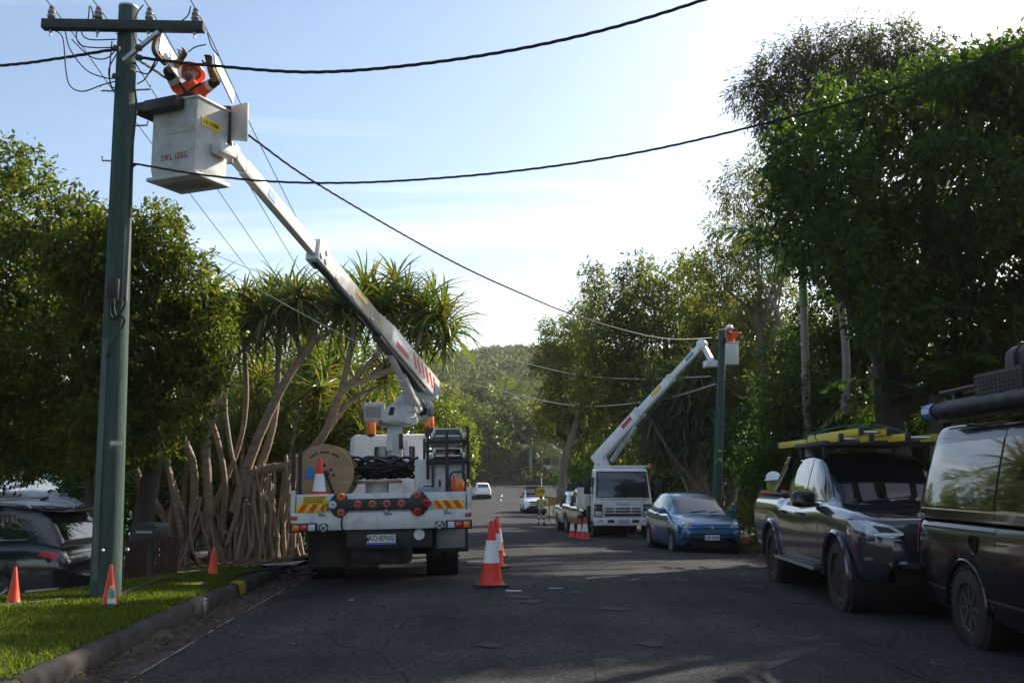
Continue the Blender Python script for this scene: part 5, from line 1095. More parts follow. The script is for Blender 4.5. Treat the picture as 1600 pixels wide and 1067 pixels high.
# --- far cars along the street
def suv_spec(s=1.): return ([(2.2, .62, .46, .74), (2.12, .78, .36, .86), (1.9, .85, .31, .95), (1.4, .88, .29, 1.02), (.8, .89, .28, 1.06), (-1.0, .89, .28, 1.08), (-1.8, .87, .33, 1.08), (-2.1, .82, .40, 1.0), (-2.2, .74, .48, .85)], [(1.3, .39, .34), (-1.3, .39, .34)],
    [(1.1, .74, 1.02, 1.05, .72), (.45, .80, 1.04, 1.45, .66), (.15, .81, 1.05, 1.60, .65), (-.6, .81, 1.06, 1.66, .64), (-1.5, .80, 1.06, 1.62, .63), (-1.85, .77, 1.06, 1.50, .63), (-2.06, .73, 1.05, 1.14, .66)])
def small_car(name, label, cat, loc, rz, paint, ute=False, rear=False, bullbar=False, group=None, txt=None):
    b, a, g = suv_spec()
    if ute:
        b = [(2.5, .66, .55, .85), (2.44, .80, .45, 1.0), (2.2, .87, .40, 1.08), (1.4, .90, .38, 1.14), (0, .90, .38, 1.12), (-1.0, .90, .40, 1.15), (-2.45, .89, .50, 1.15), (-2.5, .86, .6, 1.05)]; a = [(1.6, .45, .38), (-1.45, .45, .38)]
        g = [(1.1, .72, 1.10, 1.12, .70), (.5, .78, 1.11, 1.55, .66), (.2, .79, 1.12, 1.70, .65), (-.3, .79, 1.12, 1.78, .64), (-.8, .79, 1.12, 1.76, .64), (-1.0, .78, 1.12, 1.5, .67), (-1.06, .77, 1.12, 1.2, .7)]
    t, sk, bo, go = car(name, label, cat, loc, rz, b, a, g, paint, (.37 if ute else .335, .23, 6, .22), 'rim_alloy', group=group)
    x0 = 1.16; ht = 1.62 if ute else 1.50
    sk.patch('windscreen', 'glass_cab', t, 'x', 1, [(-.62, x0), (.62, x0), (.55, ht), (-.55, ht)], .006)
    for s in (-1, 1):
        sk.patch('side_window', 'glass', t, 'y', s, [(.55, 1.16), (-.28, 1.16), (-.28, ht), (.2, ht)], .006, .1); sk.patch('side_window', 'glass', t, 'y', s, [(-.34, 1.16), (-.86 if ute else -1.6, 1.17), (-.80 if ute else -1.45, ht), (-.34, ht)], .006, .1)
        hl = [(s * .48, .84), (s * .80, .86), (s * .82, .97), (s * .55, .95)]; sk.patch('headlight', 'headlight', t, 'x', 1, hl, .008, .05)
        tl = [(s * .62, .82), (s * .80, .82), (s * .80, 1.02), (s * .66, 1.02)]; sk.patch('tail_light', 'lamp_red', t, 'x', -1, tl, .008, .05)
        mirror_part(t, .62, s * .84, 1.18, s, 'black_plastic')
    sk.patch('grille', 'black_plastic', t, 'x', 1, [(-.44, .66), (.44, .66), (.46, .88), (-.46, .88)], .010, .08); sk.patch('lower_grille', 'black_plastic', t, 'x', 1, [(-.5, .46), (.5, .46), (.5, .58), (-.5, .58)], .010, .08)
    sk.patch('rear_window', 'glass', t, 'x', -1, [(-.58, 1.16), (.58, 1.16), (.5, 1.5), (-.5, 1.5)], .006)
    xf = (sk.hit('x', 1, 0, .52) or [Vector((2.3, 0, 0))])[0].x
    if bullbar:
        m = MB()
        for z in (.62, .82, 1.0): m.tube([(xf + .02, -.75, z), (xf + .12, -.6, z), (xf + .12, .6, z), (xf + .02, .75, z)], .03, 8)
        for y in (-.35, .35): m.tube([(xf + .10, y, .45), (xf + .12, y, 1.05)], .028, 8)
        m.build('bull_bar', 'black_plastic', t)
    if txt: plate(t, xf + .02, 0, .52, 1, txt)
    return t
x, y = P(752, 770, 106).x, 106; c = small_car('suv', 'white SUV driving away towards the cross street', 'SUV', (x, y, zroad(x, y)), R(97), 'white_clean')
x, y = P(833, 790, 77).x, 77; c = small_car('suv', 'white wagon with a loaded roof rack parked beyond the flagger', 'SUV', (x, y, zroad(x, y)), R(-86), 'white_clean')
m = MB(); m.box((-.4, 0, 1.76), (1.6, 1.2, .04)); m.box((-.4, 0, 1.88), (1.3, 1.0, .2)); m.build('roof_load', 'dark_metal', c)
x, y = P(893, 800, 46).x + .40, 45.4; c = small_car('pickup_truck', 'silver-white pickup parked between the dark grey pickup and the tipper', 'pickup truck', (x, y, zroad(x, y)), R(-84), 'silver_paint', True, bullbar=False)
x, y = P(910, 812, 40.5).x + .42, 39.9; c = small_car('pickup_truck', 'dark grey pickup with a bull bar right behind the three far cones', 'pickup truck', (x, y, zroad(x, y)), R(-83), 'charcoal_paint', True, bullbar=True)
x, y = P(851, 742, 150).x, 150; c = small_car('suv', 'white car on the bank among bushes above the cross street', 'car', (x, y, zg(x, y) + .1), R(-60), 'white_clean')
# dark tipper tray of a truck behind the white pickup
x, y = P(893, 800, 51).x + .75, 52
t = thing('tipper_truck', 'truck with a high dark tray standing behind the white pickup', 'truck', (x, y, zroad(x, y)), R(-84))
m = MB(); m.box((-1.2, 0, 1.35), (3.6, 2.0, .12)); 
for s in (-1, 1): m.box((-1.2, s * 1.0, 1.72), (3.6, .05, .75))
m.box((.6, 0, 1.85), (.06, 2.05, 1.0)); m.box((-3.0, 0, 1.72), (.05, 2.0, .75)); m.build('tray', 'dark_metal', t, bevel=.01)
m = MB(); m.box((1.5, 0, 1.25), (1.5, 1.75, 1.4), taper=(.85, .92)); m.build('cab', 'dark_metal', t, bevel=.08, seg=3)
m = MB(); m.box((2.2, 0, 1.55), (.06, 1.4, .6), rot=(0, R(-9), 0)); m.build('windscreen', 'glass', t)
m = MB(); m.box((-.5, 0, .75), (5.2, .8, .2)); m.build('chassis', 'ink', t)
ms = wheel_mesh(.38, .24, 6, .22)
for ax in (1.5, -1.7):
    for s in (-1, 1): add_wheel(t, ms, (ax, s * .82, .38), s, 'rim_steel')

# ------------------------------------------------------------------ people
def figure(name, label, segs, voxel=.014, smooth=4, cat='person'):
    """segs: (p0, r0, p1, r1, material) in world space, grown into one continuous skin"""
    m = MB()
    for a, ra, b, rb, mt in segs:
        a, b = Vector(a), Vector(b); n = 5; m.tube([a.lerp(b, i / n) for i in range(n + 1)], [lerp(ra, rb, i / n) for i in range(n + 1)], 12); m.sphere(a, ra * .995, 12, 8); m.sphere(b, rb * .995, 12, 8)
    me = m.mesh('tmp'); o = bpy.data.objects.new('tmp', me); COL.objects.link(o)
    md = o.modifiers.new('r', 'REMESH'); md.mode = 'VOXEL'; md.voxel_size = voxel
    m2 = o.modifiers.new('s', 'SMOOTH'); m2.iterations = smooth; m2.factor = .5
    dg = bpy.context.evaluated_depsgraph_get(); me2 = bpy.data.meshes.new_from_object(o.evaluated_get(dg)); bpy.data.objects.remove(o)
    names = []; [names.append(s[4]) for s in segs if s[4] not in names]
    A = np.array([tuple(s[0]) for s in segs]); B = np.array([tuple(s[2]) for s in segs]); ra = np.array([s[1] for s in segs]); rb = np.array([s[3] for s in segs]); mi = np.array([names.index(s[4]) for s in segs])
    n = len(me2.polygons); C = np.empty(n * 3, np.float32); me2.polygons.foreach_get('center', C); C = C.reshape(-1, 3); best = np.full(n, 1e9); idx = np.zeros(n, int)
    for i in range(len(segs)):
        d = B[i] - A[i]; t = np.clip(((C - A[i]) @ d) / max(1e-9, d @ d), 0, 1); q = np.linalg.norm(C - A[i] - t[:, None] * d, axis=1) - (ra[i] + (rb[i] - ra[i]) * t)
        w = q < best; best[w] = q[w]; idx[w] = mi[i]
    base = Vector(tuple(C[C[:, 2].argmin()])); lo = Vector(((C[:, 0].min() + C[:, 0].max()) / 2, (C[:, 1].min() + C[:, 1].max()) / 2, C[:, 2].min()))
    me2.transform(Matrix.Translation(-lo)); me2.name = name
    ob = link(name, me2, names); ob.location = lo; me2.polygons.foreach_set('material_index', idx.astype(np.int32)); me2.polygons.foreach_set('use_smooth', [True] * n); me2.update()
    return tag(ob, label, cat)
def helmet(parent, c, r, mt, tilt=(0, 0, 0), brim=.035, peak=(0, -1)):
    c = Vector(c) - Vector(parent.location); M = Matrix.Translation(c) @ Euler(tilt).to_matrix().to_4x4(); m = MB()
    m.sphere((0, 0, 0), (r, r * 1.12, r * .95), 22, 8, M=M, v0=0, v1=.52); m.lathe([(r * .96, -.012), (r + brim, -.02), (r + brim, -.010), (r * .98, .004)], 26, M=M @ Matrix.Diagonal((1, 1.14, 1, 1)), closed=True)
    m.box((0, r * .2, r * .93), (r * .25, r * 1.3, .02), M) if 0 else None
    o = m.build('helmet', mt, parent, angle=50); return o
def hand(segs, wrist, d, up, mt, s=1., curl=1.2):
    """palm and five bent fingers reaching along d, thumb to one side"""
    w = Vector(wrist); d = Vector(d).normalized(); sd = d.cross(Vector(up)).normalized(); nn = sd.cross(d)
    segs.append((w, .03 * s, w + d * .085 * s, .036 * s, mt))
    for i, (o, l) in enumerate(((-.032, .075), (-.011, .085), (.011, .08), (.031, .062))):
        a = w + d * .09 * s + sd * o * s; b = a + d * l * .45 * s; c = b + (d * math.cos(curl) + nn * math.sin(curl)) * l * .6 * s; segs += [(a, .011 * s, b, .0105 * s, mt), (b, .0105 * s, c, .009 * s, mt)]
    a = w + d * .035 * s - sd * .03 * s; b = a + (d * .6 - sd * .8) * .045 * s; segs += [(a, .014 * s, b, .012 * s, mt), (b, .012 * s, b + (d + nn * .6) * .03 * s, .010 * s, mt)]

# ------------------------------------------------------------------ near bucket truck
TX, TY, TRZ = -1.74, 13.65, R(5.9)
TM = Matrix.Translation((TX, TY, zroad(-1.7, 14) - .015)) @ Euler((R(-1.1), R(-1.0), TRZ)).to_matrix().to_4x4(); TI = TM.inverted()
T = thing('bucket_truck', 'white flatbed truck seen from behind with its boom raised to the pole', 'truck', TM.translation, TRZ); T.rotation_euler = (R(-1.1), R(-1.0), TRZ)
def LP(px, py, Y): return TI @ P(px, py, Y)
def bx(name, c, s, mt, parent=None, bevel=.008, rot=None, **k): m = MB(); m.box(c, s, rot); return m.build(name, mt, T if parent is None else parent, bevel=bevel, **k)
bx('tail_board', (0, .02, 1.15), (2.28, .045, .25), 'white_paint'); tb_ = bx('rear_beam', (0, -.01, .91), (2.40, .07, .235), 'white_paint', bevel=.012)
for x in (-.82, .06, .86):
    bx('latch', (x, -.055, 1.03), (.05, .03, .07), 'steel', tb_); bx('latch', (x + .03, -.06, 1.0), (.09, .02, .02), 'steel', tb_)
bx('tray_deck', (0, 3.05, 1.03), (2.36, 6.0, .06), 'grey_panel')
for s in (-1, 1):
    bx('side_board', (s * 1.17, 3.05, 1.16), (.04, 5.95, .24), 'white_paint'); bx('corner_post', (s * 1.185, .02, 1.13), (.06, .07, .40), 'white_paint')
bx('front_board', (0, 6.03, 1.35), (2.3, .05, .6), 'white_paint')
for s in (-1, 1): bx('chassis_rail', (s * .42, 4.2, .80), (.09, 7.8, .20), 'ink')
def lamp(c, r, mt, parent, d=.03): m = MB(); m.lathe([(.001, 0), (r * .5, d), (r * .8, d * .8), (r, 0)], 20, M=Matrix.Translation(c) @ Matrix.Rotation(PI / 2, 4, 'X')); return m.build('lamp', mt, parent)
# arrow board
m = MB(); zc_ = 1.128; pl = [(-.735, zc_), (-.63, zc_ + .145), (-.55, zc_ + .175), (-.48, zc_ + .13), (-.45, zc_ + .075), (.38, zc_ + .075), (.41, zc_ + .13), (.48, zc_ + .175), (.56, zc_ + .145), (.675, zc_), (.56, zc_ - .145), (.48, zc_ - .175), (.41, zc_ - .13), (.38, zc_ - .075), (-.45, zc_ - .075), (-.48, zc_ - .13), (-.55, zc_ - .175), (-.63, zc_ - .145)]
m.prism(pl, .02, .075, M=Matrix.Rotation(PI / 2, 4, 'X')); ab = m.build('arrow_board', 'dark_metal', T, bevel=.01)
for x, z, mt in ((-.545, zc_ + .105, 'lamp_orange'), (-.655, zc_, 'lamp_clear'), (-.545, zc_ - .105, 'lamp_pink'), (-.32, zc_, 'lamp_pink'), (-.125, zc_, 'lamp_pink'), (.065, zc_, 'lamp_pink'), (.26, zc_, 'lamp_pink'), (.475, zc_ + .11, 'lamp_pink'), (.595, zc_, 'lamp_red'), (.475, zc_ - .11, 'lamp_red')):
    lamp((x, -.076, z), .057, mt, ab)
m = MB(); m.tube(spline([(-.53, -.06, .96), (-.535, -.08, .85), (-.51, -.06, .78)], 5), .012, 6); m.build('cable', 'cable_black', ab)
for x0, x1, z0, z1 in ((-1.145, -.735, 1.035, 1.145), (.70, 1.115, 1.055, 1.165)):
    o = bx('chevron_plate', ((x0 + x1) / 2, -.010, (z0 + z1) / 2), (x1 - x0, .012, z1 - z0), 'sign_yellow', bevel=.003)
    for i in range(3):
        a = x0 + .02 + i * .135; m = MB(); q = [(a, z0 + .004), (a + .075, z0 + .004), (min(a + .145, x1 - .004), z1 - .004), (a + .07, z1 - .004)]
        if x0 > 0: q = [(x0 + x1 - u, v) for u, v in q]
        m.prism(q, .0155, .0185, M=Matrix.Rotation(PI / 2, 4, 'X')); m.build('stripe', 'hi_vis_orange', o, smooth=False)
o = bx('yellow_sign', (-.895, -.014, 1.20), (.32, .012, .11), 'sign_yellow', bevel=.003)
for j, (w_, z_) in enumerate(((.26, 1.235), (.24, 1.213), (.2, 1.19), (.25, 1.168))):
    m = MB(); x = -1.03
    while x < -1.03 + w_: l = random.uniform(.015, .04); m.box((x + l / 2, -.0215, z_), (l, .002, .012)); x += l + .01
    q = m.build('lettering', 'ink', o); q['kind'] = 'stuff'
for s in (-1, 1):
    h_ = bx('tail_light', (s * 1.035, -.05, .835), (.36, .07, .12), 'black_plastic')
    for i, mt in enumerate(('lamp_clear', 'lamp_red', 'lamp_orange')): bx('lens', (s * (.93 + i * .105), -.09, .835), (.092, .02, .085), mt, h_, .008)
    bx('reflector', (s * 1.165, -.052, .965), (.085, .012, .05), 'lamp_red')
    q = bx('work_light', (s * .775, -.05, .825), (.12, .05, .12), 'black_plastic', bevel=.04); lamp((s * .775, -.077, .825), .048, 'lamp_clear', q, .012)
    for a in (0, PI / 2): bx('cross_bar', (s * .775, -.092, .825), (.09, .006, .012), 'black_plastic', q, .001, rot=(0, a + PI / 4, 0))
bx('rear_panel', (.1, .12, .66), (1.15, .06, .25), 'dark_metal'); 
o = plate(T, 0, 0, 0, 1, 'XO·87HG', .385, .135, size=.10, blue=True); o.rotation_euler = (0, 0, R(-90)); o.location = (-.01, .075, .655)
for x in (-.21, .24): bx('plate_lamp', (x, .08, .66), (.07, .03, .05), 'black_plastic')
q = bx('reflector_mount', (.50, .085, .71), (.05, .05, .05), 'black_plastic'); m = MB(); m.lathe([(.001, .02), (.072, .02), (.076, .0)], 24, M=Matrix.Translation((.50, .055, .71)) @ Matrix.Rotation(PI / 2, 4, 'X')); m.build('disc', 'reflective_white', q)
m = MB(); m.grid(lambda u, v: (lerp(-1.07, -.47, u), .95 + .02 * math.sin(u * 5) + .03 * (1 - v), lerp(.24, .80, v)), np.linspace(0, 1, 9), np.linspace(0, 1, 6)); b_ = m.bm(); bmesh.ops.solidify(b_, geom=b_.faces[:], thickness=.012); me = bpy.data.meshes.new('mud_flap'); b_.to_mesh(me); b_.free(); smoothen(me); link('mud_flap', me, 'flap_rubber', T)
q = bx('mud_flap', (.95, .55, .62), (.49, .03, .36), 'dark_metal'); bx('face_panel', (.95, .53, .63), (.40, .012, .27), 'grey_panel', q, .003)
bx('tool_locker', (-.90, 3.6, .72), (.5, 1.6, .5), 'dark_metal'); bx('tool_locker', (.92, 3.7, .72), (.5, 1.6, .5), 'white_paint')
m = MB(); m.lathe([(.2, -.1), (.40, -.11), (.43, -.06), (.43, .06), (.40, .11), (.2, .1)], 30, M=Matrix.Translation((-.02, .62, .42)), closed=True); m.build('spare_wheel', 'black_rubber', T)
for x in (-.35, .3): m = MB(); m.bar((x, .62, .3), (x, .62, .72), .04); m.build('carrier_strut', 'dark_metal', T)
ms = wheel_mesh(.405, .225, 8, .22)
for x, s in ((-1.0, -1), (-.75, -1), (.75, 1), (1.0, 1)): add_wheel(T, ms, (x, 2.1, .405), s, 'rim_steel', lat='x')
for s in (-1, 1): add_wheel(T, ms, (s * .86, 7.35, .405), s, 'rim_steel', lat='x')
m = MB(); m.tube([(-1.0, 2.1, .405), (1.0, 2.1, .405)], .07, 10); m.sphere((0, 2.1, .41), .19, 14, 10); m.build('rear_axle', 'ink', T)
for s in (-1, 1): m = MB(); m.prism([(1.05, .55), (1.08, .83), (1.2, .93), (1.9, .93), (2.02, .83), (2.05, .55), (2.0, .55), (1.97, .80), (1.88, .88), (1.22, .88), (1.13, .80), (1.1, .55)], -.26, .26, M=Matrix.Translation((s * .88, .55, 0)) @ Matrix.Rotation(PI / 2, 4, 'Z') @ Matrix.Rotation(PI / 2, 4, 'X')); m.build('mudguard', 'black_plastic', T)
# cab
m = MB(); m.box((0, 7.55, 1.70), (1.82, 1.55, 1.60), taper=(.90, .88)); cab = m.build('cab', 'white_clean', T, bevel=.13, seg=4)
o = bx('rear_window', (.08, 6.80, 1.98), (.82, .05, .52), 'black_plastic', cab, .05, seg=3, rot=(R(-6), 0, 0)); bx('pane', (.08, 6.775, 1.98), (.72, .03, .42), 'glass_cab', o, .01, rot=(R(-6), 0, 0))
for s in (-1, 1):
    bx('side_window', (s * .868, 7.55, 1.95), (.03, .9, .5), 'glass', cab, .01, rot=(0, R(s * -6), 0)); m = MB(); m.bar((s * .9, 8.2, 1.7), (s * 1.2, 8.25, 1.75), .03); m.box((s * 1.22, 8.25, 1.8), (.06, .2, .42)); m.build('wing_mirror', 'black_plastic', cab, bevel=.01)
bx('windscreen', (0, 8.28, 1.95), (1.5, .03, .6), 'glass', cab, .01, rot=(R(7), 0, 0))
for px, py in ((580, 666), (671, 657)):
    p = LP(px, py, 20.6); m = MB(); m.lathe([(.09, -.16), (.10, -.10), (.095, .06), (.07, .12), (.02, .13)], 18, M=Matrix.Translation(p)); q = m.build('beacon', 'lamp_orange', T)
    m = MB(); m.lathe([(.10, -.30), (.10, -.165)], 16, M=Matrix.Translation(p)); m.build('beacon_base', 'black_plastic', q)
# pedestal and turret
px0 = LP(617, 664, 19.7); pc = (px0.x, px0.y)
bx('pedestal', (pc[0], pc[1], 1.85), (.30, .34, 1.6), 'white_paint', bevel=.02); 
for i, (dx, dz, sz, mt) in enumerate(((-.24, 1.95, (.12, .2, .45), 'grey_panel'), (.22, 2.0, (.1, .2, .6), 'white_paint'), (.02, 1.75, (.34, .12, .2), 'steel'), (-.10, 2.2, (.14, .14, .18), 'white_paint'), (.12, 2.28, (.08, .12, .3), 'dark_metal'))): bx('valve_block', (pc[0] + dx, pc[1] - .28, dz), sz, mt)
m = MB(); m.lathe([(.30, 2.60), (.34, 2.61), (.34, 2.68), (.30, 2.69), (.27, 2.69)], 28, M=Matrix.Translation((pc[0], pc[1], 0))); m.build('slew_ring', 'steel', T)
bx('turret_plate', (pc[0], pc[1], 2.725), (.86, .62, .05), 'white_paint')
tl_ = LP(585, 645, 19.6)
gb = bx('power_pack', (tl_.x, tl_.y, tl_.z + .02), (.40, .5, .33), 'white_paint', bevel=.02)
o = bx('grille', (tl_.x - .02, tl_.y - .255, tl_.z), (.30, .02, .22), 'grey_panel', gb, .003)
for i in range(8): bx('slat', (tl_.x - .02, tl_.y - .27, tl_.z - .095 + i * .027), (.28, .014, .014), 'alloy', o, 0, rot=(R(25), 0, 0))
th = LP(621, 645, 19.6)
m = MB(); m.prism([(-.30, -.20), (.22, -.20), (.22, .05), (.10, .24), (-.05, .22), (-.22, .08)], -.22, .22, M=Matrix.Translation((th.x, th.y, th.z)) @ Matrix.Rotation(PI / 2, 4, 'X')); q = m.build('turret_housing', 'white_paint', T, bevel=.02)
m = MB(); m.prism([(-.10, -.08), (.0, -.08), (.03, .07), (-.05, .08)], .222, .232, M=Matrix.Translation((th.x - .08, th.y, th.z + .02)) @ Matrix.Rotation(PI / 2, 4, 'X')); m.build('inspection_hole', 'ink', q)
tw = LP(640, 645, 19.55)
m = MB(); m.lathe([(.14, -.22), (.16, -.2), (.16, -.1), (.13, -.08), (.13, 0), (.16, .02), (.16, .1), (.12, .13), (.10, .2)], 22, M=Matrix.Translation(tw)); m.build('slew_drive', 'white_paint', T)
for i in range(7):
    a = tw + Vector((.16 + random.uniform(0, .2), random.uniform(-.15, .0), random.uniform(-.15, .0))); b2 = a + Vector((random.uniform(-.05, .15), random.uniform(-.05, .1), random.uniform(.2, .38))); m = MB(); m.tube(spline([a, a.lerp(b2, .4) + Vector((.08, -.06, -.02)), b2], 6), .013, 6); m.build('hydraulic_hose', 'cable_black', T)
bx('valve_block', tw + Vector((.38, -.05, .02)), (.16, .16, .2), 'steel'); bx('valve_block', tw + Vector((.30, -.1, -.12)), (.12, .16, .12), 'grey_panel')
# boom: two telescoping box sections from the turret to the bucket
E0, E2 = LP(671, 603, 20.0), LP(365, 243, 12.45)
def boom_at(px):
    lo, hi = 0., 1.
    for _ in range(40):
        t = (lo + hi) / 2; w = TM @ E0.lerp(E2, t); q = 800 + w.x * ppm(w)
        if q > px: lo = t
        else: hi = t
    return lo
BD = (E2 - E0).normalized(); BR = BD.cross(Vector((0, 0, 1))).normalized(); BU = BR.cross(BD).normalized()
def bp(px, r=0, u=0): return E0.lerp(E2, boom_at(px)) + BR * r + BU * u
bh = E0 + BU * 0
m = MB(); m.bar(E0 - BD * .28, bp(606), .24, .42, up=BU); m.bar(bp(606), bp(583), .24, .42, up=BU, w2=.17, h2=.30); m.bar(bp(583), bp(495), .17, .30, up=BU); b1_ = m.build('lower_boom', 'white_clean', T, bevel=.02)
m = MB(); m.bar(bp(497), bp(380), .12, .21, up=BU); m.bar(bp(380), E2, .11, .18, up=BU, w2=.14, h2=.16); b2_ = m.build('upper_boom', 'white_clean', T, bevel=.018)
m = MB(); m.bar(bp(503), bp(489), .22, .35, up=BU); q = m.build('boom_collar', 'white_paint', b1_, bevel=.02)
for dx, du in ((500, .07), (493, -.07), (500, -.08)):
    m = MB(); c = bp(dx, .11, du); c2 = bp(dx, -.11, du); m.tube([c2 - BR * .02, c + BR * .02], .05, 14); m.build('roller_pin', 'alloy', q)
m = MB(); m.bar(bp(660, 0, -.26), bp(590, 0, -.20), .16, .10, up=BU); m.build('cable_tray', 'dark_metal', b1_)
for i in range(6):
    m = MB(); c = lerp(674, 642, i / 5)
    for sgn in (-1, 1):
        m = MB(); a, b2 = bp(c, sgn * .124, -.10), bp(c - 6, sgn * .124, .14); m.bar(a, b2, .006, .065, up=BD); m.build('red_stripe', 'decal_red', b1_, smooth=False)
for sgn in (-1, 1):
    m = MB(); m.bar(bp(629, sgn * .124, -.07), bp(611, sgn * .124, -.07), .006, .10, up=BU); m.build('name_plate', 'decal_red', b1_)
    m = MB(); m.bar(bp(566, sgn * .088, .05), bp(549, sgn * .088, .05), .006, .08, up=BU); m.build('yellow_label', 'sign_yellow', b1_)
    m = MB(); m.bar(bp(424, sgn * .063, .0), bp(414, sgn * .063, .0), .006, .12, up=BU); m.build('blue_label', 'decal_blue', b2_)
m = MB(); lc0, lc1 = LP(652, 640, 19.8), bp(612, 0, -.26); m.tube([lc0, lc0.lerp(lc1, .62)], .105, 16); m.tube([lc0.lerp(lc1, .6), lc1], .06, 12); m.build('lift_cylinder', 'white_paint', T)
m = MB()
for sgn in (-.17, .17):
    a, b2, c = E0 + BR * sgn - BD * .2, E0 + BR * sgn + BD * .25 - BU * .2, Vector((pc[0] + .22 + sgn, pc[1], 2.75)); m.prism([(0, 0), (.30, 0), (.42, .32), (.22, .52), (.05, .45)], -.02, .02, M=Matrix.Translation((c.x - .05, c.y + sgn, c.z - .02)) @ Matrix.Rotation(PI / 2, 4, 'X'))
    m.bar(c, E0 + BR * sgn, .04, .30)
m.build('boom_bracket', 'white_paint', T, bevel=.008)
for r_, u_ in ((.03, -.165), (-.03, -.165), (.0, -.175)):
    m = MB(); m.tube([bp(p_, r_ + .012 * math.sin(p_), u_ - .018 * math.sin(p_ * .11) ** 2) for p_ in range(598, 486, -7)], .012, 6); m.build('hydraulic_hose', 'cable_black', b1_)
for p_ in (575, 545, 520):
    for sgn in (-1, 1): m = MB(); m.bar(bp(p_ + 2, sgn * .087, -.10), bp(p_ - 2, sgn * .087, -.10), .012, .05, up=BU); m.build('wear_pad', 'steel', b1_)
# bucket
NB = P(304, 267, 11.65); BZ = NB.z; bd1 = Vector((-.9135, .4067, 0)).normalized(); bd2 = Vector((.4067, .9135, 0)).normalized(); LA, LB = .70, .57; BH = P(304, 150, 11.65).z - NB.z
bc = NB + bd1 * LA / 2 + bd2 * LB / 2
BM = TI @ frame(bc, -bd1, bd2)          # bucket space: x along the left face, y away from it, z up
def bk(name, c, s, mt, parent, bevel=.01, rot=None, seg=2): m = MB(); m.box(c, s, rot); m.v = [tuple(BM @ Vector(v)) for v in m.v]; return m.build(name, mt, parent, bevel=bevel, seg=seg)
m = MB(); a, b2 = LA / 2, LB / 2; prof = []
for s_, z in ((.95, 0), (1.0, .10), (1.0, BH - .02), (1.06, BH - .015), (1.06, BH + .015), (.97, BH + .015), (.95, BH - .05), (.92, .06), (.1, .05)):
    prof.append([(x * a * s_, y * b2 * s_, z) for x, y in ((-1, -1), (1, -1), (1, 1), (-1, 1))])
k = 4; vs_ = [p for r_ in prof for p in r_]; fs = [(i * k + j, i * k + (j + 1) % k, (i + 1) * k + (j + 1) % k, (i + 1) * k + j) for i in range(len(prof) - 1) for j in range(k)] + [(3, 2, 1, 0), tuple((len(prof) - 1) * k + j for j in range(4))]
m.add([BM @ Vector(v) for v in vs_], fs); bucket = m.build('bucket', 'white_fibreglass', T, bevel=.014, seg=2)
bk('floor_tray', (0, .0, -.03), (LA * 1.12, LB * 1.10, .05), 'white_fibreglass', bucket); bk('floor_rib', (0, 0, -.06), (LA * .8, LB * .5, .03), 'grey_panel', bucket)
bk('tool_tray', (-a - .10, -b2 + .10, BH - .07), (.24, .50, .13), 'black_plastic', bucket, .02); bk('tool_tray', (-.10, -b2 - .09, BH - .08), (.52, .16, .15), 'black_plastic', bucket, .02)
bk('step_box', (a + .09, .12, .36), (.16, .30, .13), 'white_fibreglass', bucket, .02)
o = bk('cover_sign', (a + .006, -.04, .66), (.006, .33, .12), 'sign_yellow', bucket, .002)
text('L.V. COVER', 'lettering', 'ink', o, .066, BM @ frame(Vector((a + .011, -.04, .66)), (0, 1, 0), (0, 0, 1)), xs=.8, thick=.001, bold=.001)
text('S.W.L. 135KG.', 'lettering', 'ink_red', bucket, .115, BM @ frame(Vector((.03, -b2 - .004, .22)), (1, 0, 0), (0, 0, 1)), xs=.62, thick=.001, bold=.001)
bk('panel_line', (.06, -b2 - .002, .52), (.40, .004, .008), 'grey_panel', bucket, 0)
dc = BM.inverted() @ LP(373, 192, 12.15)
m = MB(); q0 = [LP(361, 166, 12.2), LP(386, 160, 12.0), LP(384.5, 221, 12.0), LP(361, 219, 12.2)]; nn = (q0[1] - q0[0]).cross(q0[2] - q0[1]).normalized() * .03; m.add(q0 + [p + nn for p in q0], [(0, 1, 2, 3), (7, 6, 5, 4), (0, 4, 5, 1), (1, 5, 6, 2), (2, 6, 7, 3), (3, 7, 4, 0)]); dr_ = m.build('control_door', 'white_fibreglass', bucket, bevel=.006)
m = MB(); m.bar(LP(355, 168, 12.25), LP(355, 225, 12.25), .13, .12); m.build('control_box', 'black_plastic', bucket, bevel=.01)
m = MB(); m.bar(LP(357, 222, 12.3), LP(357, 256, 12.35), .12, .14); m.bar(LP(357, 232, 12.35), E2, .16, .18); m.build('boom_head', 'steel', T, bevel=.015)

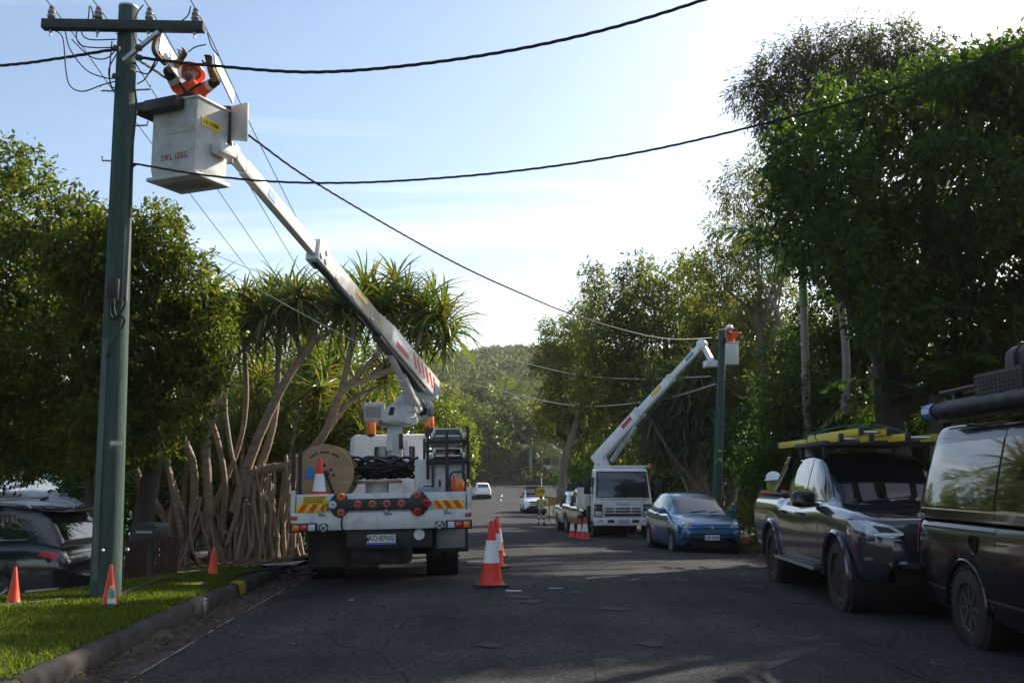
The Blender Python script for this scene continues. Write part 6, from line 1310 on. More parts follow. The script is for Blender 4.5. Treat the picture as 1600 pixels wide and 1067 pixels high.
# things carried on the tray
def ontruck(o): o.matrix_world = TM @ o.matrix_world; return o
def tthing(name, label, cat, c, rz=0): w = TM @ Vector(c); o = thing(name, label, cat, w, TRZ + rz); o.rotation_euler = (R(-1.1), R(-1.0), TRZ + rz); return o
o = tthing('cable_drum', 'large wooden cable drum standing on edge on the truck tray', 'cable drum', (-.78, .62, 1.055), R(-7))
Rx = Matrix.Rotation(PI / 2, 4, 'X')
for y in (-.2, .24):
    m = MB(); m.lathe([(.001, 0), (.40, 0), (.41, .008), (.41, .032), (.40, .04), (.001, .04)], 40, M=Matrix.Translation((0, y, .50)) @ Rx); fl = m.build('flange', 'plywood', o)
    if y < 0:
        for bx_, bz in ((0, .12), (.13, -.02), (-.02, -.13), (.09, .06)): m = MB(); m.lathe([(.022, 0), (.016, .012), (.001, .012)], 10, M=Matrix.Translation((bx_, y - .04, .50 + bz)) @ Rx); m.build('bolt', 'dark_metal', fl)
        m = MB(); m.lathe([(.05, 0), (.05, .03), (.03, .05), (.001, .05)], 16, M=Matrix.Translation((.02, y - .04, .50)) @ Rx); m.build('hub', 'black_plastic', fl)
        m = MB(); m.box((-.20, y - .046, .52), (.11, .004, .17), rot=(0, R(8), 0)); m.build('label', 'decal_blue', fl)
        m = MB()
        for i, an in enumerate(np.linspace(2.25, .75, 15)):
            if i % 5 != 4: m.box((.30 * math.cos(an), y - .043, .50 + .30 * math.sin(an)), (.026, .004, .022), rot=(0, PI / 2 - an, 0))
        m.build('stencil_lettering', 'ink', fl)['kind'] = 'stuff'
m = MB(); m.lathe([(.22, 0), (.22, .42)], 28, M=Matrix.Translation((0, .22, .50)) @ Rx); m.build('core', 'cable_black', o)
m = MB(); m.tube([(.03, -.27, .50), (.10, -.27, .32), (.22, -.25, .02)], .018, 8); m.build('brace_bar', 'dark_metal', o)
for s in (-1, 1): m = MB(); m.bar((s * .18, 0, 0), (s * .12, 0, .13), .06, .40); m.build('chock', 'timber_board', o)
o = tthing('cable_drum', 'small drum lying flat with a wooden top under the black cable', 'cable drum', (-.09, .85, 1.06))
for z in (.0, .36): m = MB(); m.lathe([(.001, 0), (.36, 0), (.36, .035), (.001, .035)], 32, M=Matrix.Translation((0, 0, z))); m.build('flange', 'plywood', o, bevel=.004)
m = MB(); m.lathe([(.17, .03), (.17, .365)], 24); m.build('core', 'reflective_white', o)
m = MB(); pts = []
rr = random.Random(4); n = 30
for i in range(n * 26):
    a = i / 26 * 2 * PI; ph = i / (n * 26); e = .8 + .2 * math.sin(ph * 31); pts.append((-.02 + (.42 * e + .05 * math.sin(ph * 57)) * math.cos(a) + .06 * math.sin(ph * 40), (.34 * e) * math.sin(a), .035 + .10 * (math.sin(ph * 23) * .5 + .5) + .11 * max(0, math.cos(a * 1 + ph * 3)) + .05 * math.sin(a * 2 + ph * 50) + .04))
m.tube(pts, .019, 6); w = TM @ Vector((0, .9, 1.46)); cb = m.build('cable_coil', 'cable_black'); cb.location = w; cb.rotation_euler = (R(-1.1), R(-1.0), TRZ); tag(cb, 'tangled coil of black cable heaped on the flat drum', 'cable')
bx('cabinet', (.815, 1.5, 1.40), (.73, 1.9, .68), 'white_paint', bevel=.012)
q = bx('door_panel', (.95, .54, 1.40), (.42, .02, .60), 'white_paint', bevel=.006); bx('handle', (.80, .52, 1.40), (.03, .02, .10), 'black_plastic', q)
rk = [('post', (.63, .45, 1.83), (.045, .045, .75)), ('post', (1.20, .45, 1.83), (.045, .045, .75)), ('post', (.70, .40, 1.36), (.04, .04, .64)), ('post', (.90, .40, 1.40), (.05, .04, .72)), ('post', (1.13, .40, 1.36), (.04, .04, .64)), ('post', (.63, 3.4, 1.6), (.045, .045, 1.2)), ('post', (1.20, 3.4, 1.6), (.045, .045, 1.2))]
ra_ = bx('ladder_rack', (.915, .45, 1.70), (.62, .06, .07), 'black_plastic')
for nme, c, s in rk: bx('post', c, s, 'black_plastic', ra_)
for z in (1.70, 1.98):
    bx('cross_bar', (.915, 3.4, z), (.62, .05, .05), 'black_plastic', ra_); bx('cross_bar', (.915, .45, z + .002), (.61, .05, .05), 'black_plastic', ra_); 
    for x in (.63, 1.20): bx('side_rail', (x, 1.9, z), (.04, 3.0, .05), 'black_plastic', ra_)
bx('stop_bar', (.90, .42, 1.88), (.04, .03, .5), 'black_plastic', ra_)
for z, lab in ((1.78, 'aluminium ladder on the lower tier of the truck rack'), (2.06, 'aluminium ladder on the top tier of the truck rack')):
    o = tthing('aluminium_ladder', lab, 'ladder', (.915, .35, z))
    for s in (-1, 1): m = MB(); m.box((s * .22, 1.6, 0), (.03, 3.2, .09)); m.box((s * .19, 1.6, .06), (.03, 3.1, .07)); m.build('stile', 'alloy', o, bevel=.004)
    for i in range(11): m = MB(); m.tube([(-.21, .15 + i * .29, .0), (.21, .15 + i * .29, .0)], .018, 8); m.build('rung', 'alloy', o)
    m = MB(); m.box((0, 1.62, .105), (.40, 3.0, .012)); m.build('plank', 'white_clean', o)
o = tthing('lantern', 'bright orange hazard lamp in a black frame at the tray corner', 'lantern', (1.04, .22, 1.26))
m = MB(); m.box((0, 0, -.1), (.24, .2, .2)); m.build('stand', 'dark_metal', o)
m = MB(); m.lathe([(.085, .02), (.10, .05), (.10, .15), (.07, .19)], 18); m.build('body', 'lamp_orange', o); m = MB(); m.tube(spline([(-.10, 0, 0), (-.105, 0, .2), (-.07, 0, .28), (.07, 0, .28), (.105, 0, .2), (.10, 0, 0)], 5), .014, 8); m.build('frame', 'black_plastic', o); m = MB(); m.box((-.06, -.08, .14), (.03, .03, .2)); m.build('reflector', 'cone_orange', o)
o = tthing('tool_case', 'blue-grey tool case beside the white cabinet on the tray', 'case', (.62, .30, 1.06)); m = MB(); m.box((0, 0, .14), (.26, .18, .28)); m.build('shell', 'wall_teal', o, bevel=.015); m = MB(); m.tube([(-.06, 0, .26), (-.05, 0, .30), (.05, 0, .30), (.06, 0, .26)], .010, 6); m.build('handle', 'black_plastic', o)
m = MB(); pts = [(.09 * math.cos(i * .5) * (1 + .01 * i / 10), .02 * math.sin(i * .21), .10 * math.sin(i * .5) + .1) for i in range(60)]; m.tube(pts, .014, 6); o = m.build('hose_coil', 'cone_red'); o.location = TM @ Vector((.40, .30, 1.07)); o.rotation_euler = (0, 0, TRZ + .5); tag(o, 'small coil of red hose left of the tool case', 'hose')
for x, y, lab in ((-1.20, .10, 'outer black stake at the left rear corner of the tray'), (-1.115, .16, 'inner black stake at the left rear corner of the tray')):
    o = tthing('stake', lab, 'stake', (x, y, 1.05)); m = MB(); m.box((0, 0, .42), (.05, .05, .84)); m.build('bar', 'black_plastic', o); m = MB(); m.box((0, 0, .03), (.09, .09, .06)); m.build('foot', 'steel', o)

# ------------------------------------------------------------------ worker in the bucket
def W_(px, py, d=12.05): return P(px, py, d)
sg = []; O, NV, GY, SK = 'hi_vis_orange', 'navy_cloth', 'glove_yellow', 'skin'
bc2 = bc + Vector((0, 0, .1)); hip = Vector((bc.x + .0, bc.y, BZ + .68)); chest = W_(300, 146, 12.0); neck = W_(299, 129, 11.98); head = W_(298, 115, 11.93)
shl, shr = W_(277, 137, 11.98), W_(322, 137, 11.98)
for s, x in ((-1, -.10), (1, .10)):
    kn = Vector((bc.x + x * 1.3, bc.y - .10, BZ + .40)); ft = Vector((bc.x + x, bc.y, BZ + .10)); sg += [(hip + Vector((x, 0, 0)), .085, kn, .065, NV), (kn, .06, ft, .05, NV), (ft - Vector((0, 0, .01)), .045, ft + Vector((0, -.14, -.01)), .04, 'ink')]
sg += [(hip, .15, hip.lerp(chest, .45), .145, NV), (hip.lerp(chest, .45), .15, chest, .165, O), (chest + Vector((-.10, 0, .02)), .10, shl + Vector((.03, 0, -.02)), .075, O), (chest + Vector((.10, 0, .02)), .10, shr + Vector((-.03, 0, -.02)), .075, O), (chest, .13, neck, .06, O), (neck, .055, head - Vector((0, -.02, .02)), .055, SK)]
sg += [(head + Vector((0, .01, .02)), .085, head + Vector((0, -.015, -.045)), .068, SK), (head + Vector((0, -.085, -.005)), .013, head + Vector((0, -.10, -.03)), .017, SK), (head + Vector((-.025, -.072, -.07)), .030, head + Vector((.025, -.072, -.07)), .030, 'beard'), (head + Vector((0, -.07, -.09)), .026, head + Vector((0, -.06, -.11)), .02, 'beard')]
for s in (-1, 1): sg += [(head + Vector((s * .084, 0, .0)), .018, head + Vector((s * .086, .005, -.035)), .014, SK)]
el, hl_ = W_(262, 112, 11.8), W_(281, 96, 11.55); er, hr_ = W_(338, 127, 11.85), W_(329, 107, 11.6)
for sh, e_, h_ in ((shl, el, hl_), (shr, er, hr_)):
    q = sh.lerp(e_, .35); sg += [(sh, .078, q, .070, O), (q, .072, sh.lerp(e_, .47), .070, 'reflective_grey'), (sh.lerp(e_, .47), .066, e_, .058, NV), (e_, .058, e_.lerp(h_, .35), .056, NV), (e_.lerp(h_, .35), .062, h_, .046, GY)]
hand(sg, hl_, W_(288, 84, 11.5) - hl_, (0, -1, .2), 'glove', 1.15); hand(sg, hr_, W_(327, 95, 11.55) - hr_, (0, -1, .2), 'glove', 1.15)
wk = figure('person', 'lineworker in an orange shirt and orange helmet reaching up from the bucket', sg, .0105, 3)
hm = helmet(wk, head + Vector((0, .03, .035)), .12, 'helmet_orange', (R(-20), 0, 0), .05)
def dot(name, mt, parent, c, r): m = MB(); m.sphere(Vector(c) - Vector(parent.location), r, 10, 6); return m.build(name, mt, parent)
for s in (-1, 1): dot('eye', 'ink', wk, head + Vector((s * .033, -.083, .012)), .010)
m = MB(); lc = Vector(wk.location); m.tube([shl - lc + Vector((.05, -.06, .03)), chest - lc + Vector((-.06, -.165, .0)), chest - lc + Vector((0, -.175, -.08))], .016, 6); m.tube([shr - lc + Vector((-.05, -.06, .03)), chest - lc + Vector((.06, -.165, .0)), chest - lc + Vector((0, -.175, -.08))], .016, 6); m.tube([chest - lc + Vector((-.17, -.05, -.07)), chest - lc + Vector((0, -.178, -.08)), chest - lc + Vector((.17, -.05, -.07))], .02, 6); m.build('harness', 'navy_cloth', wk)
m = MB(); a_, b_ = hl_ + (W_(288, 84, 11.5) - hl_).normalized() * .12, W_(276, 77, 11.45); m.tube([a_ - lc, b_ - lc], .008, 6); pl_ = m.build('pliers', 'steel', wk)
# insulating cover sheets hanging at the conductors
def sheet(label, pts, d, th=.02):
    q = [P(*p) if len(p) == 3 else P(p[0], p[1], d) for p in pts]; n_ = (q[1] - q[0]).cross(q[2] - q[0]).normalized() * th; m = MB(); k = len(q); m.add(q + [p + n_ for p in q], [tuple(range(k)), tuple(reversed(range(k, 2 * k)))] + [(i, (i + 1) % k, k + (i + 1) % k, k + i) for i in range(k)]); o = m.build('cover_sheet', 'reflective_white', bevel=.004); return tag(o, label, 'cover sheet')
o = sheet('long white cover sheet left of the lineworker below the crossarm', [(250, 51, 11.2), (246, 80, 11.15), (280, 125, 11.75), (282, 104, 11.8)], 11.5)
m = MB(); m.tube(spline([P(250, 50, 11.18), P(241, 70, 11.1), P(243, 84, 11.1), P(258, 100, 11.3)], 5), .03, 8); m.build('edge_roll', 'glove', o)
sheet('white cover sheet hanging right of the lineworker beside his glove', [(333, 84, 11.4), (335, 105, 11.4), (362, 162, 11.9), (364, 144, 11.95)], 11.6)

# ------------------------------------------------------------------ near pole with its crossarm
pb = P(166, 908, 11.35); pt = P(200.5, 13, 11.35); pb.z = zlawn(pb.x, pb.y) - .02
PO = thing('power_pole', 'green timber power pole with a crossarm on the lawn', 'pole', pb); top = pt - pb
m = MB(); n = 16; m.tube([Vector((0, 0, -.1)).lerp(top, i / n) for i in range(n + 1)], [lerp(.168, .108, i / n) for i in range(n + 1)], 22); m.build('shaft', 'pole_green', PO, angle=60)
m = MB(); m.lathe([(.112, 0), (.112, .02), (.06, .035), (.001, .035)], 20, M=Matrix.Translation(top)); m.build('cap', 'galvanised', PO)
ca, cb_ = P(67, 39, 11.18) - pb, P(319, 43, 11.18) - pb
m = MB(); m.bar(ca, cb_, .11, .115); m.build('crossarm', 'pole_arm', PO, bevel=.006)
m = MB(); m.bar(P(248, 50, 11.1) - pb, P(193, 95, 11.2) - pb, .045, .045); m.build('brace', 'galvanised', PO)
INS = []
for px in (80, 153, 233, 305):
    p = P(px, 34, 11.18) - pb; z = lerp(ca.z, cb_.z, (px - 67) / 252) + .06; p.z = z
    m = MB(); m.lathe([(.012, -.20), (.012, .06)], 8, M=Matrix.Translation(p)); o = m.build('insulator', 'galvanised', PO)
    m = MB(); m.lathe([(.02, .03), (.046, .03), (.052, .05), (.036, .075), (.046, .09), (.042, .115), (.026, .13), (.034, .15), (.025, .17), (.001, .172)], 18, M=Matrix.Translation(p)); m.build('body', 'porcelain', o); INS.append(pb + p + Vector((0, 0, .165)))
    m = MB(); m.lathe([(.022, 0), (.022, .015)], 6, M=Matrix.Translation(p + Vector((0, 0, -.15)))); m.build('nut', 'galvanised', o)
for px, py, s in ((184, 143, -1), (211, 141, 1), (206, 197, 1), (186, 252, -1)):
    p = P(px, py, 11.35) - pb; m = MB(); m.tube([p, p + Vector((s * .19, -.02, 0)), p + Vector((s * .195, -.02, .05))], .011, 6); m.build('step_peg', 'galvanised', PO)
m = MB(); m.tube([P(150, 908, 11.18) - pb, P(152, 800, 11.18) - pb, P(166, 530, 11.22) - pb], .030, 10); m.build('conduit', 'conduit_grey', PO)
m = MB(); m.tube([P(195.5, 470, 11.22) - pb, P(202, 340, 11.22) - pb], .024, 10); m.build('conduit', 'conduit_grey', PO)
p = P(177, 452, 11.18) - pb; m = MB(); m.box((p.x, p.y, p.z), (.11, .10, .26)); o = m.build('junction_box', 'black_plastic', PO, bevel=.02); m = MB(); m.box((p.x + .02, p.y - .05, p.z - .15), (.06, .05, .07)); m.build('gland', 'black_plastic', o)
def cab_(name, pts, r, mt, parent, n=8, k=6): m = MB(); b = Vector(parent.location) if parent else Vector((0, 0, 0)); m.tube(spline([Vector(q) - b for q in pts], n), r, k); return m.build(name, mt, parent)
for pts in ([(172, 470), (172, 490), (180, 498), (194, 480), (196, 465)], [(176, 468), (180, 492), (190, 495), (195, 500), (190, 515)], [(203, 340), (204, 300), (206, 265), (214, 256)], [(184, 525), (172, 545), (167, 560)], [(211, 140), (213, 165), (210, 200), (206, 240), (203, 300)]):
    cab_('cable', [P(x, y, 11.17) for x, y in pts], .013, 'cable_black', PO)
for pts in ([(82, 46), (98, 60), (103, 110), (110, 135), (130, 143), (160, 133), (182, 127)], [(102, 50), (110, 78), (135, 110), (165, 122), (182, 123)], [(112, 62), (140, 88), (165, 92), (184, 76)], [(142, 10), (145, 30), (128, 50), (140, 62), (182, 62)], [(140, 10), (136, 35), (120, 50), (125, 70), (150, 75), (184, 74)], [(175, 65), (172, 100), (172, 130), (180, 138), (184, 128)], [(182, 85), (170, 110), (176, 140), (183, 135)], [(224, 8), (214, 22), (207, 45), (213, 70)], [(298, 10), (294, 24), (283, 34)], [(212, 100), (222, 114), (235, 113), (245, 90)], [(213, 112), (232, 115), (247, 95), (250, 80)], [(214, 132), (228, 122), (244, 92)], [(322, 70), (305, 74), (294, 82)], [(324, 52), (330, 72), (338, 84), (342, 88)], [(216, 62), (226, 70), (222, 76)]):
    cab_('jumper_wire', [P(x, y, 11.15) for x, y in pts], .0075, 'cable_black', PO)
for x, y in ((217, 90), (182, 76), (217, 75), (181, 120)):
    p = P(x, y, 11.12) - pb; m = MB(); m.box((p.x, p.y, p.z), (.08, .05, .06), rot=(0, R(20), 0)); m.build('clamp', 'black_plastic', PO, bevel=.01)
for x, y in ((147, 860), (186, 859)):
    p = P(x + 12, y, 11.14) - pb; m = MB(); m.sphere(p + Vector((0, .02, 0)), .022, 10, 6); m.build('bolt_head', 'galvanised', PO)
m = MB(); m.tube([P(182, 694, 11.16) - pb, P(176, 692, 11.16) - pb], .01, 6); p = P(184, 692, 11.17) - pb; m.box((p.x - .02, p.y, p.z), (.12, .012, .05)); m.build('tag_plate', 'alloy', PO)
# ------------------------------------------------------------------ overhead lines
def line(name, label, pts, r, mt, twist=False, n=14):
    pts = spline(pts, n); m = MB()
    if twist:
        s = 0; acc = [0]
        for i in range(1, len(pts)): s += (pts[i] - pts[i - 1]).length; acc.append(s)
        fine = []; fa = []
        for i in range(len(pts) - 1):
            for j in range(4): t = j / 4; fine.append(pts[i].lerp(pts[i + 1], t)); fa.append(lerp(acc[i], acc[i + 1], t))
        for k in range(3):
            q = []
            for i, p in enumerate(fine):
                a = fa[i] * 11 + k * 2 * PI / 3; d = (fine[min(i + 1, len(fine) - 1)] - fine[max(0, i - 1)]).normalized(); u = d.cross(Vector((0, 0, 1))).normalized(); v = u.cross(d); q.append(p + (u * math.cos(a) + v * math.sin(a)) * r * .62)
            m.tube(q, r * .62, 6)
    else: m.tube(pts, r, 6)
    o = m.build(name, mt); return tag(o, label, 'power line')
line('overhead_cable', 'thick black cable sweeping from the pole top to the upper right', [P(214, 90, 11.2), P(330, 103, 11.05), P(500, 113, 10.8), P(700, 95, 10.5), P(900, 58, 10.2), P(1100, 0, 9.9), P(1400, -110, 9.5), P(1800, -290, 9)], .016, 'cable_black', True)
line('overhead_cable', 'black cable crossing in front of the bucket towards the right trees', [P(206, 256, 11.15), P(222, 258, 11.1), P(320, 274, 11.0), P(450, 285, 10.9), P(600, 284, 10.8), P(800, 268, 10.6), P(1000, 238, 10.4), P(1200, 192, 10.2), P(1400, 138, 10), P(1600, 70, 9.8), P(1900, -50, 9.5)], .011, 'cable_black', True)
def rowd(px): return -10.59 / ((px - 800) / F - .53)
line('overhead_cable', 'dark cable running down the street to the far pole', [P(213, 92, 11.25), P(262, 124, rowd(262)), P(390, 213, rowd(390)), P(500, 290, rowd(500)), P(700, 405, rowd(700)), P(820, 461, rowd(820)), P(900, 493, rowd(900)), P(1000, 522, rowd(1000)), P(1060, 530, rowd(1060)), P(1124, 527, 32.9)], .014, 'cable_black', True)
line('overhead_cable', 'black cable leaving the pole towards the left edge', [P(182, 77, 11.3), P(90, 92, 11.6), P(0, 103, 12), P(-220, 118, 13)], .016, 'cable_black', True)
for i, p in enumerate(INS):
    lab = ['leftmost bare conductor on the crossarm', 'second bare conductor from the left on the crossarm', 'bare conductor just right of the pole top', 'rightmost bare conductor on the crossarm'][i]
    line('conductor', lab, [p + Vector((-.35, -16, .9)), p + Vector((-.2, -8, .28)), p + Vector((-.06, -2.5, .05)), p, p + Vector((-.2, 4, -.35)), p + Vector((-.75, 15, -1.05)), p + Vector((-1.8, 34, -1.7)), p + Vector((-3.3, 60, -1.9))], .0075, 'wire_grey', n=10)
line('service_wire', 'upper thin pale wire crossing behind the boom above the pandanus', [P(250, 362, 21), P(400, 424, 22), P(560, 482, 24), P(760, 545, 28)], .008, 'wire_pale')
line('service_wire', 'lower thin pale wire ending behind the boom name plate', [P(255, 378, 17.0), P(380, 440, 17.3), P(500, 505, 17.8), P(640, 575, 18.6)], .007, 'wire_pale')
line('service_wire', 'pale wire in front of the gum trees above the far boom', [P(790, 560, 52), P(900, 585, 46), P(1000, 592, 42), P(1110, 588, 34)], .018, 'wire_pale')
line('service_wire', 'pale wire sagging behind the middle of the far boom', [P(740, 600, 60), P(860, 628, 50), P(940, 634, 44), P(1040, 622, 38), P(1118, 600, 34)], .02, 'wire_pale')

# ------------------------------------------------------------------ far bucket truck facing the camera
FX, FY = P(974, 800, 34).x, 34.2; FZ = zroad(FX, FY) - .02; FRZ = R(-87)
FT = thing('bucket_truck', 'white bucket truck facing the camera with its boom raised to the right', 'truck', (FX, FY, FZ), FRZ)
FM = Matrix.Translation((FX, FY, FZ)) @ Matrix.Rotation(FRZ, 4, 'Z'); FI = FM.inverted()
def fb(name, c, s, mt, parent=None, bevel=.01, rot=None, seg=2, taper=None): m = MB(); m.box(c, s, rot, taper=taper); return m.build(name, mt, FT if parent is None else parent, bevel=bevel, seg=seg)
sec = [(1.00, .52, .98, .62), (1.03, .95, 1.0, .75), (.99, 1.38, 1.0, .9), (.86, 2.30, .96, 1.0)]
m = MB(); m.add([(-.85, -1.0, .50), (.02, -1.0, .50), (.02, 1.0, .50), (-.85, 1.0, .50), (-.85, -1.0, 1.35), (.05, -1.0, 1.35), (.05, 1.0, 1.35), (-.85, 1.0, 1.35), (-.85, -.94, 2.36), (-.22, -.90, 2.36), (-.22, .90, 2.36), (-.85, .94, 2.36)],
    [(3, 2, 1, 0), (8, 9, 10, 11), (0, 1, 5, 4), (4, 5, 9, 8), (1, 2, 6, 5), (5, 6, 10, 9), (2, 3, 7, 6), (6, 7, 11, 10), (3, 0, 4, 7), (7, 4, 8, 11)]); fc = m.build('cab', 'white_clean', FT, bevel=.11, seg=4)
m = MB(); m.add([(.052, -.92, 1.34), (.052, .92, 1.34), (-.168, .86, 2.25), (-.168, -.86, 2.25), (.0, -.92, 1.34), (.0, .92, 1.34), (-.24, .86, 2.25), (-.24, -.86, 2.25)], [(0, 1, 2, 3), (7, 6, 5, 4), (0, 4, 5, 1), (1, 5, 6, 2), (2, 6, 7, 3), (3, 7, 4, 0)]); m.build('windscreen_seal', 'black_plastic', fc, bevel=.03, seg=3)
for s in (-1, 1):
    for x_ in (-.12, -.74): m = MB(); m.box((x_, s * 1.001, 1.25), (.012, .01, 1.3)); m.build('door_seam', 'ink', fc)
    m = MB(); m.box((.052, s * .70, 1.24), (.012, .01, .22)); m.build('panel_seam', 'ink', fc)
m = MB(); m.box((.056, 0, 1.315), (.012, 1.7, .008)); m.build('panel_seam', 'ink', fc)
m = MB(); m.add([(.062, -.86, 1.40), (.062, .86, 1.40), (-.150, .80, 2.20), (-.150, -.80, 2.20), (.02, -.86, 1.40), (.02, .86, 1.40), (-.22, .80, 2.20), (-.22, -.80, 2.20)], [(0, 1, 2, 3), (7, 6, 5, 4), (0, 4, 5, 1), (1, 5, 6, 2), (2, 6, 7, 3), (3, 7, 4, 0)]); ws = m.build('windscreen', 'glass_cab', fc, bevel=.008)
for y0 in (-.15, .55):
    m = MB(); m.tube([(.075, y0 + .25, 1.36), (.035, y0 - .28, 1.52)], .012, 6); m.build('wiper', 'black_plastic', fc)
m = MB(); m.box((-.03, .0, 1.16), (.02, 1.0, .02)); m.build('panel_seam', 'ink', fc)
for z in (1.0, .90):
    for y_, w_ in ((-.46, .28), (0, .48), (.46, .28)): fb('grille_slot', (.058, y_, z), (.03, w_, .045), 'ink', fc, .006)
fb('grille_slot', (.062, 0, .79), (.04, 1.24, .07), 'ink', fc, .01); fb('grille_bar', (.07, 0, .95), (.03, 1.26, .03), 'white_clean', fc, .008); fb('grille_bar', (.07, 0, .85), (.03, 1.26, .03), 'white_clean', fc, .008)
text('ISUZU', 'lettering', 'chrome', fc, .13, frame((.066, 0, 1.17), (0, 1, 0), (0, 0, 1)), xs=1.25, thick=.004, bold=.003)
for s in (-1, 1):
    q = fb('headlight', (.04, s * .84, .94), (.10, .28, .42), 'black_plastic', fc, .03)
    fb('lens', (.085, s * .84, .83), (.03, .23, .17), 'headlight', q, .02); fb('lens', (.075, s * .86, 1.03), (.03, .22, .16), 'lamp_clear', q, .02)
    fb('fog_lamp', (.10, s * .78, .60), (.03, .18, .09), 'headlight', fc, .01); fb('bumper_slot', (.10, s * .42, .58), (.03, .24, .10), 'ink', fc, .01)
    m = MB(); m.bar((-.1, s * .98, 1.9), (.1, s * 1.18, 1.95), .025); m.bar((-.1, s * .98, 1.5), (.1, s * 1.18, 1.55), .025); m.build('mirror_arm', 'black_plastic', fc)
    q = fb('wing_mirror', (.12, s * 1.22, 1.74), (.10, .22, .50), 'black_plastic', fc, .03)
    fb('side_window', (-.42, s * .962, 1.78), (.56, .02, .55), 'glass', fc, .006, rot=(R(-s * -4), 0, 0)); fb('step', (-.35, s * 1.0, .42), (.5, .06, .05), 'dark_metal', fc)
fb('bumper', (.05, 0, .56), (.12, 2.02, .26), 'white_clean', fc, .03); plate(fc, .125, .0, .60, 1, 'XO 51 OS', .36, .12, mt='plate_white', blue=True)
fb('sticker', (-.128, -.70, 2.12), (.02, .10, .09), 'decal_blue', ws, .002, rot=(0, R(-16), 0))
for s in (-1, 1): fb('chassis_rail', (-2.6, s * .4, .72), (5.0, .09, .2), 'ink')
fb('tray_deck', (-3.1, 0, 1.02), (4.2, 2.2, .08), 'white_paint'); 
for s in (-1, 1):
    fb('side_locker', (-2.4, s * .95, 1.30), (2.6, .34, .75), 'white_paint'); fb('outrigger', (-1.0, s * 1.02, .62), (.16, .16, .9), 'dark_metal'); fb('foot_plate', (-1.0, s * 1.02, .10), (.34, .34, .05), 'timber_board')
ms = wheel_mesh(.40, .22, 8, .22)
for ax in (-.45, -3.3):
    for s in (-1, 1): add_wheel(FT, ms, (ax, s * .88, .40), s, 'rim_steel')
m = MB(); m.box((-.5, 0, .55), (1.2, 1.4, .25)); m.build('engine', 'ink', FT)
def FP(px, py, Y): return FI @ P(px, py, Y)
f0, f1 = FP(934, 716, 36.2), FP(1097, 538, 33.6)
fd = (f1 - f0).normalized(); fr = fd.cross(Vector((0, 0, 1))).normalized(); fu = fr.cross(fd)
pp_ = FP(945, 722, 36.2)
m = MB(); m.bar((pp_.x, pp_.y, 1.05), (pp_.x, pp_.y, pp_.z - .35), .34, .34); m.build('pedestal', 'white_paint', FT, bevel=.02)
m = MB(); m.prism([(-.3, -.45), (.45, -.45), (.2, -.1), (.02, .32), (-.22, .30), (-.30, .0)], -.24, .24, M=Matrix.Translation(pp_ + Vector((0, -.05, 0))) @ Matrix.Rotation(PI / 2, 4, 'Z') @ Matrix.Rotation(PI / 2, 4, 'X')); m.build('turret', 'white_clean', FT, bevel=.03)
fb('headboard', (-.98, .1, 2.42), (.06, 1.9, .08), 'white_clean')
def fpt(t, u=0, r=0): return f0.lerp(f1, t) + fu * u + fr * r
m = MB(); m.bar(fpt(-.03), fpt(.42), .27, .38, up=fu); fl_ = m.build('lower_boom', 'white_clean', FT, bevel=.02)
m = MB(); m.bar(fpt(.40), fpt(.72), .21, .28, up=fu); m.build('middle_boom', 'white_clean', FT, bevel=.02)
m = MB(); m.bar(fpt(.70), fpt(1.0), .16, .20, up=fu); m.build('upper_boom', 'white_clean', FT, bevel=.02)
for t0, t1, w_ in ((.40, .43, .32), (.70, .725, .25)): m = MB(); m.bar(fpt(t0), fpt(t1), w_, w_ * 1.2, up=fu); m.build('boom_collar', 'white_paint', FT, bevel=.01)
for sg_ in (-1, 1):
    m = MB(); m.bar(fpt(.27, .05, sg_ * .138), fpt(.36, .05, sg_ * .138), .006, .14, up=fu); m.build('name_plate', 'decal_red', fl_); m = MB(); m.bar(fpt(.55, .03, sg_ * .108), fpt(.64, .03, sg_ * .108), .006, .13, up=fu); m.build('yellow_label', 'sign_yellow', FT); m = MB(); m.bar(fpt(.86, 0, sg_ * .083), fpt(.93, 0, sg_ * .083), .006, .09, up=fu); m.build('blue_label', 'decal_blue', FT)
m = MB(); m.tube([pp_ + Vector((0, .25, .05)), fpt(.33, -.24)], .085, 12); m.build('lift_cylinder', 'white_paint', FT)
m = MB(); m.tube([fpt(1.0) - fr * .12, fpt(1.0) + fr * .12], .17, 20); m.build('boom_head', 'white_clean', FT, bevel=.02)
bb = FP(1133, 556, 33.4); m = MB(); m.bar(fpt(1.0, -.05), bb + Vector((.1, -.4, -.35)), .14, .16); m.build('bucket_arm', 'white_paint', FT)
m = MB(); m.box(bb + Vector((0, .14, .05)), (.5, .5, .74), taper=(1.06, 1.06)); q = m.build('bucket', 'white_clean', FT, bevel=.03); m = MB(); m.box(bb + Vector((0, .14, .43)), (.58, .58, .04)); m.build('rim', 'white_paint', q, bevel=.01)
m = MB(); m.box(FP(1112, 569, 33.2), (.5, .5, .22)); m.build('tool_tray', 'white_clean', FT, bevel=.02)
for px in (935, 1015): p = FP(px, 727, 35.2); m = MB(); m.lathe([(.07, 0), (.08, .03), (.075, .12), (.03, .16)], 14, M=Matrix.Translation(p - Vector((0, 0, .1)))); m.build('beacon', 'lamp_orange', FT)
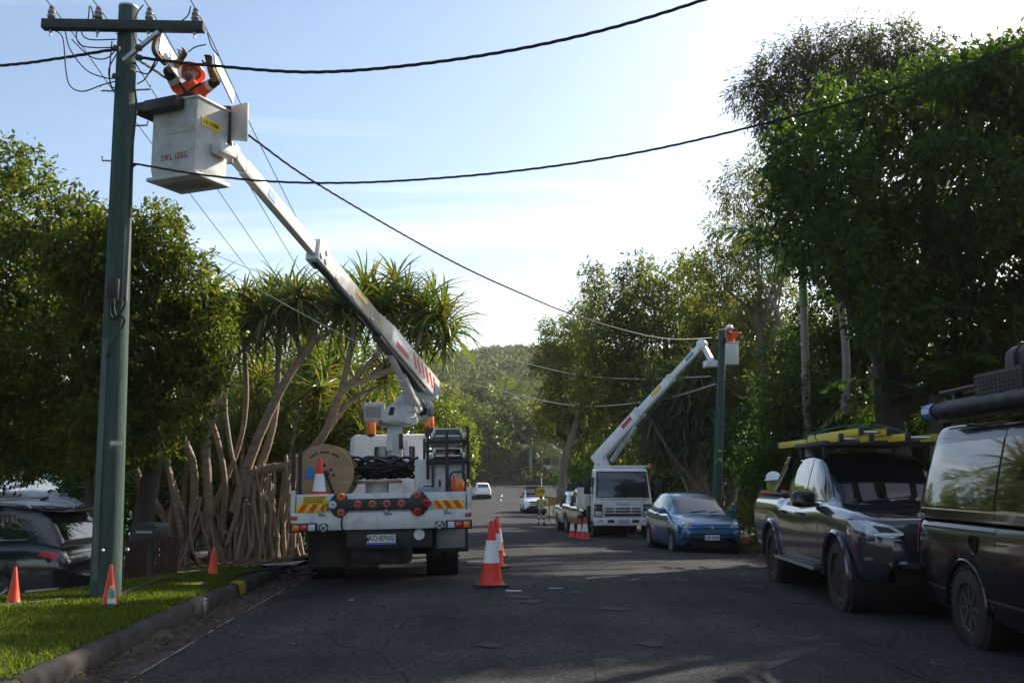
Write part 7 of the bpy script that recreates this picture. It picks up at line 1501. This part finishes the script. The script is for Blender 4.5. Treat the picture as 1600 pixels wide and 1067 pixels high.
# worker in the far bucket
c = P(1140, 523, 33.35); sg = []; Z = Vector
hp = c + Z((0, 0, -.55)); ch = c + Z((0, 0, -.06))
for x in (-.1, .1): sg += [(hp + Z((x, 0, 0)), .09, hp + Z((x, -.12, -.22)), .065, NV), (hp + Z((x, -.12, -.22)), .06, hp + Z((x, .02, -.42)), .05, NV)]
sg += [(hp, .15, ch, .17, 'hi_vis_orange'), (ch + Z((-.16, 0, .02)), .08, ch + Z((.16, 0, .02)), .08, 'decal_red'), (ch, .1, ch + Z((0, 0, .2)), .06, SK), (ch + Z((0, 0, .26)), .085, ch + Z((0, -.02, .20)), .075, SK)]
for s, hx in ((-1, 1131), (1, 1138)):
    e_ = ch + Z((s * .32, -.12, .08)); h_ = P(hx, 520, 33.1); sg += [(ch + Z((s * .19, 0, .03)), .07, e_, .055, 'decal_red'), (e_, .05, h_, .04, 'decal_red')]; hand(sg, h_, Z((-.5, 0, .6)), (0, -1, 0), 'glove', 1.2)
wk2 = figure('person', 'lineworker in a red shirt working at the far pole top', sg, .02, 2); helmet(wk2, ch + Z((0, 0, .29)), .125, 'helmet_white')
# far pole
fp0, fp1 = P(1117, 790, 32.6), P(1129, 516, 32.6); fp0.z = zg(fp0.x, fp0.y) - .05
FPO = thing('power_pole', 'green timber pole beside the blue hatchback with a bucket at its top', 'pole', fp0)
m = MB(); tp = fp1 - fp0; m.tube([Vector((0, 0, -.1)).lerp(tp, i / 10) for i in range(11)], [lerp(.17, .115, i / 10) for i in range(11)], 18); m.build('shaft', 'pole_green', FPO, angle=60)
m = MB(); m.lathe([(.12, 0), (.12, .03), (.001, .05)], 16, M=Matrix.Translation(tp)); m.build('cap', 'galvanised', FPO)
m = MB(); m.box(tp + Vector((.0, -.15, -.35)), (.16, .14, .2)); m.build('clamp_block', 'black_plastic', FPO, bevel=.02)
for dz in (-.3, -1.2, -1.9): m = MB(); m.tube([tp + Vector((-.1, -.08, dz)), tp + Vector((-.26, -.1, dz))], .014, 6); m.build('hook_bolt', 'galvanised', FPO)
# wooden pole on the far bank
w0 = P(902, 762, 138); w0.z = zc(138); o = thing('power_pole', 'slim pale pole with a stay wire by the far cross street', 'pole', w0); m = MB(); m.tube([(0, 0, 0), (0, 0, 5.4)], [.17, .13], 12); m.build('shaft', 'wall_pale', o); m = MB(); m.box((0, 0, 5.1), (1.8, .12, .12)); m.build('crossarm', 'timber_dark', o); m = MB(); m.tube([(0, 0, 5.0), (2.2, -1, 0)], .025, 6); m.build('stay_wire', 'wire_grey', o)
w0 = P(846, 768, 128); w0.z = zroad(w0.x, 128); o = thing('street_sign', 'small white marker post at the far corner', 'sign', w0); m = MB(); m.tube([(0, 0, 0), (0, 0, 1.5)], .05, 8); m.build('post', 'white_clean', o); m = MB(); m.box((0, -.06, 1.25), (.14, .02, .3)); m.build('marker', 'reflective_white', o)

# ------------------------------------------------------------------ flagger with the sign bat
g = P(846, 821, 55.5); g.z = zroad(g.x, 55.5); sg = []
FS = 1.0
def fz(x, y, z): return g + Vector((x, y, z)) * FS
for s in (-1, 1):
    hpx = fz(s * .10, 0, .92); kn = fz(s * .13, -.01, .50); an = fz(s * .15, 0, .10)
    sg += [(hpx, .105, hpx.lerp(kn, .75), .085, NV), (hpx.lerp(kn, .8), .082, kn, .078, 'reflective_grey'), (kn, .07, kn.lerp(an, .35), .066, NV), (kn.lerp(an, .4), .068, kn.lerp(an, .62), .066, 'reflective_grey'), (kn.lerp(an, .62), .062, an, .055, NV), (an + Vector((0, 0, -.04)), .055, an + Vector((s * .02, .13, -.05)), .045, 'ink')]
sg += [(fz(0, 0, .95), .15, fz(0, 0, 1.10), .155, 'vest_yellow'), (fz(0, 0, 1.1), .16, fz(0, 0, 1.32), .175, 'vest_yellow'), (fz(-.15, 0, 1.38), .085, fz(.15, 0, 1.38), .085, 'vest_yellow'), (fz(0, 0, 1.38), .09, fz(0, 0, 1.52), .06, SK), (fz(0, .01, 1.60), .095, fz(0, .03, 1.56), .085, SK)]
for s in (-1, 1):
    e_ = fz(s * .27, .03, 1.12); h_ = fz(s * .17, .26, 1.10) if s > 0 else fz(-.10, .30, 1.22); sg += [(fz(s * .20, 0, 1.38), .075, e_, .058, 'vest_yellow'), (e_, .052, h_, .04, 'vest_yellow')]; hand(sg, h_, (-s * .4, .8, .2), (0, 0, 1), 'glove', 1.1)
fg_ = figure('person', 'flagger in a yellow vest seen from behind on the road', sg, .018, 2); helmet(fg_, fz(0, .01, 1.66), .13, 'helmet_white')
m = MB(); lc = Vector(fg_.location)
for s in (-1, 1): m.bar(fz(s * .17, -.178, 1.02) - lc, fz(-s * .13, -.178, 1.42) - lc, .07, .02, up=(0, 1, 0))
m.bar(fz(-.18, -.17, 1.0) - lc, fz(.18, -.17, 1.0) - lc, .03, .07); m.build('reflective_braces', 'reflective_grey', fg_)
sp = P(843, 768, 55.2); o = thing('sign_bat', 'round yellow SLOW sign held up on a pole by the flagger', 'sign', (sp.x, sp.y, zroad(sp.x, sp.y) + .01))
zz = sp.z - o.location.z; m = MB(); m.tube([(0, .04, 0), (0, .04, zz)], .016, 8); m.build('pole', 'alloy', o)
m = MB(); m.lathe([(.001, 0), (.285, 0), (.285, .015), (.001, .015)], 32, M=Matrix.Translation((0, .0, zz)) @ Rx); q = m.build('disc', 'sign_yellow', o)
m = MB(); m.tube([(.268 * math.cos(a), -.018, zz + .268 * math.sin(a)) for a in np.linspace(0, 2 * PI, 37)], .008, 5, caps=False); m.build('border', 'ink', q)
text('SLOW', 'lettering', 'ink', q, .27, frame((0, -.018, zz), (1, 0, 0), (0, 0, 1)), xs=.72, thick=.003, bold=.006)
sp = P(864, 783, 60); o = thing('board', 'tilted orange-brown board standing behind the flagger on the verge', 'board', (sp.x, sp.y, zroad(XR(60), 60) + .14)); zz = sp.z - o.location.z
m = MB(); m.box((0, 0, zz), (.62, .03, .52), rot=(R(-8), R(6), 0)); m.build('panel', 'timber_board', o)
for s in (-1, 1): m = MB(); m.bar((s * .22, .05, 0), (s * .22, .02, zz), .04); m.build('leg', 'timber_dark', o)
# worker behind the pickup
FS = .94; g = P(1209, 760, 17.6); g.z = zroad(g.x, 17.6); sg = []
for s in (-1, 1): sg += [(fz(s * .1, 0, .92), .105, fz(s * .12, .0, .5), .075, NV), (fz(s * .12, 0, .5), .07, fz(s * .13, 0, .1), .055, NV), (fz(s * .13, 0, .06), .055, fz(s * .14, -.13, .05), .045, 'reflective_white')]
sg += [(fz(0, 0, .95), .15, fz(0, 0, 1.28), .17, 'hi_vis_orange'), (fz(-.16, 0, 1.33), .085, fz(.16, 0, 1.33), .085, 'hi_vis_orange'), (fz(0, 0, 1.35), .10, fz(0, -.01, 1.47), .085, 'scarf_green'), (fz(0, .0, 1.47), .10, fz(.0, .01, 1.56), .105, 'scarf_green'), (fz(-.02, -.03, 1.57), .085, fz(-.03, -.05, 1.53), .075, SK)]
for s in (-1, 1):
    e_ = fz(s * .28, -.03, 1.08); h_ = fz(s * .22, -.25, 1.02); sg += [(fz(s * .2, 0, 1.33), .075, e_, .058, 'hi_vis_orange'), (e_, .05, h_, .04, 'hi_vis_orange')]; hand(sg, h_, (-s * .3, -.9, 0), (0, 0, 1), 'glove', 1.)
wk3 = figure('person', 'worker in a white helmet and green neck cloth behind the pickup', sg, .014, 3); helmet(wk3, fz(0, 0, 1.62), .135, 'helmet_white', (0, R(-6), 0), .03)
m = MB(); lc = Vector(wk3.location); m.sphere(fz(0, .02, 1.50) - lc, (.125, .13, .13), 16, 8, v0=.2, v1=.85); m.build('neck_cloth', 'scarf_green', wk3)

# ------------------------------------------------------------------ traffic cones
CN = {}
def cone_parts(h, mt, band):
    k = (h, mt, band)
    if k not in CN:
        b = h * .26; m = MB(); c_ = b * .22; m.prism([(-b + c_, -b), (b - c_, -b), (b, -b + c_), (b, b - c_), (b - c_, b), (-b + c_, b), (-b, b - c_), (-b, -b + c_)], 0, h * .035); base = m.mesh('base', bevel=.004); base.materials.append(MAT['black_rubber'])
        r0, r1 = h * .185, h * .035
        def rr(z): return lerp(r0, r1, z / h)
        m = MB(); m.lathe([(r0 * 1.12, h * .035), (r0 * 1.02, h * .06), (rr(h * .09), h * .09), (rr(h * .5), h * .5), (r1, h * .985), (r1 * .8, h), (r1 * .6, h)], 26); body = m.mesh('body'); body.materials.append(MAT[mt]); bd = None
        if band: m = MB(); m.lathe([(rr(h * .36) + .003, h * .36), (rr(h * .70) + .003, h * .70)], 26); bd = m.mesh('reflective_band'); bd.materials.append(MAT['reflective_white'])
        CN[k] = (base, body, bd)
    return CN[k]
def cone(label, p, h, mt='cone_red', band=True, rz=None, group=None):
    o = thing('traffic_cone', label, 'traffic cone', p, random.uniform(-.3, .3) if rz is None else rz, group); ba, bo_, bd = cone_parts(h, mt, band)
    link('base', ba, None, o); q = link('body', bo_, None, o)
    if bd: link('reflective_band', bd, None, q)
    return o
def onroad(px, d): x = P(px, 800, d).x; return (x, d, zroad(x, d) + .003)
cone('nearest banded cone standing on the road beside the white truck', onroad(768, 13.6), .86, rz=.1)
cone('banded cone on the road, middle of the row beside the truck', onroad(775, 16.9), .80)
cone('banded cone on the road, farthest of the row beside the truck', onroad(777.5, 20.2), .80)
cone('leftmost of the three banded cones by the far truck', onroad(894, 33.6), .64); cone('middle of the three banded cones by the far truck', onroad(905, 32.8), .64); cone('rightmost and nearest of the three banded cones by the far truck', onroad(914, 31.6), .70)
def onlawn(px, d): x = P(px, 800, d).x; return (x, d, zlawn(x, d) + .004)
cone('plain orange cone at the left edge beside the SUV wheel', onlawn(30, 10.5), .37, 'cone_orange', False); cone('plain orange cone at the foot of the near pole', onlawn(178, 10.75), .42, 'cone_orange', False); cone('plain orange cone in front of the pandanus roots', onlawn(336, 14.1), .39, 'cone_orange', False)
w = TM @ Vector((-.86, .17, 1.062)); cone('banded cone standing on the truck tray in front of the drum', w, .70, rz=TRZ)
x = P(1164, 800, 26).x; cone('small banded cone on the verge behind the pickup', (x, 26, zg(x, 26) + .03), .46)
# ------------------------------------------------------------------ small things
p = onlawn(181, 10.55); o = thing('drink_bottle', 'green drink bottle leaning by the cone at the pole', 'bottle', p); m = MB(); m.lathe([(.001, .002), (.035, .002), (.037, .02), (.037, .15), (.02, .19), (.016, .2)], 18); m.build('body', 'bottle_green', o); m = MB(); m.lathe([(.019, .2), (.019, .225), (.001, .225)], 14); m.build('cap', 'white_clean', o); m = MB(); m.lathe([(.0375, .05), (.0375, .1)], 18); m.build('label', 'plate_white', o)
x, y = onlawn(292, 12.75)[:2]; o = thing('hydrant_cover', 'yellow painted hydrant cover set in the lawn', 'hydrant cover', (x, y, zlawn(x, y)), R(10)); m = MB(); m.box((0, 0, .012), (.44, .26, .03)); m.build('lid', 'sign_yellow', o, bevel=.006); m = MB()
for s in (-1, 1): m.box((s * .25, 0, .008), (.06, .38, .024)); m.box((0, s * .165, .008), (.44, .07, .024))
m.build('surround', 'kerb_concrete', o)
def on_kerb(y, o, h): return Vector((XL(y) - o, y, zroad(XL(y), y) + h))
m = MB(); ys = (13.25, 13.6); sc = [(.452, .0), (.466, .112), (.487, .139), (.52, .1535), (.60, .1555)]; vs_ = [on_kerb(y, a - .004, b2 + .003) for y in ys for a, b2 in sc]; m.add(vs_, [(i, i + 1, 6 + i, 5 + i) for i in range(4)]); struct(m.build('kerb_marking', 'kerb_yellow'))
p = on_kerb(11.55, .445, .06); o = thing('kerb_tag', 'small grey metal tag fixed to the kerb face', 'tag', p); m = MB(); m.box((.004, 0, 0), (.006, .05, .12)); m.build('plate', 'alloy', o, bevel=.002); m = MB(); m.sphere((.0, 0, .09), .014, 10, 6); m.build('stud', 'galvanised', o)
def ground_cable(label, pts, r): o = line('ground_cable', label, pts, r, 'cable_black'); o['category'] = 'cable'; return o
def lp(px, d, dz=.012): x = P(px, 800, d).x; return Vector((x, d, (zlawn(x, d) if x > lawn_edge(d) else zg(x, d)) + dz))
ground_cable('black cable lying across the lawn left of the pole', [lp(-30, 9.9, .02), lp(30, 10.3, .02), lp(80, 10.7, .02), lp(120, 11.0, .03), lp(150, 11.2, .03)], .014)
ground_cable('black cable trailing from the pole base past the cones to the kerb', [lp(192, 11.4, .03), lp(225, 12.2, .03), lp(262, 12.9, .05), lp(300, 13.4, .02), lp(335, 13.5, .02), lp(370, 13.9, .04), lp(400, 14.3, .06), lp(430, 14.8, .04)], .016)
ground_cable('coil of black cable heaped on the driveway apron', [Vector((XL(15.6) - .6 + .38 * math.cos(i * .55) * (1 - i * .006), 15.9 + .45 * math.sin(i * .55) * (1 - i * .005), zroad(XL(15.6), 15.6) + .06 + .002 * i + .015 * math.sin(i * 1.3))) for i in range(48)] + [Vector((XL(15) - .2, 15.3, .02)), Vector((XL(15) + .25, 15.0, .05))], .022)
for c_, s_, mt, nm in (((.02, 13.0), (.10, .035), 'reflective_white', 'white paint dab'), ((.57, 13.25), (.09, .04), 'decal_blue', 'blue paint dab'), ((-1.95, 12.4), (.03, .05), 'decal_blue', 'blue dot')):
    m = MB(); m.grid(lambda a, b2: (c_[0] + a * s_[0] * (1 + .2 * math.sin(b2 * 9)), c_[1] + b2 * s_[1], zroad(c_[0], c_[1]) + .006), np.linspace(-1, 1, 5), np.linspace(-1, 1, 4)); struct(m.build('paint_mark', mt))
x, y = onroad(744, 17.9)[:2]; m = MB(); m.box((x, y, zroad(x, y) + .03), (.32, .22, .05)); tag(m.build('timber_block', 'concrete_pale', bevel=.008), 'pale timber block on the road beside the truck wheels', 'block')

# ------------------------------------------------------------------ the hazy air down the street
m = MB(); m.box((0, 240, 26), (900, 800, 72)); hz_ = m.build('haze', None, smooth=False); hz_['kind'] = 'stuff'; hz_['label'] = 'pale morning haze over the street and hills'
hm_ = bpy.data.materials.new('haze_air'); hm_.use_nodes = True; nt = hm_.node_tree; nt.nodes.clear(); ho = nt.nodes.new('ShaderNodeOutputMaterial'); pv = nt.nodes.new('ShaderNodeVolumePrincipled')
pv.inputs['Color'].default_value = (.92, .95, 1, 1); pv.inputs['Density'].default_value = .0002; pv.inputs['Anisotropy'].default_value = .2; nt.links.new(pv.outputs[0], ho.inputs['Volume']); hz_.data.materials.append(hm_)
